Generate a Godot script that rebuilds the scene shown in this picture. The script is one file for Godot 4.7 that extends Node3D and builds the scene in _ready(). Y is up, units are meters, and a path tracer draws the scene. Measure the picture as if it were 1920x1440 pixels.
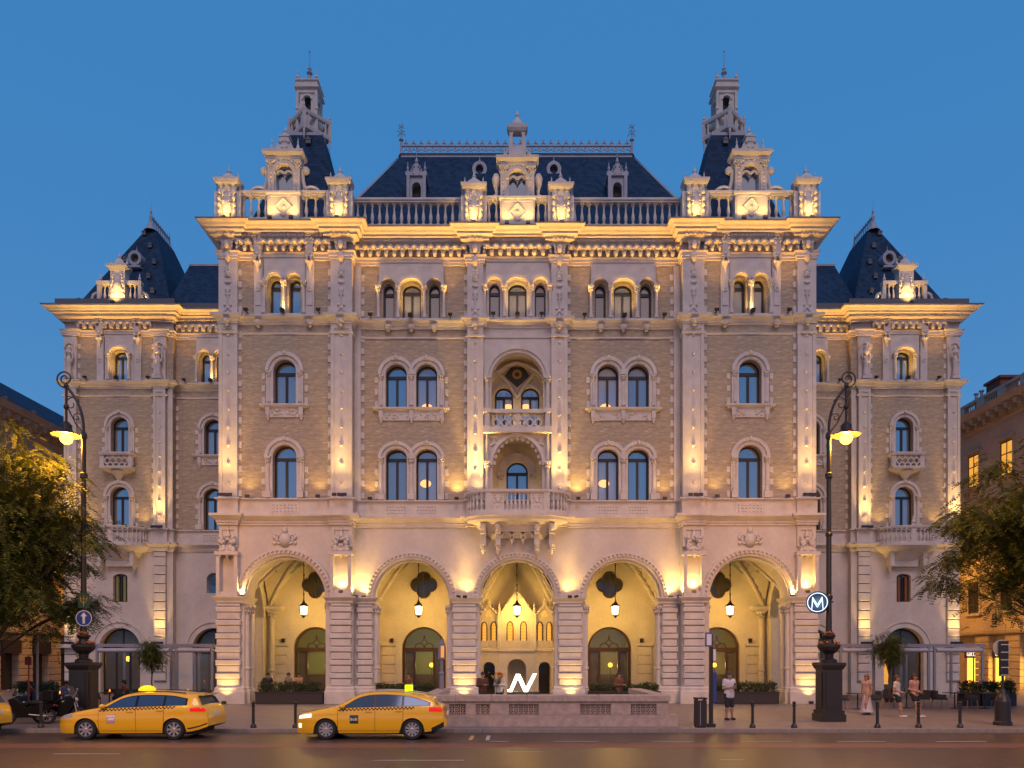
extends Node3D
# Dusk view of an arcaded palace across a boulevard. Units are metres, y is up, the front of the middle block stands at z = 0.
const F := 1400.0      # focal length in photo pixels
const CAM_Z := 40.0
const EYE := 2.49
const HORIZON := 1235.0
const AXIS := 0.257    # the palace's axis of symmetry, in its own units
const BIG := 1.111     # the palace is drawn in units of this many metres
const BASE := 0.145    # and stands at this height
const WALK := -0.03    # where its walls start, in its own units
const PAVE := 0.12     # pavement height above the road
var lamp_gain := 1.0

func px(u: float, z: float) -> float: return (u - 960.0) * (CAM_Z - z) / F
func py(v: float, z: float) -> float: return EYE + (HORIZON - v) * (CAM_Z - z) / F

# ---------------------------------------------------------------- mesh builder
class MB:
	var v := PackedVector3Array()
	var n := PackedVector3Array()
	var c := PackedColorArray()
	var col := Color.WHITE
	var use_col := false
	var xf := Transform3D.IDENTITY
	var moved := false
	var flip := false
	func at(t: Transform3D) -> MB:
		xf = t
		moved = true
		flip = t.basis.determinant() < 0.0
		return self
	func home() -> MB:
		moved = false
		flip = false
		return self
	func put(a: Vector3, b: Vector3, d: Vector3, na: Vector3, nb: Vector3, nd: Vector3) -> void:
		if moved:
			a = xf * a
			b = xf * b
			d = xf * d
			na = (xf.basis * na).normalized()
			nb = (xf.basis * nb).normalized()
			nd = (xf.basis * nd).normalized()
		v.append(a)
		n.append(na)
		if flip:
			v.append(b)
			v.append(d)
			n.append(nb)
			n.append(nd)
		else:
			v.append(d)
			v.append(b)
			n.append(nd)
			n.append(nb)
		if use_col:
			c.append(col)
			c.append(col)
			c.append(col)
	func tri(a: Vector3, b: Vector3, d: Vector3) -> void:
		var nn := (b - a).cross(d - a)
		if nn.length_squared() < 1e-14:
			return
		nn = nn.normalized()
		put(a, b, d, nn, nn, nn)
	func quad(a: Vector3, b: Vector3, d: Vector3, e: Vector3) -> void:
		tri(a, b, d)
		tri(a, d, e)
	func box(x0: float, x1: float, y0: float, y1: float, z0: float, z1: float) -> MB:
		var a := Vector3(x0, y0, z1)
		var b := Vector3(x1, y0, z1)
		var d := Vector3(x1, y1, z1)
		var e := Vector3(x0, y1, z1)
		var p := Vector3(x0, y0, z0)
		var q := Vector3(x1, y0, z0)
		var r := Vector3(x1, y1, z0)
		var s := Vector3(x0, y1, z0)
		quad(a, b, d, e)
		quad(q, p, s, r)
		quad(p, a, e, s)
		quad(b, q, r, d)
		quad(e, d, r, s)
		quad(p, q, b, a)
		return self
	# box whose front edges are chamfered by w (a bevelled stone)
	func stone(x0: float, x1: float, y0: float, y1: float, z0: float, z1: float, w: float) -> MB:
		var zf := z1 - w
		var a := Vector3(x0 + w, y0 + w, z1)
		var b := Vector3(x1 - w, y0 + w, z1)
		var d := Vector3(x1 - w, y1 - w, z1)
		var e := Vector3(x0 + w, y1 - w, z1)
		var p := Vector3(x0, y0, zf)
		var q := Vector3(x1, y0, zf)
		var r := Vector3(x1, y1, zf)
		var s := Vector3(x0, y1, zf)
		quad(a, b, d, e)
		quad(p, q, b, a)
		quad(q, r, d, b)
		quad(r, s, e, d)
		quad(s, p, a, e)
		var back := Vector3(0, 0, z0 - zf)
		quad(p + back, q + back, q, p)
		quad(q + back, r + back, r, q)
		quad(r + back, s + back, s, r)
		quad(s + back, p + back, p, s)
		return self
	# polygon in xy pulled from z0 (back) to z1 (front); edges lying on an x in `seams` get no side
	func prism(poly: PackedVector2Array, z0: float, z1: float, seams: Array = [], back := true) -> MB:
		var pts := poly
		if Geometry2D.is_polygon_clockwise(pts):
			pts = pts.duplicate()
			pts.reverse()
		var idx := Geometry2D.triangulate_polygon(pts)
		var k := 0
		while k + 2 < idx.size():
			var a := pts[idx[k]]
			var b := pts[idx[k + 1]]
			var d := pts[idx[k + 2]]
			if (b - a).cross(d - a) < 0.0:
				var t := b
				b = d
				d = t
			tri(Vector3(a.x, a.y, z1), Vector3(b.x, b.y, z1), Vector3(d.x, d.y, z1))
			if back:
				tri(Vector3(a.x, a.y, z0), Vector3(d.x, d.y, z0), Vector3(b.x, b.y, z0))
			k += 3
		for i in pts.size():
			var a := pts[i]
			var b := pts[(i + 1) % pts.size()]
			var skip := false
			for sx in seams:
				if absf(a.x - sx) < 1e-4 and absf(b.x - sx) < 1e-4:
					skip = true
			if not skip:
				quad(Vector3(a.x, a.y, z0), Vector3(b.x, b.y, z0), Vector3(b.x, b.y, z1), Vector3(a.x, a.y, z1))
		return self
	# annular sector in xy, pulled in z; ratio squashes it vertically
	func arch(cx: float, cy: float, ri: float, ro: float, z0: float, z1: float, a0 := 0.0, a1 := PI, seg := 20, ratio := 1.0) -> MB:
		var dr := ro - ri
		for i in seg:
			var s := a0 + (a1 - a0) * i / seg
			var t := a0 + (a1 - a0) * (i + 1) / seg
			var cs := Vector2(cos(s), sin(s))
			var ct := Vector2(cos(t), sin(t))
			var is_ := Vector2(cx + ri * cs.x, cy + ri * ratio * cs.y)
			var it := Vector2(cx + ri * ct.x, cy + ri * ratio * ct.y)
			var os_ := Vector2(cx + (ri + dr) * cs.x, cy + (ri * ratio + dr) * cs.y)
			var ot := Vector2(cx + (ri + dr) * ct.x, cy + (ri * ratio + dr) * ct.y)
			quad(Vector3(is_.x, is_.y, z1), Vector3(os_.x, os_.y, z1), Vector3(ot.x, ot.y, z1), Vector3(it.x, it.y, z1))
			quad(Vector3(os_.x, os_.y, z0), Vector3(ot.x, ot.y, z0), Vector3(ot.x, ot.y, z1), Vector3(os_.x, os_.y, z1))
			quad(Vector3(it.x, it.y, z0), Vector3(is_.x, is_.y, z0), Vector3(is_.x, is_.y, z1), Vector3(it.x, it.y, z1))
			quad(Vector3(os_.x, os_.y, z0), Vector3(is_.x, is_.y, z0), Vector3(it.x, it.y, z0), Vector3(ot.x, ot.y, z0))
			if i == 0:
				quad(Vector3(is_.x, is_.y, z0), Vector3(os_.x, os_.y, z0), Vector3(os_.x, os_.y, z1), Vector3(is_.x, is_.y, z1))
			if i == seg - 1:
				quad(Vector3(ot.x, ot.y, z0), Vector3(it.x, it.y, z0), Vector3(it.x, it.y, z1), Vector3(ot.x, ot.y, z1))
		return self
	# profile (out, y) from bottom to top along a plan path (x, z); outward lies to the left of travel seen with z down
	func sweep(path: Array, prof: Array, closed := false) -> MB:
		var m := path.size()
		var offs: Array[Vector2] = []
		for i in m:
			var p: Vector2 = path[i]
			var dirs: Array[Vector2] = []
			if i > 0 or closed:
				dirs.append((p - (path[(i - 1 + m) % m] as Vector2)).normalized())
			if i < m - 1 or closed:
				dirs.append(((path[(i + 1) % m] as Vector2) - p).normalized())
			var o := Vector2.ZERO
			for d in dirs:
				o += Vector2(-d.y, d.x)
			o = o.normalized()
			var first := Vector2(-dirs[0].y, dirs[0].x)
			offs.append(o / maxf(0.3, o.dot(first)))
		for i in (m if closed else m - 1):
			var j := (i + 1) % m
			var p: Vector2 = path[i]
			var q: Vector2 = path[j]
			for k in prof.size() - 1:
				var s: Vector2 = prof[k]
				var t: Vector2 = prof[k + 1]
				var ps := p + offs[i] * s.x
				var qs := q + offs[j] * s.x
				var pt := p + offs[i] * t.x
				var qt := q + offs[j] * t.x
				quad(Vector3(ps.x, s.y, ps.y), Vector3(qs.x, s.y, qs.y), Vector3(qt.x, t.y, qt.y), Vector3(pt.x, t.y, pt.y))
		return self
	# profile of (radius, y) turned about the y axis through `o`
	func lathe(prof: Array, o := Vector3.ZERO, seg := 10, a0 := 0.0, a1 := TAU) -> MB:
		for k in prof.size() - 1:
			var s: Vector2 = prof[k]
			var t: Vector2 = prof[k + 1]
			var d := t - s
			if d.length() < 1e-6:
				continue
			var pn := Vector2(d.y, -d.x).normalized()
			for i in seg:
				var a := a0 + (a1 - a0) * i / seg
				var b := a0 + (a1 - a0) * (i + 1) / seg
				var ca := Vector3(cos(a), 0, -sin(a))
				var cb := Vector3(cos(b), 0, -sin(b))
				var na := ca * pn.x + Vector3(0, pn.y, 0)
				var nb := cb * pn.x + Vector3(0, pn.y, 0)
				var p0 := o + ca * s.x + Vector3(0, s.y, 0)
				var p1 := o + cb * s.x + Vector3(0, s.y, 0)
				var p2 := o + cb * t.x + Vector3(0, t.y, 0)
				var p3 := o + ca * t.x + Vector3(0, t.y, 0)
				if s.x > 1e-5:
					put(p0, p1, p2, na, nb, nb)
				if t.x > 1e-5:
					put(p0, p2, p3, na, nb, na)
		return self
	func ball(o: Vector3, r: Vector3, seg := 10, rings := 6) -> MB:
		for k in rings:
			var s := -PI / 2 + PI * k / rings
			var t := -PI / 2 + PI * (k + 1) / rings
			for i in seg:
				var a := TAU * i / seg
				var b := TAU * (i + 1) / seg
				var n0 := Vector3(cos(s) * cos(a), sin(s), -cos(s) * sin(a))
				var n1 := Vector3(cos(s) * cos(b), sin(s), -cos(s) * sin(b))
				var n2 := Vector3(cos(t) * cos(b), sin(t), -cos(t) * sin(b))
				var n3 := Vector3(cos(t) * cos(a), sin(t), -cos(t) * sin(a))
				if k > 0:
					put(o + n0 * r, o + n1 * r, o + n2 * r, n0, n1, n2)
				if k < rings - 1:
					put(o + n0 * r, o + n2 * r, o + n3 * r, n0, n2, n3)
		return self
	# round bar through points; radius is a number or one per point
	func tube(pts: Array, radius: Variant, seg := 8, caps := true) -> MB:
		var m := pts.size()
		var side := Vector3.ZERO
		var prev: Array[Vector3] = []
		var prevn: Array[Vector3] = []
		for i in m:
			var p: Vector3 = pts[i]
			var d: Vector3 = ((pts[mini(i + 1, m - 1)] as Vector3) - (pts[maxi(i - 1, 0)] as Vector3)).normalized()
			if side == Vector3.ZERO:
				side = d.cross(Vector3.UP if absf(d.y) < 0.9 else Vector3.RIGHT).normalized()
			else:
				side = (side - d * side.dot(d)).normalized()
			var up := d.cross(side).normalized()
			var r: float = radius[i] if radius is Array else radius
			var ring: Array[Vector3] = []
			var rn: Array[Vector3] = []
			for k in seg:
				var a := TAU * k / seg
				var nn := side * cos(a) + up * sin(a)
				ring.append(p + nn * r)
				rn.append(nn)
			if i > 0:
				for k in seg:
					var l := (k + 1) % seg
					put(prev[k], prev[l], ring[l], prevn[k], prevn[l], rn[l])
					put(prev[k], ring[l], ring[k], prevn[k], rn[l], rn[k])
			if caps and (i == 0 or i == m - 1):
				for k in seg:
					var l := (k + 1) % seg
					if i == 0:
						tri(p, ring[l], ring[k])
					else:
						tri(p, ring[k], ring[l])
			prev = ring
			prevn = rn
		return self
	func mesh() -> ArrayMesh:
		var arr := []
		arr.resize(Mesh.ARRAY_MAX)
		arr[Mesh.ARRAY_VERTEX] = v
		arr[Mesh.ARRAY_NORMAL] = n
		if use_col:
			arr[Mesh.ARRAY_COLOR] = c
		var m := ArrayMesh.new()
		if v.size():
			m.add_surface_from_arrays(Mesh.PRIMITIVE_TRIANGLES, arr)
		return m

# ---------------------------------------------------------------- nodes
func put_mesh(parent: Node, called: String, mesh: Mesh, m: Material, where := Vector3.ZERO, turn := 0.0) -> MeshInstance3D:
	var o := MeshInstance3D.new()
	o.name = called
	o.mesh = mesh
	o.material_override = m
	o.position = where
	o.rotation.y = turn
	parent.add_child(o, true)
	return o

func part(parent: Node, called: String, b: MB, m: Material) -> MeshInstance3D:
	return put_mesh(parent, called, b.mesh(), m)

var taken := {}
func numbered(called: String) -> String:
	taken[called] = taken.get(called, -1) + 1
	return called if taken[called] == 0 else "%s_%03d" % [called, taken[called]]

func thing(called: String, label: String, category: String, where := Vector3.ZERO, turn := 0.0, group := "") -> Node3D:
	var o := Node3D.new()
	o.name = numbered(called)
	add_child(o)
	o.position = where
	o.rotation.y = turn
	o.set_meta("label", label)
	o.set_meta("category", category)
	if group:
		o.set_meta("group", group)
	return o

func copy_of(src: Node3D, called: String, label: String, where: Vector3, turn := 0.0) -> Node3D:
	var o: Node3D = src.duplicate()
	o.name = numbered(called)
	add_child(o)
	o.position = where
	o.rotation.y = turn
	o.set_meta("label", label)
	return o

func structure(called: String, b: MB, m: Material, label := "") -> MeshInstance3D:
	var o := put_mesh(self, called, b.mesh(), m)
	o.set_meta("kind", "structure")
	if label:
		o.set_meta("label", label)
	return o

# ---------------------------------------------------------------- materials
var M := {}

func mat(c: Color, rough := 0.8, metal := 0.0, spec := 0.5) -> StandardMaterial3D:
	var m := StandardMaterial3D.new()
	m.albedo_color = Color(c.r, c.g, c.b, c.a).linear_to_srgb()
	m.roughness = rough
	m.metallic = metal
	m.metallic_specular = spec
	return m

func glow(c: Color, energy: float) -> StandardMaterial3D:
	var m := mat(c.srgb_to_linear() * 0.6, 0.4)
	m.emission_enabled = true
	m.emission = c
	m.emission_energy_multiplier = energy
	return m

func tex(m: StandardMaterial3D, img: Image, size: float, relief := 0.0, bump: Image = null) -> StandardMaterial3D:
	m.albedo_texture = ImageTexture.create_from_image(img)
	m.uv1_triplanar = true
	m.uv1_world_triplanar = true
	m.uv1_triplanar_sharpness = 8.0
	m.uv1_scale = Vector3.ONE / size
	if bump:
		m.heightmap_enabled = true
		m.heightmap_scale = relief
		m.heightmap_texture = ImageTexture.create_from_image(bump)
	return m

func noise_image(n: int, seed_: int, freq: float, octaves := 4) -> Image:
	var f := FastNoiseLite.new()
	f.seed = seed_
	f.frequency = freq
	f.noise_type = FastNoiseLite.TYPE_SIMPLEX_SMOOTH
	f.fractal_octaves = octaves
	return f.get_seamless_image(n, n)

# grain: a tint between two colours (linear) from coarse and fine noise
func grain_image(n: int, seed_: int, lo: Color, hi: Color, coarse: float, fine: float, mix := 0.5) -> Image:
	var a := noise_image(n, seed_, coarse)
	var b := noise_image(n, seed_ + 7, fine, 2)
	var out := Image.create(n, n, false, Image.FORMAT_RGB8)
	var la := lo.linear_to_srgb()
	var ha := hi.linear_to_srgb()
	for y in n:
		for x in n:
			out.set_pixel(x, y, la.lerp(ha, a.get_pixel(x, y).r * (1.0 - mix) + b.get_pixel(x, y).r * mix))
	return out

func brick_images() -> Array:
	var n := 768
	var rows := 40
	var cols := 11
	var rng := RandomNumberGenerator.new()
	rng.seed = 11
	var out := Image.create(n, n, false, Image.FORMAT_RGB8)
	var hgt := Image.create(n, n, false, Image.FORMAT_L8)
	out.fill(Color(0.33, 0.285, 0.22).linear_to_srgb())
	hgt.fill(Color(0.2, 0.2, 0.2))
	var patch := noise_image(n, 5, 0.012)
	for r in rows:
		var y0 := int(r * n / float(rows))
		var y1 := int((r + 1) * n / float(rows)) - 3
		var rowt := rng.randf_range(0.92, 1.07)
		for q in cols:
			var x0 := int((q + 0.5 * (r % 2)) * n / float(cols))
			var x1 := int((q + 1 + 0.5 * (r % 2)) * n / float(cols)) - 3
			var t := rowt * rng.randf_range(0.86, 1.12) * (0.86 + 0.28 * patch.get_pixel(x0 % n, y0).r)
			var base := Color(0.45, 0.375, 0.275).lerp(Color(0.37, 0.305, 0.225), rng.randf() * 0.7)
			if rng.randf() < 0.05:
				base = Color(0.5, 0.43, 0.33)
			var cc := Color(base.r * t, base.g * t, base.b * t).linear_to_srgb()
			var h := 0.7 + rng.randf() * 0.3
			out.fill_rect(Rect2i(x0 % n, y0, mini(x1 - x0, n - x0 % n), y1 - y0), cc)
			hgt.fill_rect(Rect2i(x0 % n, y0, mini(x1 - x0, n - x0 % n), y1 - y0), Color(h, h, h))
			if x0 < n and x1 > n:
				out.fill_rect(Rect2i(0, y0, x1 - n, y1 - y0), cc)
				hgt.fill_rect(Rect2i(0, y0, x1 - n, y1 - y0), Color(h, h, h))
	return [out, hgt]

func slate_images() -> Array:
	var n := 512
	var rows := 20
	var cols := 16
	var rng := RandomNumberGenerator.new()
	rng.seed = 23
	var out := Image.create(n, n, false, Image.FORMAT_RGB8)
	var hgt := Image.create(n, n, false, Image.FORMAT_L8)
	out.fill(Color(0.007, 0.012, 0.02).linear_to_srgb())
	for r in rows:
		var y0 := int(r * n / float(rows))
		var y1 := int((r + 1) * n / float(rows)) - 1
		for q in cols:
			var x0 := int((q + 0.5 * (r % 2)) * n / float(cols)) % n
			var w := n / cols - 1
			var t := rng.randf_range(0.72, 1.25)
			var cc := Color(0.020 * t, 0.046 * t, 0.092 * t).linear_to_srgb()
			for part_ in [Rect2i(x0, y0, mini(w, n - x0), y1 - y0), Rect2i(0, y0, maxi(0, x0 + w - n), y1 - y0)]:
				if part_.size.x > 0:
					out.fill_rect(part_, cc)
					for yy in range(part_.position.y, part_.end.y):
						var h := 0.25 + 0.75 * (yy - y0) / float(y1 - y0)
						hgt.fill_rect(Rect2i(part_.position.x, yy, part_.size.x, 1), Color(h, h, h))
	return [out, hgt]

func make_materials() -> void:
	var stone_i := grain_image(512, 3, Color(0.47, 0.44, 0.415), Color(0.66, 0.62, 0.585), 0.006, 0.05, 0.4)
	var rough_i := noise_image(256, 9, 0.06)
	M.stone = tex(mat(Color.WHITE, 0.85), stone_i, 3.1, 0.25, rough_i)
	M.plaster = tex(mat(Color(0.97, 0.96, 0.96), 0.9), grain_image(512, 31, Color(0.49, 0.46, 0.43), Color(0.64, 0.60, 0.56), 0.004, 0.03, 0.35), 4.7)
	var b := brick_images()
	M.brick = tex(mat(Color.WHITE, 0.9), b[0], 2.4, 0.8, b[1])
	var s := slate_images()
	M.slate = tex(mat(Color.WHITE, 0.65, 0.0, 0.16), s[0], 4.0, 0.6, s[1])
	M.lead = tex(mat(Color.WHITE, 0.55, 0.0), grain_image(256, 41, Color(0.24, 0.26, 0.31), Color(0.38, 0.40, 0.46), 0.01, 0.06), 2.0)
	M.zinc = mat(Color(0.10, 0.105, 0.12), 0.6)
	M.cream = tex(mat(Color.WHITE, 0.9), grain_image(256, 51, Color(0.53, 0.48, 0.38), Color(0.68, 0.62, 0.51), 0.01, 0.06), 3.3)
	M.vault_paint = tex(mat(Color.WHITE, 0.85), grain_image(256, 57, Color(0.20, 0.25, 0.27), Color(0.30, 0.35, 0.36), 0.012, 0.07), 2.0)
	M.frame = mat(Color(0.018, 0.015, 0.016), 0.45)
	M.wood = tex(mat(Color.WHITE, 0.45), grain_image(256, 61, Color(0.045, 0.018, 0.008), Color(0.09, 0.04, 0.018), 0.02, 0.1), 1.2)
	M.iron = mat(Color(0.022, 0.019, 0.018), 0.42, 0.0, 0.5)
	M.iron_gold = mat(Color(0.45, 0.26, 0.05), 0.4, 0.6)
	var gl := mat(Color(0.72, 0.80, 0.88, 0.06), 0.03, 0.56)
	gl.transparency = BaseMaterial3D.TRANSPARENCY_ALPHA
	M.glass_thin = gl
	var g := mat(Color(0.55, 0.59, 0.62, 0.06), 0.03, 0.84)
	g.transparency = BaseMaterial3D.TRANSPARENCY_ALPHA
	M.glass = g
	M.glass_mid = g.duplicate()
	M.glass_mid.metallic = 0.7
	var g2 := mat(Color(0.5, 0.55, 0.5, 0.08), 0.04, 0.05)
	g2.transparency = BaseMaterial3D.TRANSPARENCY_ALPHA
	M.clear_glass = g2
	M.curtain = mat(Color(0.26, 0.29, 0.36), 0.9)
	M.curtain.rim_enabled = true
	M.curtain_dark = mat(Color(0.17, 0.18, 0.21), 0.9)
	M.curtain_warm = mat(Color(0.42, 0.36, 0.28), 0.9)
	M.lens = glow(Color(1.0, 0.80, 0.48), 5.0)
	M.lantern = glow(Color(1.0, 0.82, 0.50), 9.0)
	M.sodium = glow(Color(1.0, 0.62, 0.2), 13.0)
	M.room_lamp = glow(Color(1.0, 0.66, 0.20), 4.2)
	M.lit_window = glow(Color(1.0, 0.70, 0.26), 0.85)
	M.asphalt = tex(mat(Color.WHITE, 0.42), grain_image(512, 71, Color(0.05, 0.036, 0.03), Color(0.105, 0.075, 0.062), 0.01, 0.16, 0.55), 3.7, 0.5, noise_image(256, 73, 0.2))
	M.bus_lane = tex(mat(Color.WHITE, 0.5), grain_image(512, 75, Color(0.13, 0.062, 0.046), Color(0.21, 0.105, 0.075), 0.01, 0.14, 0.5), 3.9)
	M.paving = tex(mat(Color.WHITE, 0.55), grain_image(512, 81, Color(0.155, 0.13, 0.12), Color(0.27, 0.225, 0.205), 0.008, 0.11, 0.5), 4.3, 0.4, noise_image(256, 83, 0.15))
	M.kerb = tex(mat(Color.WHITE, 0.7), grain_image(256, 85, Color(0.17, 0.15, 0.14), Color(0.29, 0.26, 0.24), 0.02, 0.15), 1.3)
	M.old_stone = tex(mat(Color.WHITE, 0.85), grain_image(512, 87, Color(0.24, 0.185, 0.165), Color(0.55, 0.455, 0.405), 0.012, 0.09, 0.55), 2.1, 0.6, rough_i)
	M.paint = mat(Color(0.42, 0.39, 0.36), 0.75)
	M.paint_yellow = mat(Color(0.5, 0.33, 0.12), 0.7)

# ---------------------------------------------------------------- lights
func uplight(parent: Node, where: Vector3, towards: Vector3, energy: float, angle := 60.0, c := Color(1.0, 0.78, 0.42), size := 0.08, shown := true) -> void:
	var d := towards.normalized()
	var holder := MeshInstance3D.new()
	holder.name = "uplight"
	holder.mesh = fixture_mesh()
	holder.material_override = M.iron
	parent.add_child(holder, true)
	var up := Vector3.FORWARD if absf(d.y) > 0.9 else Vector3.UP
	holder.transform = Transform3D(Basis.looking_at(d, up), where)
	if shown:
		var l := put_mesh(holder, "lens", lens_mesh(), M.lens)
		l.position = Vector3.ZERO
	var s := SpotLight3D.new()
	s.name = "spot"
	s.light_color = c
	s.light_energy = energy * lamp_gain
	s.spot_angle = angle
	s.spot_angle_attenuation = 1.0
	s.spot_range = 30.0
	s.spot_attenuation = 2.0
	s.light_size = size
	s.shadow_enabled = true
	holder.add_child(s, true)
	s.position = Vector3(0, 0, -0.06)

var fixture_: ArrayMesh
func fixture_mesh() -> ArrayMesh:
	if fixture_ == null:
		fixture_ = MB.new().box(-0.1, 0.1, -0.05, 0.05, 0.03, 0.11).box(-0.1, -0.085, -0.05, 0.05, -0.02, 0.03).box(0.085, 0.1, -0.05, 0.05, -0.02, 0.03).box(-0.085, 0.085, -0.05, -0.035, -0.02, 0.03).box(-0.085, 0.085, 0.035, 0.05, -0.02, 0.03).mesh()
	return fixture_
var lens_: ArrayMesh
func lens_mesh() -> ArrayMesh:
	if lens_ == null:
		lens_ = MB.new().box(-0.084, 0.084, -0.034, 0.034, 0.02, 0.032).mesh()
	return lens_

func flood_bar(parent: Node, where: Vector3, towards: Vector3, energy: float, length := 0.8, c := Color(1.0, 0.78, 0.40)) -> void:
	var d := towards.normalized()
	var o := put_mesh(parent, "floodlight", MB.new().box(-length / 2, length / 2, -0.06, 0.06, 0.0, 0.14).mesh(), M.iron)
	var z := -d
	var x := Vector3.RIGHT
	var y := z.cross(x).normalized()
	o.transform = Transform3D(Basis(x, y, z), where)
	put_mesh(o, "lens", MB.new().box(-length / 2 + 0.03, length / 2 - 0.03, -0.045, 0.045, -0.006, 0.004).mesh(), M.lens)
	var a := AreaLight3D.new()
	a.name = "beam"
	a.area_size = Vector2(length, 0.1)
	a.light_energy = energy * lamp_gain
	a.light_color = c
	a.area_range = 40.0
	a.area_normalize_energy = true
	a.shadow_enabled = true
	o.add_child(a, true)
	a.position = Vector3(0, 0, -0.03)

func omni(parent: Node, where: Vector3, energy: float, c: Color, size: float) -> void:
	var l := OmniLight3D.new()
	l.name = "bulb_light"
	l.light_energy = energy * lamp_gain
	l.light_color = c
	l.light_size = size
	l.omni_range = 60.0
	l.omni_attenuation = 2.0
	l.shadow_enabled = true
	parent.add_child(l, true)
	l.position = where

func _ready() -> void:
	# camera: level, lens shifted upwards so that the verticals stay vertical
	var cam := Camera3D.new()
	cam.name = "camera"
	cam.projection = Camera3D.PROJECTION_FRUSTUM
	cam.near = 0.1
	cam.far = 600.0
	cam.size = 0.1 * 1440.0 / F
	cam.frustum_offset = Vector2(0.0, 0.1 * (HORIZON - 720.0) / F)
	cam.position = Vector3(0, EYE, CAM_Z)
	add_child(cam)
	cam.current = true
	# dusk sky
	var e := Environment.new()
	e.background_mode = Environment.BG_SKY
	var sk := ProceduralSkyMaterial.new()
	sk.sky_top_color = Color(0.235, 0.50, 0.745)
	sk.sky_horizon_color = Color(0.44, 0.63, 0.82)
	sk.sky_curve = 0.16
	sk.ground_bottom_color = Color(0.16, 0.14, 0.14)
	sk.ground_horizon_color = Color(0.30, 0.32, 0.38)
	sk.sun_angle_max = 1.0
	var sky := Sky.new()
	sky.sky_material = sk
	e.sky = sky
	e.tonemap_mode = Environment.TONE_MAPPER_LINEAR
	e.tonemap_exposure = 1.0
	e.sdfgi_enabled = true
	e.ssao_enabled = true
	e.ssil_enabled = true
	var we := WorldEnvironment.new()
	we.name = "environment"
	we.environment = e
	add_child(we)
	# the last light of the day from the low western sky behind the camera
	var sun := DirectionalLight3D.new()
	sun.name = "afterglow"
	sun.light_color = Color(1.0, 0.86, 0.87)
	sun.light_energy = 0.36
	sun.light_angular_distance = 28.0
	sun.shadow_enabled = true
	sun.rotation_degrees = Vector3(-48, 6, 0)
	add_child(sun)
	make_materials()
	M.lobby = mat(Color(0.30, 0.36, 0.16), 0.8)
	M.lobby_grey = mat(Color(0.32, 0.30, 0.22), 0.8)
	M.shutter = mat(Color(0.11, 0.065, 0.04), 0.7)
	M.dark_pane = mat(Color(0.03, 0.03, 0.028), 0.08, 0.0, 0.6)
	M.shop_wall = mat(Color(0.06, 0.045, 0.035), 0.8)
	M.blind_green = mat(Color(0.22, 0.24, 0.1), 0.8)
	M.blind_red = mat(Color(0.22, 0.07, 0.03), 0.8)
	M.shop_glow = glow(Color(1.0, 0.74, 0.28), 2.4)
	M.sign_white = glow(Color(1.0, 0.95, 0.85), 1.2)
	M.neon = glow(Color(0.82, 0.92, 1.0), 1.3)
	M.neon_warm = glow(Color(1.0, 0.96, 0.86), 3.2)
	M.amber = glow(Color(1.0, 0.62, 0.28), 0.8)
	M.flame = glow(Color(1.0, 0.55, 0.12), 4.0)
	M.sign_plate = mat(Color(0.72, 0.72, 0.72), 0.5)
	M.flower = mat(Color(0.42, 0.12, 0.02), 0.7)
	M.steel = mat(Color(0.30, 0.30, 0.33), 0.45, 0.3)
	M.canvas = mat(Color(0.42, 0.41, 0.45), 0.85)
	M.chair = mat(Color(0.045, 0.043, 0.05), 0.7)
	M.chair_wood = mat(Color(0.3, 0.14, 0.05), 0.5)
	M.awning = mat(Color(0.025, 0.018, 0.018), 0.8)
	M.red_brick = mat(Color(0.17, 0.06, 0.045), 0.9)
	M.bark = mat(Color(0.09, 0.07, 0.05), 0.9)
	M.leaf = mat(Color(0.115, 0.135, 0.022), 0.6)
	M.leaf.vertex_color_use_as_albedo = true
	M.leaf.backlight_enabled = true
	M.leaf.backlight = Color(0.5, 0.55, 0.15)
	M.hedge_leaf = mat(Color(0.035, 0.06, 0.015), 0.6)
	M.hedge_leaf.vertex_color_use_as_albedo = true
	M.taxi_paint = mat(Color(0.86, 0.48, 0.004), 0.32)
	M.taxi_paint.clearcoat_enabled = true
	M.taxi_paint.clearcoat = 1.0
	M.taxi_paint.clearcoat_roughness = 0.05
	M.car_glass = mat(Color(0.05, 0.10, 0.18), 0.05, 0.3)
	M.gloss_black = mat(Color(0.01, 0.01, 0.011), 0.2)
	M.rubber = mat(Color(0.012, 0.012, 0.013), 0.75)
	M.alloy = mat(Color(0.42, 0.40, 0.40), 0.35, 0.5)
	M.seam = mat(Color(0.12, 0.06, 0.004), 0.6)
	M.headlight = glow(Color(1.0, 0.93, 0.8), 1.6)
	M.lamp_clear = mat(Color(0.5, 0.48, 0.45), 0.1, 0.4)
	M.tail_light = glow(Color(1.0, 0.06, 0.03), 0.45)
	M.taxi_light = glow(Color(1.0, 0.88, 0.05), 0.85)
	M.taxi_light_green = glow(Color(0.86, 1.0, 0.05), 0.9)
	M.print_red = mat(Color(0.4, 0.02, 0.025), 0.5)
	M.phone_screen = glow(Color(0.8, 0.88, 1.0), 0.8)
	ground()
	palace()
	print("palace ", Time.get_ticks_msec())
	surroundings()
	print("done ", Time.get_ticks_msec())

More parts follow.
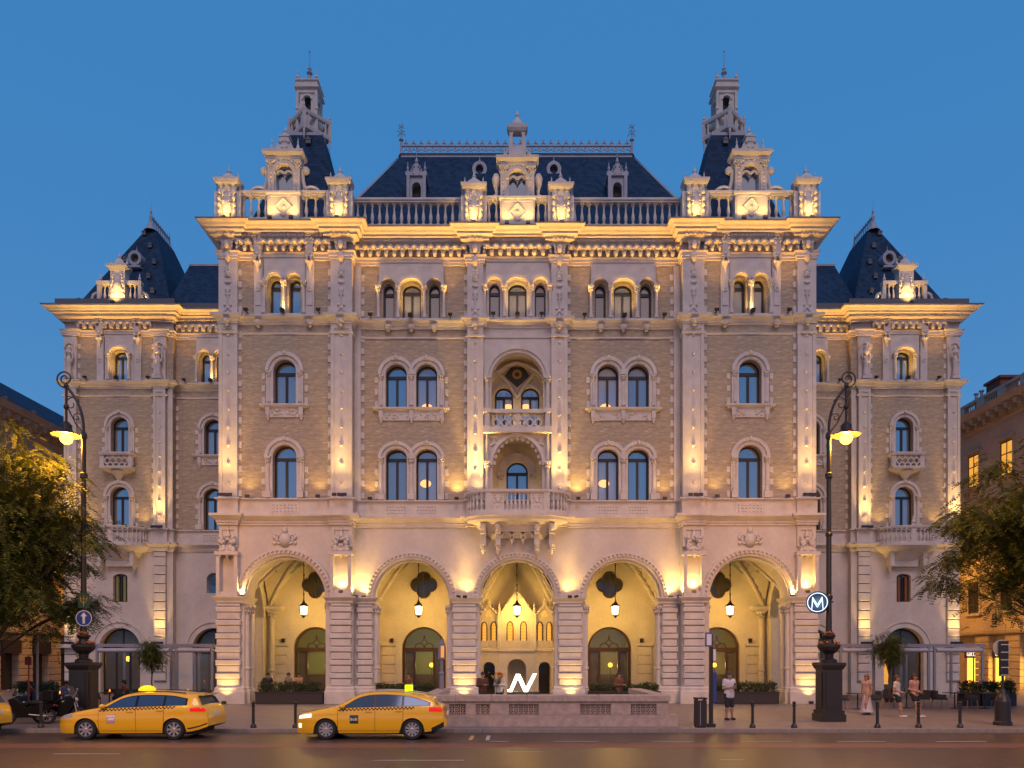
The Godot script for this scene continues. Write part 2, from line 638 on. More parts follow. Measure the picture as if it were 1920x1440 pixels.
# ---------------------------------------------------------------- building helpers
# a wall x0..x1, y0..y1 with arched openings {c, w, sill, spring, ry}, between z0 (back) and z1 (front)
func wall_row(b: MB, x0: float, x1: float, y0: float, y1: float, ops: Array, z0: float, z1: float) -> void:
	var xs := [x0]
	for o in ops:
		xs.append(o.c)
	xs.append(x1)
	for i in xs.size() - 1:
		var a: float = xs[i]
		var e: float = xs[i + 1]
		var p := PackedVector2Array()
		if i > 0 and ops[i - 1].sill <= y0 + 0.001:
			p.append(Vector2(a + ops[i - 1].w, y0))
		else:
			p.append(Vector2(a, y0))
		if i < ops.size():
			var r: Dictionary = ops[i]
			if r.sill > y0 + 0.001:
				p.append(Vector2(e, y0))
				p.append(Vector2(e, r.sill))
				p.append(Vector2(e - r.w, r.sill))
			else:
				p.append(Vector2(e - r.w, y0))
			for k in 11:
				var t := PI - PI / 2 * k / 10.0
				p.append(Vector2(e + r.w * cos(t) if k < 10 else e, r.spring + r.ry * sin(t)))
		else:
			p.append(Vector2(e, y0))
		p.append(Vector2(e, y1))
		p.append(Vector2(a, y1))
		if i > 0:
			var l: Dictionary = ops[i - 1]
			for k in 11:
				var t := PI / 2 - PI / 2 * k / 10.0
				p.append(Vector2(a + l.w * cos(t) if k > 0 else a, l.spring + l.ry * sin(t)))
			p.append(Vector2(a + l.w, maxf(l.sill, y0)))
			if l.sill > y0 + 0.001:
				p.append(Vector2(a, l.sill))
		var clean := PackedVector2Array()
		for q in p:
			if clean.is_empty() or clean[clean.size() - 1].distance_to(q) > 1e-4:
				clean.append(q)
		if clean[0].distance_to(clean[clean.size() - 1]) < 1e-4:
			clean.remove_at(clean.size() - 1)
		b.prism(clean, z0, z1, xs.slice(1, xs.size() - 1))

func op(c: float, w: float, sill: float, top: float, ry := -1.0) -> Dictionary:
	var r := w if ry < 0.0 else ry
	return {"c": c, "w": w, "sill": sill, "spring": top - r, "ry": r}

func mirror_ops(ops: Array, s: int) -> Array:
	if s > 0:
		return ops
	var out := []
	for o in ops:
		var q: Dictionary = o.duplicate()
		q.c = -q.c
		out.push_front(q)
	return out

func arch_poly(w: float, y0: float, spring: float, ry: float, seg := 14) -> PackedVector2Array:
	var p := PackedVector2Array([Vector2(-w, y0), Vector2(w, y0)])
	for k in seg + 1:
		var t := PI * k / seg
		p.append(Vector2(w * cos(t), spring + ry * sin(t)))
	return p

func sheet(p: PackedVector2Array, z: float) -> MB:
	var b := MB.new()
	var idx := Geometry2D.triangulate_polygon(p)
	for k in range(0, idx.size(), 3):
		var a := p[idx[k]]
		var c := p[idx[k + 1]]
		var d := p[idx[k + 2]]
		if (c - a).cross(d - a) < 0.0:
			var t := c
			c = d
			d = t
		b.tri(Vector3(a.x, a.y, z), Vector3(c.x, c.y, z), Vector3(d.x, d.y, z))
	return b

var vary := 0
var window_cache := {}
# an arched casement: frame (with transom and, when wide, a mullion), panes, a curtain behind
func window(parent: Node, o: Dictionary, z: float, curtain := 1, lamp := Vector3.ZERO) -> Node3D:
	var h: float = o.spring - o.sill
	var key := "%.2f %.2f %.2f" % [o.w, h, o.ry]
	if not window_cache.has(key):
		var b := MB.new()
		var w: float = o.w
		var f := 0.075
		b.box(-w, -w + f, 0.0, h, -0.05, 0.05)
		b.box(w - f, w, 0.0, h, -0.05, 0.05)
		b.box(-w + f, w - f, 0.0, f, -0.05, 0.05)
		var tr := h - 0.02
		b.box(-w + f, w - f, tr - 0.09, tr + 0.05, -0.05, 0.07)
		if w > 0.35:
			b.box(-0.055, 0.055, f, tr - 0.09, -0.05, 0.06)
		b.arch(0, h, w - f, w, -0.05, 0.05, 0.0, PI, 16, (o.ry - f) / (w - f))
		var panes := []
		var lp := PackedVector2Array()
		for k in 15:
			var t := PI * k / 14.0
			lp.append(Vector2((w - f + 0.01) * cos(t), maxf(h + 0.03, h + (o.ry - f + 0.01) * sin(t))))
		panes.append(sheet(clean_poly(lp), 0.0).mesh())
		if w > 0.35:
			for s in [-1, 1]:
				var xa: float = minf(s * 0.05, s * (w - f + 0.01))
				var xb: float = maxf(s * 0.05, s * (w - f + 0.01))
				panes.append(sheet(PackedVector2Array([Vector2(xa, f), Vector2(xb, f), Vector2(xb, tr - 0.08), Vector2(xa, tr - 0.08)]), 0.0).mesh())
		else:
			panes.append(sheet(PackedVector2Array([Vector2(-w + f, f), Vector2(w - f, f), Vector2(w - f, tr - 0.08), Vector2(-w + f, tr - 0.08)]), 0.0).mesh())
		var cu := MB.new()
		var steps := int(w / 0.045)
		for k in steps:
			var xa := -w - 0.1 + (2 * w + 0.2) * k / steps
			var xb := -w - 0.1 + (2 * w + 0.2) * (k + 1) / steps
			var za := 0.025 * sin(k * 1.9)
			var zb := 0.025 * sin((k + 1) * 1.9)
			cu.quad(Vector3(xa, -0.05, za), Vector3(xb, -0.05, zb), Vector3(xb, h + o.ry + 0.1, zb), Vector3(xa, h + o.ry + 0.1, za))
		window_cache[key] = [b.mesh(), panes, cu.mesh()]
	var got: Array = window_cache[key]
	vary += 5
	var win := put_mesh(parent, "window", got[0], M.frame, Vector3(o.c, o.sill, z))
	for m in got[1]:
		put_mesh(win, "pane", m, M.glass_thin if lamp != Vector3.ZERO else (M.glass if vary % 3 else M.glass_mid))
	if curtain > 0:
		var cm: Material = [M.curtain, M.curtain_warm, M.curtain, M.curtain_dark][vary % 4] if curtain == 1 else M.curtain_dark
		if vary % 5 < 2 and lamp == Vector3.ZERO:
			put_mesh(win, "curtain", got[2], cm, Vector3(0, 0, -0.16))
		else:   # drawn half open
			for s in [-1, 1]:
				put_mesh(win, "curtain", got[2], cm, Vector3(s * o.w * 0.72, 0, -0.16 if lamp == Vector3.ZERO else -0.8)).scale.x = 0.45
	if lamp != Vector3.ZERO:
		var l := put_mesh(win, "room_lamp", MB.new().ball(Vector3.ZERO, Vector3(0.27, 0.19, 0.2), 14, 8).mesh(), M.room_lamp, lamp)
		omni(l, Vector3.ZERO, 0.35, Color(1.0, 0.72, 0.36), 0.12)
	return win

func clean_poly(p: PackedVector2Array) -> PackedVector2Array:
	var out := PackedVector2Array()
	for q in p:
		if out.is_empty() or out[out.size() - 1].distance_to(q) > 1e-3:
			out.append(q)
	if out.size() > 2 and out[0].distance_to(out[out.size() - 1]) < 1e-3:
		out.remove_at(out.size() - 1)
	return out

# carved relief: bumps strewn symmetrically over a box x0..x1, y0..y1 at depth z
func carving(b: MB, cx: float, y0: float, y1: float, half: float, z: float, seed_: int, count := 9, size := 0.07) -> void:
	var rng := RandomNumberGenerator.new()
	rng.seed = seed_
	for k in count:
		var x := half * sqrt(rng.randf()) * 0.9
		var y := rng.randf_range(y0, y1)
		var r := Vector3(rng.randf_range(0.5, 1.2), rng.randf_range(0.5, 1.3), 0.8) * size
		for s in [-1, 1]:
			b.ball(Vector3(cx + s * x, y, z), r, 7, 4)

func capital(b: MB, x: float, y: float, z: float, r: float, h: float, square := true) -> void:
	b.lathe([Vector2(r * 0.85, 0), Vector2(r * 1.05, h * 0.08), Vector2(r * 0.85, h * 0.14), Vector2(r * 0.95, h * 0.5), Vector2(r * 1.45, h * 0.82)], Vector3(x, y, z), 10)
	for k in 8:
		var a := TAU * k / 8.0
		b.ball(Vector3(x + cos(a) * r * 1.12, y + h * 0.35, z + sin(a) * r * 1.12), Vector3(r, h * 0.6, r) * 0.36, 6, 4)
		b.ball(Vector3(x + cos(a + 0.39) * r * 1.35, y + h * 0.68, z + sin(a + 0.39) * r * 1.35), Vector3(r, h * 0.5, r) * 0.36, 6, 4)
	if square:
		b.box(x - r * 1.5, x + r * 1.5, y + h * 0.8, y + h, z - r * 1.5, z + r * 1.5)

func column(b: MB, x: float, y0: float, y1: float, z: float, r: float, ring := 0.0) -> void:
	var p := [Vector2(r * 1.5, 0), Vector2(r * 1.5, 0.08), Vector2(r * 1.2, 0.12), Vector2(r * 1.3, 0.18), Vector2(r, 0.24)]
	if ring > 0.0:
		p += [Vector2(r, ring - 0.08), Vector2(r * 1.3, ring - 0.05), Vector2(r * 1.3, ring + 0.03), Vector2(r, ring + 0.06)]
	p.append(Vector2(r * 0.9, y1 - y0))
	b.lathe(p, Vector3(x, y0, z), 12)

var baluster_cache := {}
func baluster(h: float, r: float) -> ArrayMesh:
	var key := "%.2f %.3f" % [h, r]
	if not baluster_cache.has(key):
		var b := MB.new()
		b.box(-r, r, 0, 0.06 * h, -r, r)
		b.lathe([Vector2(r * 0.75, 0.06 * h), Vector2(r * 0.5, 0.12 * h), Vector2(r * 0.95, 0.32 * h), Vector2(r * 0.8, 0.45 * h), Vector2(r * 0.45, 0.62 * h), Vector2(r * 0.42, 0.82 * h), Vector2(r * 0.75, 0.88 * h), Vector2(r * 0.75, 0.93 * h)], Vector3.ZERO, 9)
		b.box(-r, r, 0.93 * h, h, -r, r)
		baluster_cache[key] = b.mesh()
	return baluster_cache[key]

func pinnacle(b: MB, x: float, y: float, z: float, r: float, h: float) -> void:
	b.lathe([Vector2(r, 0), Vector2(r, h * 0.1), Vector2(r * 0.6, h * 0.16), Vector2(r * 0.95, h * 0.28), Vector2(r * 0.75, h * 0.42), Vector2(r * 0.3, h * 0.6), Vector2(r * 0.5, h * 0.68), Vector2(r * 0.28, h * 0.76), Vector2(0.0, h)], Vector3(x, y, z), 8)

# ---------------------------------------------------------------- levels of the palace, metres
const IMP := 5.05
const C1A := 8.42
const C1B := 8.95
const SILL := 9.72
const W1S := 9.74
const W1T := 12.2
const MIDW := 13.2
const W2S := 14.18
const W2T := 16.28
const STR0 := 17.95
const STR1 := 18.38
const W3S := 18.42
const W3T := 20.2
const ARC0 := 21.02
const ARC1 := 21.36
const COR0 := 21.84
const COR1 := 22.52
# plan, metres from the axis
const XC0 := 1.63
const XC1 := 2.40
const XM := 5.10
const XS0 := 7.83
const XS1 := 8.84
const XSC := 11.05
const XO0 := 13.26
const XO1 := 14.14
const ZM := 0.0
const ZS := 0.5
const ZC := 0.1

var pal: Node3D

func palace() -> void:
	pal = thing("palace", "grand pale stone and tan brick palace with arcade, balconies and twin spires, floodlit at dusk", "building", Vector3(AXIS * BIG, BASE, 0))
	pal.scale = Vector3.ONE * BIG
	lamp_gain = BIG * BIG
	palace_walls()
	palace_arcade()
	palace_windows()
	palace_trim()
	palace_loggia()
	palace_cornice()
	palace_attic()
	portico()
	wings()
	lamp_gain = 1.0

func palace_walls() -> void:
	# arcade wall, plaster
	var b := MB.new()
	wall_row(b, -XC1 - 0.05, XC1 + 0.05, WALK, C1A, [op(0, 1.82, WALK, IMP + 1.82)], -0.9, ZC)
	for s in [-1, 1]:
		var a: float = (XC1 + 0.05) * s
		var e: float = XS0 * s
		wall_row(b, minf(a, e), maxf(a, e), WALK, C1A, mirror_ops([op(XM, 1.83, WALK, IMP + 1.83)], s), -0.9, ZM)
		a = XS0 * s
		e = XO1 * s
		wall_row(b, minf(a, e), maxf(a, e), WALK, C1A, mirror_ops([op(XSC, 1.93, WALK, IMP + 1.93)], s), -0.9, ZS)
	part(pal, "arcade_wall", b, M.plaster)
	# upper brick walls
	b = MB.new()
	var st := MB.new()
	for s in [-1, 1]:
		var mid := [op(XM - 0.73, 0.51, W1S, W1T, 0.42), op(XM + 0.73, 0.51, W1S, W1T, 0.42)]
		var mid2 := [op(XM - 0.73, 0.51, W2S, W2T), op(XM + 0.73, 0.51, W2S, W2T)]
		var mid3 := [op(XM - 1.1, 0.27, W3S, W3T - 0.02, 0.4), op(XM, 0.45, W3S, W3T, 0.36), op(XM + 1.1, 0.27, W3S, W3T - 0.02, 0.4)]
		var side1 := [op(XSC, 0.57, W1S, W1T + 0.05)]
		var side2 := [op(XSC, 0.54, W2S, W2T + 0.02)]
		var side3 := [op(XSC - 0.47, 0.27, W3S, W3T, 0.36), op(XSC + 0.47, 0.27, W3S, W3T, 0.36)]
		var x0: float = minf(XC1 * s, XS0 * s)
		var x1: float = maxf(XC1 * s, XS0 * s)
		wall_row(b, x0, x1, C1A, MIDW, mirror_ops(mid, s), -0.5, ZM)
		wall_row(b, x0, x1, MIDW, STR0, mirror_ops(mid2, s), -0.5, ZM)
		wall_row(b, x0, x1, STR0, ARC0, mirror_ops(mid3, s), -0.5, ZM)
		x0 = minf(XS0 * s, XO1 * s)
		x1 = maxf(XS0 * s, XO1 * s)
		wall_row(b, x0, x1, C1A, MIDW, mirror_ops(side1, s), -0.5, ZS)
		wall_row(b, x0, x1, MIDW, STR0, mirror_ops(side2, s), -0.5, ZS)
		wall_row(b, x0, x1, STR0, ARC0, mirror_ops(side3, s), -0.5, ZS)
		# the flank of the block
		b.box(minf(XO1 * s, (XO1 - 0.5) * s), maxf(XO1 * s, (XO1 - 0.5) * s), C1A, COR0, -13.0, -0.5)
	part(pal, "brick_wall", b, M.brick)
	# middle bay, stone
	wall_row(st, -XC1, XC1, C1A, MIDW - 0.2, [op(0, 1.2, SILL, 12.78, 1.4)], -0.35, ZC)
	wall_row(st, -XC1, XC1, MIDW - 0.2, STR0, [op(0, 1.25, MIDW, 16.82)], -0.35, ZC)
	wall_row(st, -XC1, XC1, STR0, ARC0, [op(-1.1, 0.27, W3S, W3T - 0.02, 0.4), op(0, 0.45, W3S, W3T, 0.36), op(1.1, 0.27, W3S, W3T - 0.02, 0.4)], -0.35, ZC)
	part(pal, "middle_wall", st, M.stone)
	# frieze zone behind the corbel table
	var fz := MB.new()
	for s in [-1, 1]:
		fz.box(minf(XC1 * s, XS0 * s), maxf(XC1 * s, XS0 * s), ARC0, COR1, -0.5, ZM)
		fz.box(minf(XS0 * s, XO1 * s), maxf(XS0 * s, XO1 * s), ARC0, COR1, -0.5, ZS)
	fz.box(-XC1, XC1, ARC0, COR1, -0.5, ZC)
	part(pal, "frieze", fz, M.stone)
	# rooms behind the windows: partition, floors
	var rm := MB.new()
	for s in [-1, 1]:
		rm.box(minf(2.45 * s, 13.6 * s), maxf(2.45 * s, 13.6 * s), C1A, COR1, -1.9, -1.7)
		for y in [MIDW - 0.1, STR0 - 0.1]:
			rm.box(minf(2.45 * s, 13.6 * s), maxf(2.45 * s, 13.6 * s), y, y + 0.2, -1.7, -0.5)
	rm.box(-2.6, 2.6, STR0 - 0.2, STR0 - 0.02, -1.9, -0.35)
	rm.box(-2.6, 2.6, STR0, COR1, -1.9, -1.7)
	part(pal, "partition", rm, M.curtain)
	# roof deck and rear wall close the block
	var dk := MB.new()
	dk.box(-13.6, 13.6, COR1 - 0.3, COR1 - 0.05, -13.0, -0.5)
	dk.box(-13.6, 13.6, WALK, COR1 - 0.3, -13.3, -13.0)
	dk.box(-14.1, 14.1, C1A - 0.3, C1A, -13.0, -0.9)
	part(pal, "roof_deck", dk, M.zinc)

func quoins(parent: Node, x: float, dir: int, y0: float, y1: float, z: float) -> void:
	var hq := 0.29
	if not window_cache.has("quoin"):
		window_cache.quoin = MB.new().stone(0.0, 0.17, 0.0, hq, -0.03, 0.045, 0.015).mesh()
	var y := y0
	var k := 0
	while y + hq <= y1 + 0.01:
		if k % 2 == 0:
			var o := put_mesh(parent, "quoin", window_cache.quoin, M.stone, Vector3(x, y, z))
			if dir < 0:
				o.position.x = x - 0.17
		y += hq
		k += 1

func pilaster(x0: float, x1: float, y0: float, y1: float, z0: float, z1: float, called := "pilaster", sunk := true) -> void:
	var b := MB.new()
	var xa := minf(x0, x1)
	var xb := maxf(x0, x1)
	b.box(xa, xb, y0, y1, z0, z1 - 0.06)
	if sunk:   # raised borders leave a sunk panel
		var e := 0.16
		b.box(xa, xa + e, y0, y1, z1 - 0.06, z1)
		b.box(xb - e, xb, y0, y1, z1 - 0.06, z1)
		b.box(xa + e, xb - e, y1 - 0.2, y1, z1 - 0.06, z1)
	else:
		b.box(xa, xb, y0, y1, z1 - 0.06, z1)
	part(pal, called, b, M.stone)

func studs(x: float, y0: float, y1: float, z: float, step := 0.875) -> void:
	if not window_cache.has("stud"):
		window_cache.stud = MB.new().ball(Vector3.ZERO, Vector3(0.075, 0.075, 0.075), 10, 6).box(-0.1, 0.1, -0.1, 0.1, -0.03, 0.012).mesh()
	var y := y0
	while y < y1:
		put_mesh(pal, "stud", window_cache.stud, M.stone, Vector3(x, y, z))
		y += step

# pier of bevelled blocks, alternately tall and low, standing proud of each other
func rusticated(x0: float, x1: float, y0: float, y1: float, z0: float, z1: float) -> void:
	var xa := minf(x0, x1)
	var xb := maxf(x0, x1)
	var y := y0
	var k := 0
	while y < y1 - 0.1:
		var h := 0.36 if k % 2 == 0 else 0.27
		h = minf(h, y1 - y)
		var g := 0.0 if k % 2 == 0 else 0.045
		var b := MB.new().stone(xa - g, xb + g, y + 0.012, y + h - 0.012, z0, z1 + g, 0.035)
		part(pal, "stone_block", b, M.stone)
		y += h
		k += 1

func palace_arcade() -> void:
	var mold := [Vector2(0.0, IMP - 0.32), Vector2(0.05, IMP - 0.28), Vector2(0.05, IMP - 0.2), Vector2(0.12, IMP - 0.14), Vector2(0.2, IMP - 0.05), Vector2(0.2, IMP), Vector2(-0.3, IMP)]
	var base := [Vector2(0.14, WALK), Vector2(0.14, 0.55), Vector2(0.1, 0.62), Vector2(0.1, 0.72), Vector2(0.03, 0.8), Vector2(-0.1, 0.8)]
	for s in [-1, 1]:
		# pier between the middle and the flanking arch
		var xa: float = XC0 + 0.32
		var xb: float = XC1 + 0.72
		rusticated(s * (xa + 0.03), s * (xb - 0.04), 0.8, IMP - 0.32, -0.3, ZC + 0.16)
		# pier between flanking and side arch: two shafts
		rusticated(s * 6.98, s * 7.68, 0.8, IMP - 0.32, -0.3, ZM + 0.16)
		rusticated(s * (XS0 + 0.06), s * (XS1 - 0.0), 0.8, IMP - 0.32, -0.2, ZS + 0.2)
		rusticated(s * (XO0 - 0.12), s * (XO1 + 0.1), 0.8, IMP - 0.32, -0.2, ZS + 0.2)
		# imposts and plinths
		for e in [[xa - 0.12, xb - 0.02, ZC + 0.14], [6.86, XS0 + 0.0, ZM + 0.14], [XS0, XS1 + 0.13, ZS + 0.18], [XO0 - 0.26, XO1 + 0.06, ZS + 0.18]]:
			var x0: float = minf(s * e[0], s * e[1])
			var x1: float = maxf(s * e[0], s * e[1])
			var path := [Vector2(x0, -0.85), Vector2(x0, e[2]), Vector2(x1, e[2]), Vector2(x1, -0.85)]
			var im := MB.new()
			var pl := MB.new()
			im.sweep(path, mold)
			pl.sweep(path, base)
			pl.box(x0, x1, WALK, 0.8, -0.85, e[2] - 0.02)
			im.box(x0, x1, IMP - 0.34, IMP - 0.003, -0.85, e[2] - 0.02)
			part(pal, "impost", im, M.stone)
			part(pal, "plinth", pl, M.stone)
		# paired colonnettes inside the jambs of the arches
		for cxz in [[6.84, -0.12], [6.84, -0.55], [XO0 - 0.33, 0.3], [XO0 - 0.33, -0.25], [XS1 + 0.2, 0.25], [XS1 + 0.2, -0.3], [3.3, -0.12], [3.3, -0.55], [1.9, -0.1], [1.9, -0.55]]:
			var c := MB.new()
			column(c, s * cxz[0], WALK + 0.55, IMP - 0.85, cxz[1], 0.12, 1.15)
			capital(c, s * cxz[0], IMP - 0.85, cxz[1], 0.12, 0.5)
			c.box(s * cxz[0] - 0.2, s * cxz[0] + 0.2, WALK, WALK + 0.55, cxz[1] - 0.2, cxz[1] + 0.2)
			part(pal, "colonnette", c, M.stone)
	# archivolts with beads
	var bead := MB.new().box(-0.045, 0.045, -0.01, 0.12, 0.0, 0.075).mesh()
	for a in [[0.0, 1.82, ZC], [XM, 1.83, ZM], [-XM, 1.83, ZM], [XSC, 1.93, ZS], [-XSC, 1.93, ZS]]:
		var c: float = a[0]
		var r: float = a[1]
		var z: float = a[2]
		var b := MB.new()
		b.arch(c, IMP, r + 0.02, r + 0.13, z - 0.02, z + 0.05, 0, PI, 28)
		b.arch(c, IMP, r + 0.13, r + 0.27, z - 0.02, z + 0.09, 0, PI, 28)
		b.arch(c, IMP, r + 0.27, r + 0.36, z - 0.02, z + 0.15, 0, PI, 28)
		b.arch(c, IMP, r - 0.06, r + 0.02, z - 0.5, z - 0.16, 0, PI, 28)
		var ring := part(pal, "archivolt", b, M.stone)
		var nb := 31
		for k in nb:
			var t := PI * (k + 0.5) / nb
			var o := put_mesh(ring, "bead", bead, M.stone, Vector3(c + cos(t) * (r + 0.145), IMP + sin(t) * (r + 0.145), z + 0.088))
			o.rotation.z = t - PI / 2
	# pilaster strips and lamp niches above the piers
	for s in [-1, 1]:
		for e in [[XS0, XS1, true], [XO0, XO1, true]]:
			var xc: float = s * (e[0] + e[1]) / 2
			var z: float = ZS
			var nb := MB.new()
			# niche: back, cheeks, floor, gothic canopy
			nb.box(xc - 0.5, xc - 0.34, IMP, 7.0, z - 0.02, z + 0.34)
			nb.box(xc + 0.34, xc + 0.5, IMP, 7.0, z - 0.02, z + 0.34)
			nb.box(xc - 0.34, xc + 0.34, IMP + 0.003, IMP + 0.22, z - 0.02, z + 0.3)
			var can := MB.new()
			can.box(xc - 0.55, xc + 0.55, 7.0, 7.16, z - 0.02, z + 0.42)
			for k in [-1, 0, 1]:
				can.lathe([Vector2(0.0, -0.2), Vector2(0.05, -0.1), Vector2(0.12, 0.0)], Vector3(xc + k * 0.36, 7.0, z + 0.28), 6)
			can.box(xc - 0.34, xc + 0.34, 7.16, 7.42, z - 0.02, z + 0.32)
			carving(can, xc, 7.2, 7.85, 0.36, z + 0.3, 40 + int(xc * 10), 14, 0.11)
			pinnacle(can, xc, 7.7, z + 0.16, 0.13, 0.75)
			part(pal, "niche", nb, M.stone)
			part(pal, "niche_canopy", can, M.stone)
			pilaster(s * e[0] + 0.0, s * e[1], 7.42, C1A, z, z + 0.14)
			if xc > -12.0:
				uplight(pal, Vector3(xc, IMP + 0.26, z + 0.24), Vector3(0, 1, -0.2), 4.0, 60)
			uplight(pal, Vector3(xc - s * 0.66, IMP + 0.06, z + 0.12), Vector3(0, 1, -0.05), 5.0, 62)
		uplight(pal, Vector3(s * 7.35, IMP + 0.06, ZM + 0.28), Vector3(0, 1, 0.0), 4.2, 70)
		uplight(pal, Vector3(s * 2.5, IMP + 0.06, ZC + 0.3), Vector3(0, 1, 0.0), 4.2, 70)
		uplight(pal, Vector3(s * 2.8, IMP + 0.06, ZC + 0.3), Vector3(-s * 0.2, 1, 0.12), 14.0, 30)
		# cartouche over the side arch
		var ct := MB.new()
		ct.ball(Vector3(s * XSC, 7.75, ZS + 0.03), Vector3(0.3, 0.36, 0.14), 12, 8)
		carving(ct, s * XSC, 7.45, 8.0, 0.55, ZS + 0.03, 77, 9, 0.1)
		ct.ball(Vector3(s * XSC, 8.2, ZS + 0.03), Vector3(0.14, 0.2, 0.12), 9, 6)
		part(pal, "cartouche", ct, M.stone)
	# ground lights against the pier feet
	for x in [-13.7, -2.55, 2.55, 13.7]:
		var z := (ZS + 0.66) if absf(x) > 10.0 else (ZC + 0.62)
		uplight(pal, Vector3(x, WALK + 0.14, z), Vector3(0, 1, -0.16), 6.5, 46)

func palace_windows() -> void:
	var zf := -0.3
	for s in [-1, 1]:
		for t in [-1, 1]:
			var c: float = s * (XM + t * 0.73)
			window(pal, op(c, 0.51, W1S, W1T, 0.42), zf, 0 if (s == -1 and c > -5.0) else 1, Vector3(-0.12, 0.95, -0.3) if t == -1 else Vector3.ZERO)
			window(pal, op(c, 0.51, W2S, W2T), zf, 1, Vector3(-0.05, 0.22, -0.28) if t == -1 else Vector3.ZERO)
		window(pal, op(s * XSC, 0.57, W1S, W1T + 0.05), ZS - 0.32, 1)
		window(pal, op(s * XSC, 0.54, W2S, W2T + 0.02), ZS - 0.32, 1)
		for k in [-1.1, 1.1]:
			window(pal, op(s * XM + k, 0.27, W3S, W3T - 0.02, 0.4), zf, 2)
		window(pal, op(s * XM, 0.45, W3S, W3T, 0.36), zf, 2)
		for k in [-0.47, 0.47]:
			window(pal, op(s * XSC + k, 0.27, W3S, W3T, 0.36), ZS - 0.32, 1)
	for k in [-1.1, 1.1]:
		window(pal, op(k, 0.27, W3S, W3T - 0.02, 0.4), -0.2, 1)
	window(pal, op(0, 0.45, W3S, W3T, 0.36), -0.2, 1)

# surround of one arched window: jambs, arch rings, colonnettes with capitals, toothed edge
func surround(parent: Node, o: Dictionary, z: float, rich: bool, off := 0.0) -> void:
	var b := MB.new()
	var w: float = o.w
	var c: float = o.c
	var z1 := z + 0.09 + off
	for s in [-1, 1]:
		b.box(c + (s * w if s > 0 else -w - 0.34), c + (w + 0.34 if s > 0 else -w), o.sill, o.spring, z - 0.02, z1)
	b.arch(c, o.spring, w, w + 0.34, z - 0.02, z1, 0, PI, 20, o.ry / w)
	b.arch(c, o.spring, w + 0.2, w + 0.36, z - 0.02, z1 + 0.09, 0, PI, 20, (o.ry + 0.2) / (w + 0.2))
	b.arch(c, o.spring, w + 0.04, w + 0.1, z - 0.02, z1 + 0.03, 0, PI, 20, (o.ry + 0.04) / (w + 0.04))
	for s in [-1, 1]:
		var x: float = c + s * (w + 0.2)
		if rich:
			column(b, x, o.sill + 0.3, o.spring - 0.28, z1 + 0.02, 0.075)
			capital(b, x, o.spring - 0.3, z1 + 0.03, 0.09, 0.3)
			b.box(x - 0.14, x + 0.14, o.sill, o.sill + 0.3, z - 0.02, z1 + 0.12)
		else:
			column(b, x, o.sill + 0.1, o.spring - 0.3, z1, 0.06)
			capital(b, x, o.spring - 0.3, z1, 0.075, 0.26)
	b.ball(Vector3(c, o.spring + o.ry + 0.28, z1 + 0.1), Vector3(0.08, 0.13, 0.08), 8, 5)
	part(parent, "window_surround", b, M.stone)

func bracket_sill(x0: float, x1: float, y: float, z: float, n: int) -> void:
	var b := MB.new()
	var path := [Vector2(x0, z - 0.05), Vector2(x0, z), Vector2(x1, z), Vector2(x1, z - 0.05)]
	b.sweep(path, [Vector2(0.0, y - 0.2), Vector2(0.06, y - 0.17), Vector2(0.12, y - 0.1), Vector2(0.22, y - 0.07), Vector2(0.22, y), Vector2(-0.1, y)])
	b.box(x0 + 0.06, x1 - 0.06, y - 0.6, y - 0.1, z - 0.02, z + 0.06)
	for k in n:
		var x := lerpf(x0 + 0.16, x1 - 0.16, k / float(n - 1))
		b.box(x - 0.1, x + 0.1, y - 0.5, y - 0.1, z - 0.02, z + 0.15)
		b.lathe([Vector2(0.0, -0.28), Vector2(0.05, -0.2), Vector2(0.11, -0.02), Vector2(0.11, 0.06)], Vector3(x, y - 0.52, z + 0.04), 7)
	var cx := (x0 + x1) / 2
	carving(b, cx, y - 0.5, y - 0.2, (x1 - x0) / 2 - 0.25, z + 0.06, int(cx * 100), 10, 0.07)
	part(pal, "window_sill", b, M.stone)

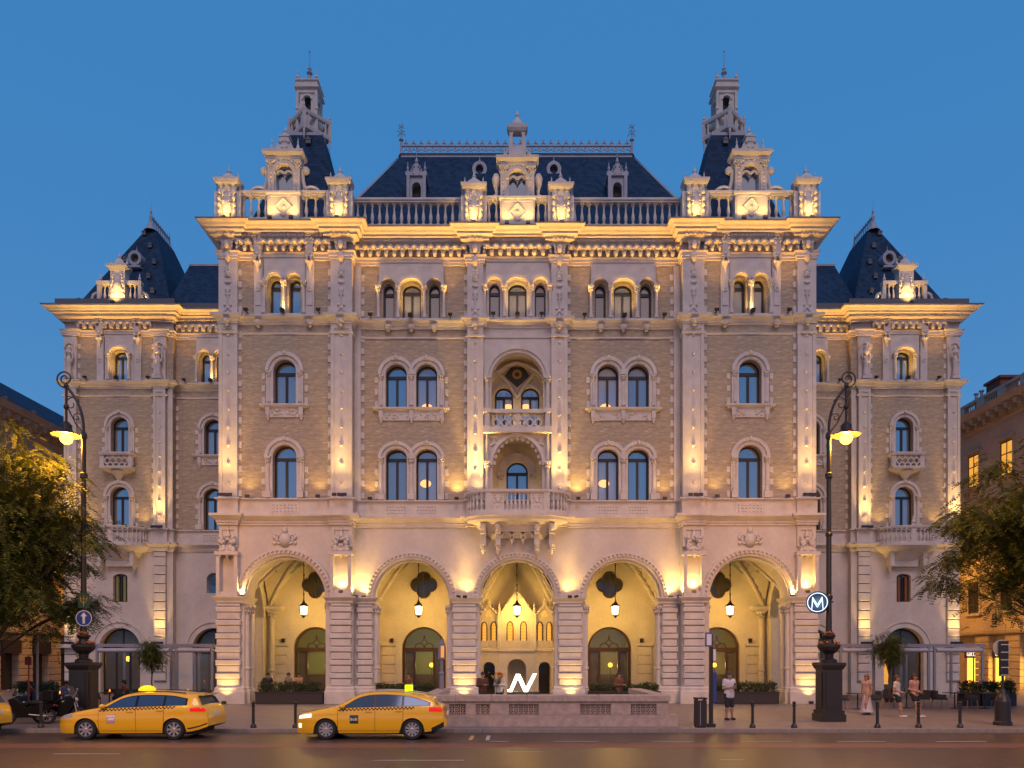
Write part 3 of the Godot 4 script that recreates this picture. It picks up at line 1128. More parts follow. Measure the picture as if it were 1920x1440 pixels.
func palace_trim() -> void:
	for s in [-1, 1]:
		# pilasters, storeys one and two, then three
		pilaster(s * XC0, s * XC1, SILL, STR0, ZC, ZC + 0.2)
		pilaster(s * XC0, s * XC1, STR1, ARC0, ZC, ZC + 0.2, "pilaster", false)
		pilaster(s * XS0, s * XS1, SILL, STR0, ZS, ZS + 0.18)
		pilaster(s * XS0, s * XS1, STR1, ARC0, ZS, ZS + 0.18, "pilaster", false)
		pilaster(s * XO0, s * XO1, SILL, STR0, ZS, ZS + 0.18)
		pilaster(s * XO0, s * XO1, STR1, ARC0, ZS, ZS + 0.18, "pilaster", false)
		# narrow strips in the corner of the projection
		pilaster(s * (XS0 - 0.3), s * XS0, SILL, STR0, ZM, ZM + 0.1, "pilaster_strip", false)
		pilaster(s * (XS0 - 0.3), s * XS0, STR1, ARC0, ZM, ZM + 0.1, "pilaster_strip", false)
		for x in [s * (XC0 + XC1) / 2]:
			studs(x, SILL + 0.55, STR0 - 0.4, ZC + 0.15)
		for x in [s * (XS0 + XS1) / 2, s * (XO0 + XO1) / 2]:
			studs(x, SILL + 0.75, STR0 - 0.3, ZS + 0.13)
		# festoons on the pilasters of the third storey
		for e in [[s * (XC0 + XC1) / 2, ZC + 0.2], [s * (XS0 + XS1) / 2, ZS + 0.18], [s * (XO0 + XO1) / 2, ZS + 0.18]]:
			var f := MB.new()
			f.ball(Vector3(e[0], 21.1, e[1] + 0.06), Vector3(0.14, 0.26, 0.16), 9, 6)
			f.ball(Vector3(e[0], 20.3, e[1] + 0.02), Vector3(0.13, 0.16, 0.08), 8, 5)
			carving(f, e[0], 19.2, 20.9, 0.1, e[1] + 0.02, 5, 12, 0.075)
			f.lathe([Vector2(0.0, -0.5), Vector2(0.07, 0.0), Vector2(0.1, 0.25), Vector2(0.04, 0.4)], Vector3(e[0], 19.3, e[1] + 0.01), 7)
			carving(f, e[0], 18.45, 18.85, 0.16, e[1] + 0.02, 6, 6, 0.06)
			part(pal, "festoon", f, M.stone)
		# quoins at the edges of the brick fields
		for e in [[XC1, 1, ZM], [XS0 - 0.3, -1, ZM], [XS1, 1, ZS], [XO0, -1, ZS]]:
			quoins(pal, s * e[0], e[1] * s, SILL + 0.1, STR0 - 0.3, e[2])
			quoins(pal, s * e[0], e[1] * s, STR1 + 0.2, ARC0 - 0.1, e[2])
		# surrounds
		for t in [-1, 1]:
			surround(pal, op(s * (XM + t * 0.73), 0.51, W1S, W1T, 0.42), ZM, true, 0.004 * t)
			surround(pal, op(s * (XM + t * 0.73), 0.51, W2S, W2T), ZM, false, 0.004 * t)
		surround(pal, op(s * XSC, 0.57, W1S, W1T + 0.05), ZS, true)
		surround(pal, op(s * XSC, 0.54, W2S, W2T + 0.02), ZS, false)
		for e in [[XM - 1.36, 1, ZM], [XM + 1.36, -1, ZM]]:
			pass
		for e in [[s * XM - 1.6, -1, ZM], [s * XM + 1.6, 1, ZM], [s * XSC - 0.93, -1, ZS], [s * XSC + 0.93, 1, ZS]]:
			quoins(pal, e[0], e[1], W1S + 0.05, W1T - 0.6, e[2])
			quoins(pal, e[0], e[1], W2S + 0.05, W2T - 0.6, e[2])
		bracket_sill(s * XM - 1.62, s * XM + 1.62, W2S, ZM, 3)
		bracket_sill(s * XSC - 0.95, s * XSC + 0.95, W2S, ZS, 2)
		# third-storey window groups: stone field, colonnettes, hood arches
		third_group(s * XM, ZM, [[-1.1, 0.27, 0.4], [0.0, 0.45, 0.36], [1.1, 0.27, 0.4]], 1.55)
		third_group(s * XSC, ZS, [[-0.47, 0.27, 0.36], [0.47, 0.27, 0.36]], 0.98)
		# framing strips beside the twin windows of the side bay
		for t in [-1, 1]:
			var x: float = s * XSC + t * 1.22
			var b := MB.new()
			b.box(x - 0.2, x + 0.2, STR1, ARC0, ZS, ZS + 0.16)
			b.box(x - 0.13, x + 0.13, STR1 + 0.45, ARC0 - 0.5, ZS + 0.16, ZS + 0.2)
			b.arch(x, 19.6, 0.06, 0.12, ZS + 0.2, ZS + 0.24, 0, TAU, 12)
			carving(b, x, 20.75, 22.0, 0.17, ZS + 0.28, 91, 12, 0.09)
			b.box(x - 0.17, x + 0.17, 21.1, 21.9, ZS, ZS + 0.3)
			b.lathe([Vector2(0.0, -0.5), Vector2(0.1, -0.1), Vector2(0.17, 0.1)], Vector3(x, 20.75, ZS + 0.2), 7)
			part(pal, "console_strip", b, M.stone)
		# parapet panels under the first-floor windows
		for c in [s * XM - 0.73, s * XM + 0.73]:
			relief_panel(c, 0.48, ZM + 0.05)
		relief_panel(s * XSC, 0.62, ZS + 0.05)
	third_group(0.0, ZC, [[-1.1, 0.27, 0.4], [0.0, 0.45, 0.36], [1.1, 0.27, 0.4]], 1.5)
	# string courses, broken forward round the pilasters
	var plan := front_plan(0.0)
	var b1 := MB.new()
	b1.sweep(plan, [Vector2(0.0, STR0), Vector2(0.05, STR0 + 0.03), Vector2(0.05, STR0 + 0.12), Vector2(0.1, STR0 + 0.16), Vector2(0.16, STR0 + 0.26), Vector2(0.3, STR0 + 0.33), Vector2(0.3, STR1), Vector2(-0.2, STR1 + 0.02)])
	part(pal, "string_course", b1, M.stone)
	var b2 := MB.new()
	b2.sweep(plan, [Vector2(0.0, 17.5), Vector2(0.05, 17.52), Vector2(0.05, 17.6), Vector2(0.0, 17.62)])
	part(pal, "moulding", b2, M.stone)
	# parapet band between arcade and first floor
	var b3 := MB.new()
	b3.sweep(plan, [Vector2(0.0, C1A), Vector2(0.06, C1A + 0.02), Vector2(0.06, C1A + 0.1), Vector2(0.1, C1A + 0.14), Vector2(0.1, C1A + 0.22), Vector2(0.2, C1A + 0.32), Vector2(0.34, C1A + 0.42), Vector2(0.34, C1B), Vector2(0.1, C1B + 0.02), Vector2(0.04, C1B + 0.03), Vector2(0.04, SILL - 0.12), Vector2(0.16, SILL - 0.06), Vector2(0.16, SILL), Vector2(-0.2, SILL + 0.01)])
	part(pal, "parapet_band", b3, M.stone)
	# carved keys on the string course
	for s in [-1, 1]:
		for e in [[(XC0 + XC1) / 2, ZC + 0.2], [(XS0 + XS1) / 2, ZS + 0.18], [(XO0 + XO1) / 2, ZS + 0.18], [XSC - 1.22, ZS], [XSC + 1.22, ZS], [XM - 1.1, ZM], [XM, ZM], [XM + 1.1, ZM]]:
			var k := MB.new()
			k.ball(Vector3(s * e[0], STR0 + 0.08, e[1] + 0.22), Vector3(0.2, 0.11, 0.12), 8, 5)
			k.ball(Vector3(s * e[0], STR0 - 0.06, e[1] + 0.14), Vector3(0.1, 0.1, 0.08), 8, 5)
			part(pal, "carved_key", k, M.stone)
	# floodlights: on the string course for the third storey, on the sill for the pilasters
	for e in [[0.0, ZC, 1.15], [XM, ZM, 1.9], [-XM, ZM, 1.9], [XSC, ZS, 1.7], [-XSC, ZS, 1.7]]:
		for k in [-1, 1]:
			eaves_lamp(Vector3(e[0] + k * e[2], STR1, e[1]), 29.0 if e[0] else 22.0)
		eaves_lamp(Vector3(e[0], STR1, e[1]), 14.0)
		uplight(pal, Vector3(e[0], STR1 + 0.12, e[1] + 0.42), Vector3(0, 1, -0.3), 3.2, 58, Color(1.0, 0.78, 0.4), 0.15)
	for s in [-1, 1]:
		for e in [[(XS0 + XS1) / 2, ZS + 0.18], [(XO0 + XO1) / 2, ZS + 0.18]]:
			graze(pal, Vector3(s * e[0], SILL + 0.12, e[1] + 0.4), 10.5)
	for x in [-(XC0 + XC1) / 2, (XC0 + XC1) / 2]:
		graze(pal, Vector3(x, SILL + 0.3, ZC + 0.55), 22.0 if x < 0 else 14.0)
	for s in [-1, 1]:
		for e in [[XS1 + 0.55, ZS], [XO0 - 0.55, ZS], [XC1 + 0.5, ZM], [XS0 - 0.8, ZM]]:
			uplight(pal, Vector3(s * e[0], SILL + 0.08, e[1] + 0.4), Vector3(0, 1, -0.05), 1.7 if e[0] != XC1 + 0.5 else 5.0, 56)

# a lamp on a short arm that lights the eaves from below
func eaves_lamp(at: Vector3, energy: float) -> void:
	uplight(pal, at + Vector3(0, 0.16, 0.5), Vector3(0, 1, 0.3), energy * 0.8, 40, Color(1.0, 0.71, 0.30), 0.15)
	part(pal, "lamp_arm", MB.new().box(at.x - 0.025, at.x + 0.025, at.y + 0.03, at.y + 0.08, at.z - 0.02, at.z + 0.5), M.iron)

# narrow beams sent up along a pilaster
func graze(parent: Node, where: Vector3, energy: float) -> void:
	for k in [-0.24, 0.0, 0.24]:
		uplight(parent, where + Vector3(k, 0, 0), Vector3(0, 1, -0.07), energy * 0.95, 23, Color(1.0, 0.78, 0.42), 0.06)
	uplight(parent, where + Vector3(0.12, -0.02, 0.0), Vector3(0, 1, -0.1), energy * 0.07, 62, Color(1.0, 0.78, 0.42), 0.06, false)

# plan of the front with every break, left to right
func front_plan(extra: float) -> Array:
	var half := [[XO1, ZS + 0.18], [XO0, ZS + 0.18], [XO0, ZS], [XS1, ZS], [XS1, ZS + 0.18], [XS0, ZS + 0.18], [XS0, ZM + 0.02], [XC1, ZM + 0.02], [XC1, ZC + 0.2], [XC0, ZC + 0.2], [XC0, ZC]]
	var out := [Vector2(-XO1 - extra, -9.0)]
	for e in half:
		out.append(Vector2(-e[0] - (extra if e[0] == XO1 else 0.0), e[1] + extra))
	half.reverse()
	for e in half:
		out.append(Vector2(e[0] + (extra if e[0] == XO1 else 0.0), e[1] + extra))
	out.append(Vector2(XO1 + extra, -9.0))
	return out

func relief_panel(x: float, half: float, z: float) -> void:
	var b := MB.new()
	b.box(x - half - 0.08, x + half + 0.08, C1B + 0.08, SILL - 0.16, z - 0.05, z + 0.012)
	var rng := RandomNumberGenerator.new()
	rng.seed = 3
	for i in 7:
		for j in 3:
			b.ball(Vector3(x - half + half * 2 * (i + 0.5) / 7.0, C1B + 0.17 + j * 0.15, z + 0.01), Vector3(0.055, 0.05, 0.04), 6, 4)
	part(pal, "relief_panel", b, M.stone)

func third_group(x: float, z: float, lights: Array, half: float) -> void:
	var b := MB.new()
	var ops := []
	for l in lights:
		ops.append(op(x + l[0], l[1] + 0.13, STR1, W3T + 0.12, l[2] + 0.13))
	wall_row(b, x - half, x + half, STR1, ARC0, ops, z - 0.02, z + 0.1)
	for l in lights:
		var top: float = W3T + 0.12
		var w: float = l[1] + 0.13
		var sp: float = top - (l[2] + 0.13)
		b.arch(x + l[0], sp, w + 0.02, w + 0.15, z, z + 0.26, 0, PI, 16, (l[2] + 0.15) / (w + 0.02))
	var xs := []
	for l in lights:
		for s in [-1, 1]:
			xs.append(x + l[0] + s * (l[1] + 0.2))
	var done := []
	for xx in xs:
		var near := false
		for d in done:
			if absf(d - xx) < 0.25:
				near = true
		if near:
			continue
		done.append(xx)
		column(b, xx, STR1 + 0.05, W3T - 0.5, z + 0.2, 0.075)
		capital(b, xx, W3T - 0.52, z + 0.2, 0.09, 0.3)
	b.box(x - half, x + half, STR1 - 0.02, STR1 + 0.05, z, z + 0.24)
	part(pal, "window_group", b, M.stone)

func palace_cornice() -> void:
	var plan := front_plan(0.0)
	var b := MB.new()
	b.sweep(plan, [Vector2(0.0, ARC0), Vector2(0.05, ARC0 + 0.02), Vector2(0.05, ARC0 + 0.12), Vector2(0.09, ARC0 + 0.14), Vector2(0.09, ARC0 + 0.26), Vector2(0.16, ARC1), Vector2(0.0, ARC1 + 0.02)])
	part(pal, "architrave", b, M.stone)
	b = MB.new()
	b.sweep(plan, [Vector2(0.0, COR0 - 0.02), Vector2(0.1, COR0), Vector2(0.1, COR0 + 0.1), Vector2(0.3, COR0 + 0.18), Vector2(0.3, COR0 + 0.3), Vector2(0.46, COR0 + 0.36), Vector2(0.46, COR0 + 0.46), Vector2(0.56, COR0 + 0.5), Vector2(0.62, COR0 + 0.58), Vector2(0.76, COR0 + 0.66), Vector2(0.76, COR1), Vector2(-0.6, COR1 + 0.1)])
	part(pal, "cornice", b, M.stone)
	var lead := MB.new()
	lead.sweep(plan, [Vector2(0.70, COR1 - 0.0), Vector2(0.80, COR1 + 0.004), Vector2(0.80, COR1 + 0.035), Vector2(-0.55, COR1 + 0.14)])
	part(pal, "gutter_flashing", lead, M.zinc)
	# dentils and the corbel table of little arches
	var dent := MB.new()
	for seg in range(plan.size() - 1):
		var p: Vector2 = plan[seg]
		var q: Vector2 = plan[seg + 1]
		if absf(p.y - q.y) > 0.01 or absf(q.x - p.x) < 0.3:
			continue
		var n := int((q.x - p.x) / 0.17)
		for i in n:
			var x := p.x + (q.x - p.x) * (i + 0.5) / n
			dent.box(x - 0.05, x + 0.05, COR0 + 0.19, COR0 + 0.3, p.y + 0.28, p.y + 0.36)
	var dd := part(pal, "dentil_row", dent, M.stone)
	dd.set_meta("kind", "stuff")
	var unit := MB.new()
	unit.arch(0, 0.0, 0.1, 0.2, 0.0, 0.3, 0, PI, 8)
	unit.arch(0, 0.06, 0.1, 0.15, 0.3, 0.34, 0, PI, 8)
	unit.box(-0.2, -0.1, -0.12, 0.0, 0.0, 0.3)
	unit.box(0.1, 0.2, -0.12, 0.0, 0.0, 0.3)
	unit.ball(Vector3(-0.17, -0.16, 0.24), Vector3(0.07, 0.13, 0.13), 7, 5)
	unit.ball(Vector3(0.17, -0.16, 0.24), Vector3(0.07, 0.13, 0.13), 7, 5)
	unit.arch(0, 0.0, 0.11, 0.2, 0.3, 0.42, 0, PI, 8)
	var um := unit.mesh()
	for e in [[-XC0, XC0, ZC], [XC1, XS0, ZM], [-XS0, -XC1, ZM], [XS1, XO0, ZS], [-XO0, -XS1, ZS]]:
		var n := int((e[1] - e[0]) / 0.365)
		for i in n:
			var x: float = e[0] + (e[1] - e[0]) * (i + 0.5) / n
			if e[2] == ZS and absf(absf(x - signf(x) * XSC) - 1.22) < 0.25:
				continue
			put_mesh(pal, "corbel_arch", um, M.stone, Vector3(x, ARC1 + 0.3, e[2]))
	# carved heads on the pilaster axes
	for s in [-1, 1]:
		for e in [[(XC0 + XC1) / 2, ZC + 0.2], [(XS0 + XS1) / 2, ZS + 0.18], [(XO0 + XO1) / 2, ZS + 0.18]]:
			var h := MB.new()
			h.box(s * e[0] - 0.24, s * e[0] + 0.24, ARC1, COR0, e[1] - 0.02, e[1] + 0.1)
			h.ball(Vector3(s * e[0], ARC1 + 0.26, e[1] + 0.16), Vector3(0.13, 0.2, 0.15), 9, 6)
			carving(h, s * e[0], ARC1 + 0.05, COR0, 0.3, e[1] + 0.12, 17, 7, 0.075)
			part(pal, "carved_head", h, M.stone)

# ---------------------------------------------------------------- loggia and balcony of the middle bay
func palace_loggia() -> void:
	var b := MB.new()
	# recess: side walls, floors, back wall
	wall_row(b, -2.4, 2.4, SILL, MIDW, [op(0.0, 0.54, SILL + 0.02, 12.0)], -1.9, -1.6)
	wall_row(b, -2.4, 2.4, MIDW, STR0 - 0.2, [op(-0.66, 0.46, MIDW + 0.5, 15.75), op(0.66, 0.46, MIDW + 0.5, 15.75)], -1.9, -1.6)
	for s in [-1, 1]:
		b.box(minf(s * 1.7, s * 2.4), maxf(s * 1.7, s * 2.4), SILL - 0.3, STR0 - 0.2, -1.6, -0.35)
	b.box(-1.7, 1.7, MIDW - 0.25, MIDW, -1.6, -0.35)
	b.box(-1.7, 1.7, C1A, SILL - 0.02, -1.6, -0.35)
	part(pal, "loggia_wall", b, M.cream)
	part(pal, "loggia_room", MB.new().box(-2.4, 2.4, SILL, STR0 - 0.2, -3.6, -3.5).box(-2.5, -2.4, SILL, STR0 - 0.2, -3.6, -1.9).box(2.4, 2.5, SILL, STR0 - 0.2, -3.6, -1.9).box(-2.4, 2.4, MIDW - 0.1, MIDW + 0.1, -3.5, -1.9).box(-2.4, 2.4, STR0 - 0.3, STR0 - 0.2, -3.5, -1.9), M.cream)
	window(pal, op(0.0, 0.54, SILL + 0.02, 12.0), -1.75, 1)
	for s in [-1, 1]:
		window(pal, op(s * 0.66, 0.46, MIDW + 0.5, 15.75), -1.75, 1, Vector3(-0.2 * s, 1.25, -0.5))
	# ring mouldings round the recess windows
	var rg := MB.new()
	rg.arch(0.0, 11.46, 0.62, 0.98, -1.6, -1.52, 0, PI, 20)
	for s in [-1, 1]:
		rg.box(s * 0.8 - 0.16, s * 0.8 + 0.16, SILL, 11.46, -1.6, -1.53)
		capital(rg, s * 0.8, 11.1, -1.5, 0.1, 0.32)
		rg.arch(s * 0.66, 15.29, 0.52, 0.64, -1.6, -1.53, 0, PI, 16)
	part(pal, "loggia_moulding", rg, M.stone)
	# ribbed vault of the upper loggia with a roundel
	var v := MB.new()
	for s in [-1, 1]:
		v.tube([Vector3(s * 1.6, 15.4, -0.45), Vector3(s * 1.1, 16.2, -0.8), Vector3(s * 0.5, 16.7, -1.1), Vector3(0, 16.9, -1.25)], 0.09, 6)
		v.tube([Vector3(s * 1.6, 15.6, -1.55), Vector3(s * 1.1, 16.3, -1.5), Vector3(s * 0.4, 16.75, -1.4), Vector3(0, 16.9, -1.3)], 0.09, 6)
		v.tube([Vector3(0, 15.2, -1.56), Vector3(s * 0.3, 15.75, -1.54), Vector3(s * 0.8, 16.35, -1.5), Vector3(s * 1.2, 16.7, -1.4)], 0.1, 6)
	v.box(-1.7, 1.7, 17.0, 17.1, -1.6, -0.35)
	part(pal, "loggia_vault", v, M.stone)
	var pnl := MB.new()
	pnl.prism(PackedVector2Array([Vector2(0, 15.75), Vector2(0.62, 16.35), Vector2(0.3, 16.78), Vector2(-0.3, 16.78), Vector2(-0.62, 16.35)]), -1.6, -1.56)
	part(pal, "painted_panel", pnl, mat(Color(0.045, 0.05, 0.055), 0.7))
	var rd := MB.new()
	rd.arch(0, 16.4, 0.12, 0.24, -1.57, -1.5, 0, TAU, 18)
	part(pal, "roundel", rd, mat(Color(0.35, 0.22, 0.1), 0.6))
	# arches of the front with colonnettes
	var a := MB.new()
	a.arch(0, 15.57, 1.25, 1.4, ZC, ZC + 0.07, 0, PI, 26)
	a.arch(0, 15.57, 1.4, 1.6, ZC, ZC + 0.14, 0, PI, 26)
	a.arch(0, 11.38, 1.2, 1.36, ZC, ZC + 0.12, 0, PI, 26, 1.4 / 1.2)
	for k in 13:
		var t := PI * (k + 0.5) / 13.0
		a.arch(cos(t) * 1.13, 11.38 + sin(t) * 1.33, 0.0, 0.1, ZC - 0.12, ZC - 0.02, 0, TAU, 8)
	part(pal, "loggia_arch", a, M.stone)
	var sp := MB.new()
	for s in [-1, 1]:
		carving(sp, s * 1.12, 12.35, 12.85, 0.16, ZC + 0.02, 12, 6, 0.06)
	part(pal, "spandrel_carving", sp, M.stone)
	for s in [-1, 1]:
		var c := MB.new()
		column(c, s * 1.45, SILL + 0.05, 11.2, ZC + 0.16, 0.09)
		capital(c, s * 1.45, 11.2, ZC + 0.16, 0.1, 0.35)
		column(c, s * 1.45, 11.6, MIDW - 0.35, ZC + 0.14, 0.07)
		column(c, s * 1.45, 14.05, 15.3, ZC + 0.16, 0.09)
		capital(c, s * 1.45, 15.3, ZC + 0.16, 0.1, 0.3)
		c.box(s * 1.45 - 0.17, s * 1.45 + 0.17, MIDW - 0.3, MIDW, ZC, ZC + 0.36)
		c.box(s * 1.45 - 0.17, s * 1.45 + 0.17, 13.85, 14.05, ZC, ZC + 0.36)
		c.box(s * 1.45 - 0.12, s * 1.45 + 0.12, MIDW, 13.85, ZC, ZC + 0.3)
		part(pal, "loggia_column", c, M.stone)
	# balustrade of the upper loggia: rail, base, pierced tracery rings
	var rl := MB.new()
	rl.box(-1.3, 1.3, 13.85, 14.02, ZC - 0.1, ZC + 0.3)
	rl.box(-1.3, 1.3, MIDW - 0.28, MIDW - 0.02, ZC, ZC + 0.32)
	rl.box(-0.09, 0.09, MIDW - 0.02, 13.85, ZC - 0.05, ZC + 0.24)
	var lb := part(pal, "loggia_balustrade", rl, M.stone)
	var ringm := MB.new().arch(0, 0, 0.13, 0.2, -0.06, 0.06, 0, TAU, 14).box(-0.05, 0.05, -0.45, -0.18, -0.05, 0.05).box(-0.05, 0.05, 0.18, 0.42, -0.05, 0.05).mesh()
	for k in 6:
		put_mesh(lb, "tracery_ring", ringm, M.stone, Vector3(-1.0 + k * 0.4, 13.42, ZC + 0.1))
	# great balcony: bowed slab, balustrade, corbels
	var bal := MB.new()
	var plan := [Vector2(-2.5, 0.1)]
	for k in 9:
		var t := PI - (PI / 2) * k / 8.0
		plan.append(Vector2(-1.25 + 1.2 * cos(t), 0.15 + 1.15 * sin(t)))
	for k in 9:
		var t := PI / 2 - (PI / 2) * k / 8.0
		plan.append(Vector2(1.25 + 1.2 * cos(t), 0.15 + 1.15 * sin(t)))
	plan.append(Vector2(2.5, 0.1))
	bal.sweep(plan, [Vector2(-1.3, 7.75), Vector2(-0.75, 8.15), Vector2(-0.5, 8.45), Vector2(-0.12, 8.55), Vector2(0.0, 8.62), Vector2(0.04, 8.72), Vector2(0.12, 8.78), Vector2(0.12, 8.9), Vector2(-1.15, 8.92)])
	part(pal, "balcony_slab", bal, M.stone)
	var rail := MB.new()
	rail.sweep(plan, [Vector2(-0.16, 9.86), Vector2(0.04, 9.86), Vector2(0.06, 9.92), Vector2(0.06, 9.99), Vector2(-0.18, 9.99), Vector2(-0.18, 9.86)])
	rail.sweep(plan, [Vector2(0.02, 8.9), Vector2(0.02, 9.04), Vector2(-0.16, 9.04)])
	var bs := part(pal, "balcony_balustrade", rail, M.stone)
	var post := MB.new()
	for s in [-1, 1]:
		post.box(s * 1.35 - 0.14, s * 1.35 + 0.14, 9.0, 9.86, 1.1, 1.3)
		post.box(minf(s * 0.62, s * 1.21), maxf(s * 0.62, s * 1.21), 9.0, 9.86, 1.14, 1.25)
		carving(post, s * 0.9, 9.15, 9.75, 0.2, 1.25, 8, 6, 0.06)
	part(bs, "pedestal", post, M.stone)
	var bm := baluster(0.84, 0.075)
	for k in 6:
		put_mesh(bs, "baluster", bm, M.stone, Vector3(-0.48 + k * 0.192, 9.03, 1.2))
	for s in [-1, 1]:
		for k in 7:
			var t := PI / 2 - (PI / 2) * (k + 0.9) / 7.6
			put_mesh(bs, "baluster", bm, M.stone, Vector3(s * (1.25 + 1.12 * cos(t)), 9.03, 0.15 + 1.07 * sin(t)))
	# corbels
	for x in [-1.62, -0.92, 0.92, 1.62]:
		var c := MB.new()
		c.box(x - 0.13, x + 0.13, 8.0, 8.56, 0.1, 0.95)
		c.box(x - 0.12, x + 0.12, 7.5, 8.0, 0.1, 0.7)
		c.lathe([Vector2(0.0, -0.3), Vector2(0.06, -0.2), Vector2(0.13, -0.1), Vector2(0.1, -0.02), Vector2(0.14, 0.06), Vector2(0.14, 0.14), Vector2(0.12, 0.18)], Vector3(x, 7.36, 0.5), 8)
		c.box(x - 0.1, x + 0.1, 7.36, 7.52, 0.1, 0.6)
		c.ball(Vector3(x, 8.3, 0.96), Vector3(0.13, 0.2, 0.1), 8, 6)
		part(pal, "corbel", c, M.stone)
	var cb := MB.new()
	for k in 3:
		cb.arch(-0.52 + k * 0.52, 7.85, 0.17, 0.29, 0.1, 0.6, 0, PI, 12)
	for k in 2:
		cb.lathe([Vector2(0.0, -0.32), Vector2(0.05, -0.2), Vector2(0.1, -0.02)], Vector3(-0.26 + k * 0.52, 7.85, 0.45), 7)
	cb.box(-0.8, 0.8, 8.12, 8.5, 0.1, 0.75)
	part(pal, "corbel_arcade", cb, M.stone)
	# lamps standing in the loggia and under the balcony
	flood_bar(pal, Vector3(0.0, MIDW + 0.1, -0.5), Vector3(0, 1, -0.35), 1.6, 0.5)
	uplight(pal, Vector3(-1.3, SILL + 0.1, -0.6), Vector3(0.3, 1, -0.3), 0.5, 75)
	uplight(pal, Vector3(1.3, SILL + 0.1, -0.6), Vector3(-0.3, 1, -0.3), 0.5, 75)

# ---------------------------------------------------------------- attic: balustrade, piers, aedicules, roofs
const AT0 := 22.6
const ATR := 24.32

func rail_run(parent: Node, x0: float, x1: float, z: float, step := 0.34) -> void:
	var b := MB.new()
	b.box(x0, x1, AT0, 22.98, z - 0.2, z + 0.2)
	b.box(x0, x1, 22.98, 23.06, z - 0.16, z + 0.16)
	var o := part(parent, "roof_balustrade", b, M.stone)
	part(o, "handrail", MB.new().box(x0, x1, ATR - 0.2, ATR - 0.1, z - 0.16, z + 0.16).box(x0, x1, ATR - 0.1, ATR, z - 0.21, z + 0.21), M.stone)
	var n := maxi(1, int((x1 - x0) / step))
	var m := baluster(ATR - 0.2 - 23.06, 0.095)
	for i in n:
		put_mesh(o, "baluster", m, M.stone, Vector3(x0 + (x1 - x0) * (i + 0.5) / n, 23.06, z))

func attic_pier(x: float, z: float) -> void:
	var b := MB.new()
	b.box(x - 0.42, x + 0.42, AT0, 24.55, z - 0.3, z + 0.22)
	for s in [-1, 1]:
		b.box(x + s * 0.5 - 0.12, x + s * 0.5 + 0.12, AT0, 24.25, z - 0.25, z + 0.16)
		pinnacle(b, x + s * 0.52, 24.25, z, 0.09, 0.5)
		for k in 5:
			b.ball(Vector3(x + s * 0.36, 22.95 + k * 0.3, z + 0.26), Vector3(0.1, 0.13, 0.1), 7, 5)
	b.ball(Vector3(x, 23.55, z + 0.22), Vector3(0.27, 0.62, 0.12), 12, 8)
	carving(b, x, 23.0, 24.2, 0.2, z + 0.32, 21, 6, 0.06)
	var path := [Vector2(x - 0.42, z - 0.3), Vector2(x - 0.42, z + 0.22), Vector2(x + 0.42, z + 0.22), Vector2(x + 0.42, z - 0.3)]
	b.sweep(path, [Vector2(0.0, 24.4), Vector2(0.04, 24.5), Vector2(0.14, 24.56), Vector2(0.2, 24.68), Vector2(0.2, 24.76), Vector2(-0.2, 24.78)])
	b.lathe([Vector2(0.42, 24.76), Vector2(0.4, 24.86), Vector2(0.3, 25.0), Vector2(0.16, 25.12), Vector2(0.08, 25.2), Vector2(0.11, 25.28), Vector2(0.05, 25.36), Vector2(0.0, 25.62)], Vector3(x, 0, z - 0.04), 10)
	for s in [-1, 1]:
		pinnacle(b, x + s * 0.44, 24.76, z + 0.02, 0.09, 0.5)
	part(pal, "attic_pier", b, M.stone)
	uplight(pal, Vector3(x, COR1 + 0.2, z + 0.72), Vector3(0, 1, -0.2), 3.4, 62)

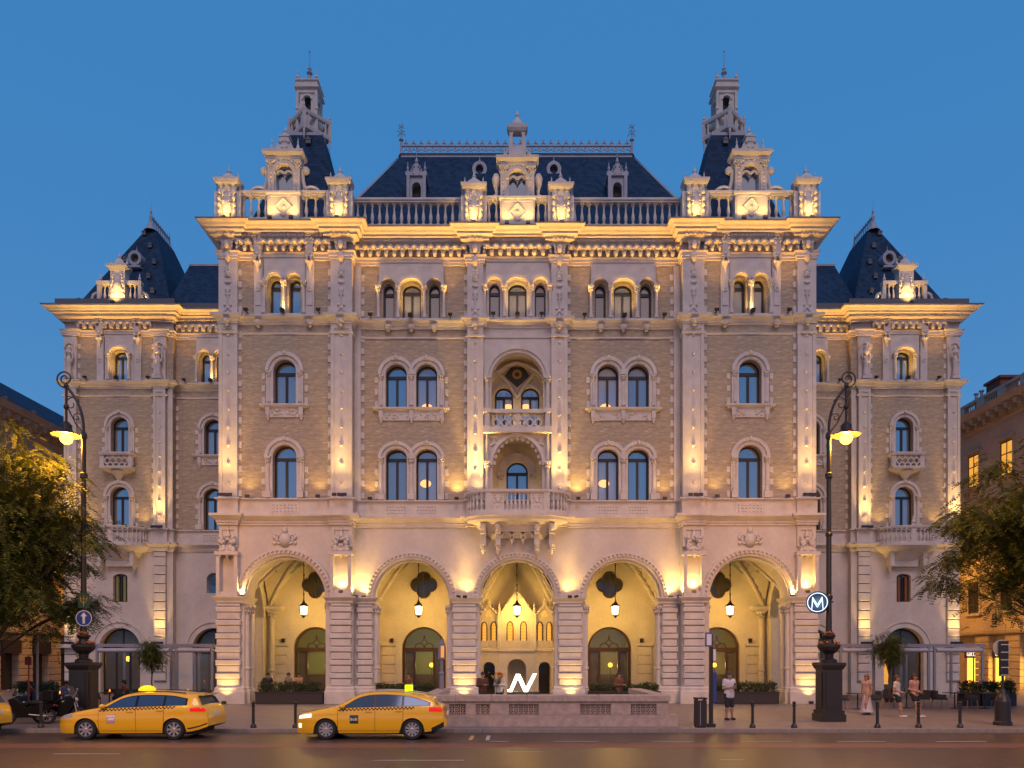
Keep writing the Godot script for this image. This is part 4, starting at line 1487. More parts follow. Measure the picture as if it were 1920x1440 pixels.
func aedicule(x: float, z: float, middle: bool) -> void:
	var w := 0.82 if middle else 0.76
	var dy := 0.0
	var b := MB.new()
	b.box(x - w, x + w, AT0, 24.12, z - 0.4, z + 0.26)
	var path := [Vector2(x - w, z - 0.4), Vector2(x - w, z + 0.26), Vector2(x + w, z + 0.26), Vector2(x + w, z - 0.4)]
	b.sweep(path, [Vector2(0.0, 24.0), Vector2(0.08, 24.06), Vector2(0.08, 24.16), Vector2(-0.2, 24.16)])
	# sunk diamond panel
	b.box(x - w + 0.08, x + w - 0.08, 23.92, 24.0, z + 0.26, z + 0.3)
	b.box(x - w + 0.08, x + w - 0.08, 22.72, 22.8, z + 0.26, z + 0.3)
	for s in [-1, 1]:
		b.box(x + s * (w - 0.12) - 0.05, x + s * (w - 0.12) + 0.05, 22.8, 23.92, z + 0.26, z + 0.3)
	for k in 4:
		var t := PI / 2 * k
		var p := Vector3(x + cos(t) * 0.42, 23.42 + sin(t) * 0.42, z + 0.28)
		var q := Vector3(x + cos(t + PI / 2) * 0.42, 23.42 + sin(t + PI / 2) * 0.42, z + 0.28)
		b.tube([p, q], 0.045, 5)
	b.ball(Vector3(x, 23.42, z + 0.27), Vector3(0.12, 0.12, 0.06), 8, 5)
	part(pal, "aedicule_base", b, M.stone)
	var top := 26.02 if not middle else 26.0
	var a := MB.new()
	var hw := 0.4
	wall_row(a, x - w + 0.06, x + w - 0.06, 24.16, top - 0.35, [op(x, hw, 24.18, 25.5, 0.42)], z - 0.35, z + 0.14)
	# cusps in the head
	a.arch(x - 0.2, 25.1, 0.1, 0.2, z - 0.06, z + 0.08, 0, PI, 10)
	a.arch(x + 0.2, 25.1, 0.1, 0.2, z - 0.06, z + 0.084, 0, PI, 10)
	a.lathe([Vector2(0.0, -0.14), Vector2(0.05, 0.0), Vector2(0.03, 0.12)], Vector3(x, 25.02, z), 6)
	a.arch(x, 25.08, hw + 0.02, hw + 0.16, z, z + 0.24, 0, PI, 16, 1.05)
	for s in [-1, 1]:
		a.box(x + s * (w - 0.16) - 0.15, x + s * (w - 0.16) + 0.15, 24.16, 25.35, z - 0.3, z + 0.22)
		capital(a, x + s * (w - 0.16), 25.3, z + 0.1, 0.15, 0.35)
		for k in 5:
			a.ball(Vector3(x + s * (w - 0.16), 24.3 + k * 0.2, z + 0.23), Vector3(0.05, 0.07, 0.04), 6, 4)
	carving(a, x, 25.52, 25.68, 0.45, z + 0.2, 4, 5, 0.07)
	a.sweep([Vector2(x - w + 0.02, z - 0.4), Vector2(x - w + 0.02, z + 0.22), Vector2(x + w - 0.02, z + 0.22), Vector2(x + w - 0.02, z - 0.4)], [Vector2(-0.02, top - 0.35), Vector2(0.04, top - 0.3), Vector2(0.06, top - 0.18), Vector2(0.22, top - 0.06), Vector2(0.22, top + 0.06), Vector2(-0.3, top + 0.08)])
	a.box(x - w + 0.03, x + w - 0.03, top - 0.36, top + 0.02, z - 0.4, z + 0.2)
	part(pal, "aedicule_window_frame", a, M.stone)
	var gl := sheet(arch_poly(hw + 0.02, 24.18, 25.08, 0.44), z - 0.12)
	gl.at(Transform3D(Basis(), Vector3(x, 0, 0)))
	var g := sheet(arch_poly(hw + 0.02, 24.18, 25.08, 0.44), 0.0)
	put_mesh(pal, "aedicule_pane", g.mesh(), M.roof_glass, Vector3(x, 0, z - 0.14))
	put_mesh(pal, "aedicule_back", MB.new().box(-hw - 0.3, hw + 0.3, 24.1, 25.7, -0.05, 0.0).mesh(), M.stone, Vector3(x, 0, z - 0.36))
	var c := MB.new()
	if middle:
		c.box(x - 0.42, x + 0.42, top + 0.08, top + 0.72, z - 0.35, z + 0.1)
		for s in [-1, 1]:
			pinnacle(c, x + s * 0.62, top + 0.08, z, 0.09, 0.6)
			c.tube([Vector3(x + s * 0.66, top + 0.1, z - 0.1), Vector3(x + s * 0.58, top + 0.35, z - 0.1), Vector3(x + s * 0.42, top + 0.62, z - 0.1)], 0.07, 6)
			c.box(x + s * 0.3 - 0.08, x + s * 0.3 + 0.08, top + 0.72, top + 1.45, z - 0.28, z + 0.02)
		c.arch(x, top + 1.28, 0.22, 0.38, z - 0.28, z + 0.024, 0, PI, 12)
		c.sweep([Vector2(x - 0.4, z - 0.34), Vector2(x - 0.4, z + 0.06), Vector2(x + 0.4, z + 0.06), Vector2(x + 0.4, z - 0.34)], [Vector2(0.0, top + 1.45), Vector2(0.08, top + 1.58), Vector2(0.1, top + 1.72), Vector2(-0.3, top + 1.75)])
		c.box(x - 0.4, x + 0.4, top + 1.44, top + 1.72, z - 0.34, z + 0.04)
		c.lathe([Vector2(0.32, top + 1.72), Vector2(0.3, top + 1.85), Vector2(0.2, top + 2.05), Vector2(0.1, top + 2.15), Vector2(0.07, top + 2.25), Vector2(0.1, top + 2.32), Vector2(0.0, top + 2.6)], Vector3(x, 0, z - 0.14), 10)
	else:
		var g2 := PackedVector2Array([Vector2(-0.46, 0), Vector2(0.46, 0), Vector2(0.44, 0.2), Vector2(0.34, 0.45), Vector2(0.24, 0.62), Vector2(0.18, 0.8), Vector2(-0.18, 0.8), Vector2(-0.24, 0.62), Vector2(-0.34, 0.45), Vector2(-0.44, 0.2)])
		c.at(Transform3D(Basis(), Vector3(x, top + 0.07, 0))).prism(g2, z - 0.3, z + 0.1)
		c.home()
		carving(c, x, top + 0.2, top + 0.65, 0.25, z + 0.12, 9, 6, 0.07)
		c.box(x - 0.25, x + 0.25, top + 0.86, top + 0.94, z - 0.32, z + 0.13)
		c.lathe([Vector2(0.22, top + 0.94), Vector2(0.16, top + 1.05), Vector2(0.05, top + 1.15), Vector2(0.08, top + 1.22), Vector2(0.0, top + 1.5)], Vector3(x, 0, z - 0.1), 8)
		for s in [-1, 1]:
			pinnacle(c, x + s * 0.62, top + 0.08, z, 0.1, 0.8)
	part(pal, "aedicule_crown", c, M.stone)
	# volutes at the flanks
	for s in [-1, 1]:
		var vo := MB.new()
		if middle:
			vo.lathe([Vector2(0.06, 0.0), Vector2(0.16, 0.3), Vector2(0.2, 0.6), Vector2(0.12, 0.78), Vector2(0.0, 0.84)], Vector3(x + s * 1.02, 24.6, z), 8)
			vo.lathe([Vector2(0.1, 0.0), Vector2(0.05, 0.3), Vector2(0.09, 0.55)], Vector3(x + s * 1.0, 24.06, z), 8)
			vo.tube([Vector3(x + s * 1.5, 24.12, z), Vector3(x + s * 1.2, 24.2, z), Vector3(x + s * 0.98, 24.4, z)], [0.05, 0.09, 0.1], 6)
		else:
			var pts := []
			for k in 12:
				var t := lerpf(0.0, PI * 1.15, k / 11.0)
				pts.append(Vector3(x + s * (1.24 + 0.42 * cos(t)), 24.1 + 0.42 * sin(t), z))
			vo.tube(pts, 0.09, 7)
			vo.tube([Vector3(x + s * 1.0, 24.3, z), Vector3(x + s * 0.86, 24.8, z), Vector3(x + s * 0.84, 25.3, z)], 0.09, 7)
			vo.ball(Vector3(x + s * 0.98, 25.3, z), Vector3(0.2, 0.2, 0.14), 10, 6)
		part(pal, "volute", vo, M.stone)
	for k in [-0.5, 0.5]:
		uplight(pal, Vector3(x + k, COR1 + 0.2, z + 0.72), Vector3(0, 1, -0.15), 3.6, 58)

func palace_attic() -> void:
	M.roof_glass = mat(Color(0.5, 0.66, 0.85, 0.1), 0.05, 1.0)
	M.roof_glass.transparency = BaseMaterial3D.TRANSPARENCY_ALPHA
	for s in [-1, 1]:
		for x in [[2.08, ZC + 0.05], [8.43, ZS], [13.72, ZS]]:
			attic_pier(s * x[0], x[1])
		for r in [[0.82, 1.55, ZC - 0.1], [2.6, 7.9, ZM - 0.15], [8.95, 10.28, ZS - 0.1], [11.82, 13.2, ZS - 0.1]]:
			rail_run(pal, minf(s * r[0], s * r[1]), maxf(s * r[0], s * r[1]), r[2])
		aedicule(s * XSC, ZS, false)
	aedicule(0.0, ZC, true)
	main_roof()
	for s in [-1, 1]:
		spire(s)

# hip with the given base and top rectangles: x half-widths, z ranges
func hip(b: MB, xc: float, h0: float, z0a: float, z0b: float, y0: float, h1: float, z1a: float, z1b: float, y1: float) -> void:
	var p := [Vector3(xc - h0, y0, z0b), Vector3(xc + h0, y0, z0b), Vector3(xc + h0, y0, z0a), Vector3(xc - h0, y0, z0a)]
	var q := [Vector3(xc - h1, y1, z1b), Vector3(xc + h1, y1, z1b), Vector3(xc + h1, y1, z1a), Vector3(xc - h1, y1, z1a)]
	for i in 4:
		var j := (i + 1) % 4
		b.quad(p[i], p[j], q[j], q[i])
	b.quad(q[0], q[1], q[2], q[3])

func cresting(parent: Node, x0: float, x1: float, y: float, z: float, n: int) -> void:
	var b := MB.new()
	b.box(x0, x1, y, y + 0.06, z - 0.05, z + 0.05)
	b.box(x0, x1, y + 0.5, y + 0.58, z - 0.06, z + 0.06)
	var o := part(parent, "ridge_cresting", b, M.lead)
	var u := MB.new()
	u.arch(0, 0.22, 0.1, 0.14, -0.03, 0.03, 0, PI, 8)
	u.box(-0.14, -0.1, 0.06, 0.22, -0.03, 0.03)
	u.box(0.1, 0.14, 0.06, 0.22, -0.03, 0.03)
	u.arch(0.21, 0.34, 0.06, 0.1, -0.03, 0.03, 0, TAU, 8)
	u.box(-0.02, 0.02, 0.34, 0.52, -0.03, 0.03)
	u.box(-0.03, 0.03, 0.56, 0.8, -0.03, 0.03)
	u.box(-0.12, 0.12, 0.66, 0.72, -0.03, 0.03)
	u.ball(Vector3(0, 0.83, 0), Vector3(0.05, 0.07, 0.04), 6, 4)
	var m := u.mesh()
	for i in n:
		put_mesh(o, "cresting_unit", m, M.lead, Vector3(x0 + (x1 - x0) * (i + 0.5) / n, y, z))

func iron_finial(b: MB, x: float, y: float, z: float, h: float) -> void:
	b.lathe([Vector2(0.16, 0), Vector2(0.12, h * 0.06), Vector2(0.07, h * 0.1), Vector2(0.06, h * 0.4), Vector2(0.14, h * 0.45), Vector2(0.05, h * 0.5), Vector2(0.03, h * 0.7), Vector2(0.05, h * 0.72), Vector2(0.0, h)], Vector3(x, y, z), 7)
	for k in 4:
		var t := PI / 2 * k + PI / 4
		var d := Vector3(cos(t), 0, sin(t)) * 0.3
		b.tube([Vector3(x, y + h * 0.6, z), Vector3(x, y + h * 0.68, z) + d * 0.6, Vector3(x, y + h * 0.62, z) + d], 0.02, 5)
		b.tube([Vector3(x, y + h * 0.78, z), Vector3(x, y + h * 0.85, z) + d * 0.4, Vector3(x, y + h * 0.82, z) + d * 0.7], 0.02, 5)

func main_roof() -> void:
	var b := MB.new()
	hip(b, 0.0, 10.1, -12.0, -0.9, 22.7, 6.62, -7.0, -5.8, 30.2)
	part(pal, "main_roof", b, M.slate)
	var t := MB.new()
	t.sweep([Vector2(-6.55, -7.0), Vector2(-6.55, -5.85), Vector2(6.55, -5.85), Vector2(6.55, -7.0)], [Vector2(0.12, 29.92), Vector2(0.14, 30.06), Vector2(0.02, 30.12), Vector2(-0.1, 30.4), Vector2(0.0, 30.46), Vector2(-0.5, 30.5)])
	t.box(-6.5, 6.5, 30.0, 30.45, -6.9, -5.95)
	# lead hips
	for s in [-1, 1]:
		t.tube([Vector3(s * 10.08, 22.75, -0.92), Vector3(s * 6.6, 30.05, -5.8)], 0.09, 6)
	part(pal, "ridge_flashing", t, M.lead)
	cresting(pal, -6.45, 6.45, 30.48, -6.1, 30)
	for s in [-1, 1]:
		var f := MB.new()
		iron_finial(f, s * 6.5, 30.45, -6.1, 2.0)
		part(pal, "roof_finial", f, M.lead)
		# oval lucarnes
		var oc := MB.new()
		oc.arch(s * 2.03, 28.85, 0.22, 0.4, -5.3, -4.75, 0, TAU, 22, 1.18)
		oc.lathe([Vector2(0.08, 0), Vector2(0.1, 0.1), Vector2(0.03, 0.2), Vector2(0.0, 0.5)], Vector3(s * 2.03, 29.25, -4.95), 7)
		oc.box(s * 2.03 - 0.3, s * 2.03 + 0.3, 28.28, 28.44, -5.3, -4.7)
		part(pal, "oval_lucarne", oc, M.lead)
		put_mesh(pal, "lucarne_shutter", MB.new().arch(0, 0, 0.0, 0.24, -0.02, 0.02, 0, TAU, 16).mesh(), M.shutter, Vector3(s * 2.03, 28.85, -5.0))
		# gothic dormers
		var x: float = s * 5.25
		var d := MB.new()
		wall_row(d, x - 0.45, x + 0.45, 25.9, 27.3, [op(x, 0.23, 26.1, 27.0, 0.28)], -4.6, -3.0)
		d.box(x - 0.56, x + 0.56, 27.3, 27.5, -4.8, -2.9)
		d.box(x - 0.5, x + 0.5, 25.5, 25.9, -4.0, -2.9)
		for k in [-1, 1]:
			d.box(x + k * 0.42 - 0.08, x + k * 0.42 + 0.08, 25.9, 27.3, -3.0, -2.88)
			pinnacle(d, x + k * 0.45, 27.5, -3.0, 0.08, 0.6)
		d.at(Transform3D(Basis(), Vector3(x, 27.5, 0))).prism(PackedVector2Array([Vector2(-0.36, 0), Vector2(0.36, 0), Vector2(0.1, 0.45), Vector2(-0.1, 0.45)]), -3.5, -2.95)
		d.home()
		pinnacle(d, x, 27.9, -3.1, 0.1, 0.75)
		carving(d, x, 27.3, 27.8, 0.3, -2.92, 3, 6, 0.06)
		part(pal, "dormer", d, M.lead)
		put_mesh(pal, "dormer_louvre", MB.new().box(-0.3, 0.3, 0, 1.1, -0.03, 0.0).mesh(), M.shutter, Vector3(x, 26.0, -3.4))

func spire(s: int) -> void:
	var x: float = s * (XSC + 0.05)
	var zc := -4.0
	var b := MB.new()
	hip(b, x, 2.8, zc - 2.8, zc + 2.8, 22.7, 1.75, zc - 1.75, zc + 1.75, 26.0)
	hip(b, x, 1.75, zc - 1.75, zc + 1.75, 26.0, 0.92, zc - 0.92, zc + 0.92, 29.52)
	part(pal, "spire_roof", b, M.slate)
	for e in [[26.9, 0.1], [28.1, -0.35], [28.9, 0.25]]:
		var hw: float = 1.75 - 0.227 * (e[0] - 26.1)
		var vn := MB.new().box(-0.13, 0.13, 0.0, 0.2, -0.2, 0.1)
		vn.prism(PackedVector2Array([Vector2(-0.17, 0.2), Vector2(0.17, 0.2), Vector2(0, 0.34)]), -0.3, 0.12)
		put_mesh(pal, "roof_vent", vn.mesh(), M.zinc, Vector3(x - s * e[1], e[0], zc + hw))
	# lantern base and gallery set cornerwise
	var g := MB.new()
	g.box(x - 0.98, x + 0.98, 29.7, 29.95, zc - 0.98, zc + 0.98)
	g.box(x - 0.8, x + 0.8, 29.95, 30.2, zc - 0.8, zc + 0.8)
	squash(part(pal, "lantern_base", g, M.lead), x, zc, 0.92)
	var gal := MB.new()
	gal.at(Transform3D(Basis(Vector3.UP, PI / 4), Vector3(x, 0, zc)))
	var r := 1.02
	for y in [[30.15, 30.4], [31.2, 31.42]]:
		gal.sweep([Vector2(-r, -r), Vector2(-r, r), Vector2(r, r), Vector2(r, -r)], [Vector2(-0.16, y[0]), Vector2(0.08, y[0]), Vector2(0.12, y[1] - 0.06), Vector2(0.12, y[1]), Vector2(-0.16, y[1]), Vector2(-0.16, y[0])], true)
	for k in 4:
		for j in 3:
			var t := PI / 2 * k
			var p := Vector2(r, lerpf(-r, r, (j + 0.5) / 3.0)).rotated(t)
			gal.box(p.x - 0.05, p.x + 0.05, 30.4, 31.2, p.y - 0.05, p.y + 0.05)
		var q := Vector2(r, r).rotated(PI / 2 * k)
		gal.box(q.x - 0.1, q.x + 0.1, 30.1, 31.5, q.y - 0.1, q.y + 0.1)
		pinnacle(gal, q.x, 31.5, q.y, 0.1, 0.6)
		gal.lathe([Vector2(0.0, -0.9), Vector2(0.06, -0.5), Vector2(0.1, 0.0)], Vector3(q.x, 30.15, q.y), 6)
	gal.home()
	squash(part(pal, "lantern_gallery", gal, M.stone), x, zc, 0.74)
	# lantern
	var l := MB.new()
	for k in 4:
		l.at(Transform3D(Basis(Vector3.UP, PI / 2 * k), Vector3(x, 0, zc)))
		wall_row(l, -0.62, 0.62, 30.2, 33.0, [op(0, 0.25, 31.5, 32.8)], 0.5, 0.62)
		l.arch(0, 32.55, 0.26, 0.36, 0.62, 0.68, 0, PI, 12)
		l.box(0.52, 0.7, 30.2, 33.0, 0.54, 0.7)
		l.ball(Vector3(0.64, 31.9, 0.64), Vector3(0.13, 0.16, 0.13), 7, 5)
		pinnacle(l, 0.62, 33.85, 0.62, 0.12, 0.75)
		carving(l, 0, 33.0, 33.2, 0.5, 0.66, 3, 6, 0.06)
	l.home()
	l.sweep([Vector2(x - 0.62, zc - 0.62), Vector2(x - 0.62, zc + 0.62), Vector2(x + 0.62, zc + 0.62), Vector2(x + 0.62, zc - 0.62)], [Vector2(0.0, 32.9), Vector2(0.08, 33.0), Vector2(0.06, 33.2), Vector2(0.2, 33.3), Vector2(0.2, 33.42), Vector2(0.08, 33.46), Vector2(0.08, 33.75), Vector2(0.16, 33.8), Vector2(0.16, 33.88), Vector2(-0.6, 33.9)], true)
	squash(part(pal, "lantern", l, M.stone), x, zc, 0.8)
	var d := MB.new()
	d.lathe([Vector2(0.45, 33.88), Vector2(0.42, 34.1), Vector2(0.28, 34.3), Vector2(0.1, 34.42), Vector2(0.08, 34.7), Vector2(0.18, 34.85), Vector2(0.08, 35.0), Vector2(0.12, 35.15), Vector2(0.03, 35.3), Vector2(0.02, 36.3), Vector2(0.05, 36.34), Vector2(0.05, 36.4), Vector2(0.0, 36.45)], Vector3(x, 0, zc), 9)
	squash(part(pal, "spire_finial", d, M.lead), x, zc, 0.9)

func squash(o: MeshInstance3D, x: float, zc: float, wide: float) -> void:
	o.scale = Vector3(wide, 0.77, wide)
	o.position = Vector3(x * (1.0 - wide), 29.5 - 29.7 * 0.77, zc * (1.0 - wide))

# ---------------------------------------------------------------- the vaulted portico behind the arcade
func portico() -> void:
	var zb := -5.0
	var b := MB.new()
	# back wall with doorways
	var ops := []
	for x in [-XSC, -XM]:
		ops.append(op(x, 1.2, 0.2, 3.85))
	for x in [XM, XSC]:
		ops.append(op(x, 1.2, 0.2, 3.85))
	wall_row(b, -14.1, 14.1, 0.2, C1A - 0.3, ops, zb - 0.45, zb)
	part(pal, "portico_back_wall", b, M.cream)
	var fl := MB.new()
	fl.box(-14.0, 14.0, 0.0, 0.2, -8.5, -0.9)
	part(pal, "portico_floor", fl, M.paving)
	# end walls with arches
	for s in [-1, 1]:
		var e := MB.new()
		e.at(Transform3D(Basis(Vector3.UP, PI / 2), Vector3(s * 13.9, 0, 0)))
		wall_row(e, 0.9, 5.0, 0.2, C1A - 0.3, [op(2.95, 1.35, 0.2, 6.2, 1.9)], -0.2, 0.2)
		e.arch(2.95, 4.3, 1.35, 1.6, -0.26, 0.26, 0, PI, 20, 1.9 / 1.35)
		e.home()
		part(pal, "portico_end_wall", e, M.cream)
	# wainscot blocks, doors, quatrefoil windows
	for s in [-1, 1]:
		for x in [XM, XSC]:
			portico_door(s * x, zb)
			quatrefoil(s * x, 6.15, zb)
			for t in [-1, 1]:
				for k in 5:
					var wb := MB.new().stone(s * x + t * 1.95 - 0.38, s * x + t * 1.95 + 0.38, 0.3 + k * 0.5, 0.78 + k * 0.5, zb - 0.05, zb + 0.06, 0.02)
					part(pal, "wainscot_block", wb, M.cream)
				part(pal, "wainscot_cap", MB.new().box(s * x + t * 1.95 - 0.46, s * x + t * 1.95 + 0.46, 2.82, 2.92, zb, zb + 0.12), M.cream)
				put_mesh(pal, "wall_speaker", MB.new().box(-0.09, 0.09, 0.0, 0.22, 0.0, 0.14).mesh(), M.iron, Vector3(s * x + t * 1.75, 3.0, zb))
		# clustered columns on the back wall between the bays
		for x in [2.05, 2.55, 7.85, 8.4, 13.35]:
			var c := MB.new()
			column(c, s * x, 0.2, 4.3, zb + 0.25, 0.15, 1.3)
			capital(c, s * x, 4.3, zb + 0.25, 0.15, 0.42)
			part(pal, "portico_column", c, M.cream)
		for x in [2.3, 8.1, 13.4]:
			var im := MB.new()
			im.sweep([Vector2(s * x - 0.55, zb), Vector2(s * x - 0.55, zb + 0.5), Vector2(s * x + 0.55, zb + 0.5), Vector2(s * x + 0.55, zb)], [Vector2(-0.1, 4.7), Vector2(0.0, 4.74), Vector2(0.1, 4.85), Vector2(0.1, 4.95), Vector2(-0.6, 4.96)])
			part(pal, "portico_impost", im, M.cream)
	# vaults
	var bays := [[-2.0, 2.0], [2.55, 7.75], [-7.75, -2.55], [8.35, 13.6], [-13.6, -8.35]]
	for y in bays:
		vault(y[0], y[1], zb, -0.9)
	for x in [-8.05, -2.28, 2.28, 8.05]:
		var tr := MB.new()
		tr.at(Transform3D(Basis(Vector3.UP, PI / 2), Vector3(x, 0, 0)))
		tr.arch(2.95, 4.95, 1.75, 2.25, -0.32, 0.32, 0, PI, 24, 1.25)
		wall_row(tr, 0.9, 5.0, 4.95, C1A - 0.3, [op(2.95, 2.0, 4.95, 7.3, 2.35)], -0.2, 0.2)
		tr.home()
		part(pal, "transverse_arch", tr, M.cream)
	gothic_bay(zb)
	# lanterns, hung from the vaults
	var k := 0
	var names := ["hanging lantern in the arch whose hedge hides three seated guests", "hanging lantern in the arch behind the taxi with the square roof light", "hanging lantern in front of the gabled entrance bay", "hanging lantern in the arch with the hedge behind the stone parapet", "hanging lantern in the arch behind the man with the phone"]
	for x in [-XSC, -XM, 0.0, XM, XSC]:
		hanging_lantern(Vector3(AXIS + x, 4.95, -2.7) * BIG + Vector3(0, BASE, 0), names[k])
		k += 1

func vault(x0: float, x1: float, z0: float, z1: float) -> void:
	var n := 20
	var b := MB.new()
	var panels := {}
	var hgt := func(u: float, w: float) -> float: return 4.92 + 2.75 * maxf(1.0 - pow(absf(u), 1.55), 1.0 - pow(absf(w), 1.55))
	for i in n:
		for j in n:
			var u0 := -1.0 + 2.0 * i / n
			var u1 := -1.0 + 2.0 * (i + 1) / n
			var w0 := -1.0 + 2.0 * j / n
			var w1 := -1.0 + 2.0 * (j + 1) / n
			var f := func(u: float, w: float) -> Vector3: return Vector3(lerpf(x0, x1, (u + 1) / 2), hgt.call(u, w), lerpf(z0, z1, (w + 1) / 2))
			var um := absf(u0 + u1) / 2
			var wm := absf(w0 + w1) / 2
			var blue := maxf(um, wm) < 0.9 and maxf(um, wm) > 0.22 and absf(um - wm) > 0.14 and minf(um, wm) < maxf(um, wm) * 0.62
			var t := b
			if blue:
				var key := "%d %d %d" % [signf(u0 + u1), signf(w0 + w1), int(um > wm)]
				if not panels.has(key):
					panels[key] = MB.new()
				t = panels[key]
			t.quad(f.call(u0, w0), f.call(u0, w1), f.call(u1, w1), f.call(u1, w0))
	var v := part(pal, "vault", b, M.cream)
	for key in panels:
		part(v, "painted_panel", panels[key], M.vault_paint)
	var r := MB.new()
	for s in [-1.0, 1.0]:
		var pts := []
		for k in 21:
			var u := -0.99 + 1.98 * k / 20.0
			pts.append(Vector3(lerpf(x0, x1, (u + 1) / 2), hgt.call(u, u) - 0.03, lerpf(z0, z1, (s * u + 1) / 2)))
		r.tube(pts, 0.11, 7)
	part(v, "rib", r, M.cream)

func portico_door(x: float, zb: float) -> void:
	var d := MB.new()
	var z := zb - 0.25
	d.box(x - 1.2, x - 1.06, 0.2, 2.65, z - 0.06, z + 0.06)
	d.box(x + 1.06, x + 1.2, 0.2, 2.65, z - 0.06, z + 0.06)
	d.box(x - 1.06, x + 1.06, 2.5, 2.72, z - 0.07, z + 0.09)
	d.arch(x, 2.65, 1.08, 1.2, z - 0.06, z + 0.06, 0, PI, 24)
	for t in [-1, 1]:
		d.box(x + t * 0.55 - 0.07, x + t * 0.55 + 0.07, 0.2, 2.5, z - 0.05, z + 0.06)
		d.box(minf(x + t * 0.62, x + t * 1.06), maxf(x + t * 0.62, x + t * 1.06), 0.2, 0.7, z - 0.04, z + 0.04)
		d.arch(x + t * 0.26, 2.72, 0.22, 0.27, z - 0.03, z + 0.05, 0, PI, 10)
	d.box(x - 0.48, x + 0.48, 0.2, 0.5, z - 0.04, z + 0.04)
	d.tube([Vector3(x - 0.2, 3.0, z), Vector3(x - 0.05, 3.12, z), Vector3(x, 3.4, z)], 0.025, 5)
	d.tube([Vector3(x + 0.2, 3.0, z), Vector3(x + 0.05, 3.12, z), Vector3(x, 3.4, z)], 0.025, 5)
	var door := part(pal, "arched_door", d, M.wood)
	put_mesh(door, "fanlight", sheet(arch_poly(1.1, 2.7, 2.72, 1.02), 0.0).mesh(), M.clear_glass, Vector3(x, 0, z))
	for t in [-1, 0, 1]:
		var a := -0.47 if t == 0 else (-1.06 if t < 0 else 0.62)
		var e := 0.47 if t == 0 else (-0.62 if t < 0 else 1.06)
		put_mesh(door, "pane", sheet(PackedVector2Array([Vector2(a, 0.5), Vector2(e, 0.5), Vector2(e, 2.5), Vector2(a, 2.5)]), 0.0).mesh(), M.clear_glass, Vector3(x, 0, z))
	for t in [-1, 1]:
		put_mesh(door, "drape", MB.new().box(minf(t * 0.62, t * 1.04), maxf(t * 0.62, t * 1.04), 0.5, 2.5, -0.02, 0.0).mesh(), M.shop_wall if x < 0.0 else M.wood, Vector3(x, 0, z - 0.14))
	# the lobby behind the door
	var r := MB.new()
	r.box(x - 2.2, x + 2.2, 0.2, 4.2, zb - 3.3, zb - 3.2)
	r.box(x - 2.3, x - 2.2, 0.2, 4.2, zb - 3.3, zb - 0.45)
	r.box(x + 2.2, x + 2.3, 0.2, 4.2, zb - 3.3, zb - 0.45)
	r.box(x - 2.3, x + 2.3, 4.2, 4.3, zb - 3.3, zb - 0.45)
	part(pal, "lobby_wall", r, M.lobby if x < 0.0 else M.lobby_grey)
	var l := put_mesh(pal, "lobby_lamp", MB.new().ball(Vector3.ZERO, Vector3(0.13, 0.13, 0.13), 12, 8).mesh(), M.room_lamp, Vector3(x + 0.25, 1.75, zb - 1.6))
	part(pal, "lobby_lamp_stand", MB.new().lathe([Vector2(0.14, 0.2), Vector2(0.02, 0.26), Vector2(0.02, 1.62)], Vector3(x + 0.25, 0, zb - 1.6)), M.iron)
	omni(l, Vector3.ZERO, 0.9, Color(1.0, 0.86, 0.5), 0.12)
	# reception desk
	part(pal, "lobby_desk", MB.new().box(x - 1.2, x + 1.2, 0.2, 1.2, zb - 2.9, zb - 2.4), M.wood)

func quatrefoil(x: float, y: float, zb: float) -> void:
	var p := PackedVector2Array()
	for q in 4:
		var cx := cos(q * PI / 2) * 0.34
		var cy := sin(q * PI / 2) * 0.34
		for k in 9:
			var t := q * PI / 2 - PI * 0.483 + PI * 0.966 * k / 8.0
			p.append(Vector2(cx + cos(t) * 0.36, cy + sin(t) * 0.36))
	var b := MB.new().at(Transform3D(Basis(), Vector3(x, y, 0)))
	b.prism(p, zb - 0.02, zb + 0.02)
	var o := part(pal, "quatrefoil_window", b, M.dark_pane)
	var f := MB.new().at(Transform3D(Basis(), Vector3(x, y, zb + 0.03)))
	var pts := []
	for q in p:
		pts.append(Vector3(q.x, q.y, 0))
	pts.append(pts[0])
	f.tube(pts, 0.045, 6, false)
	f.box(-0.025, 0.025, -0.68, 0.68, -0.01, 0.02)
	part(o, "frame", f, M.wood)

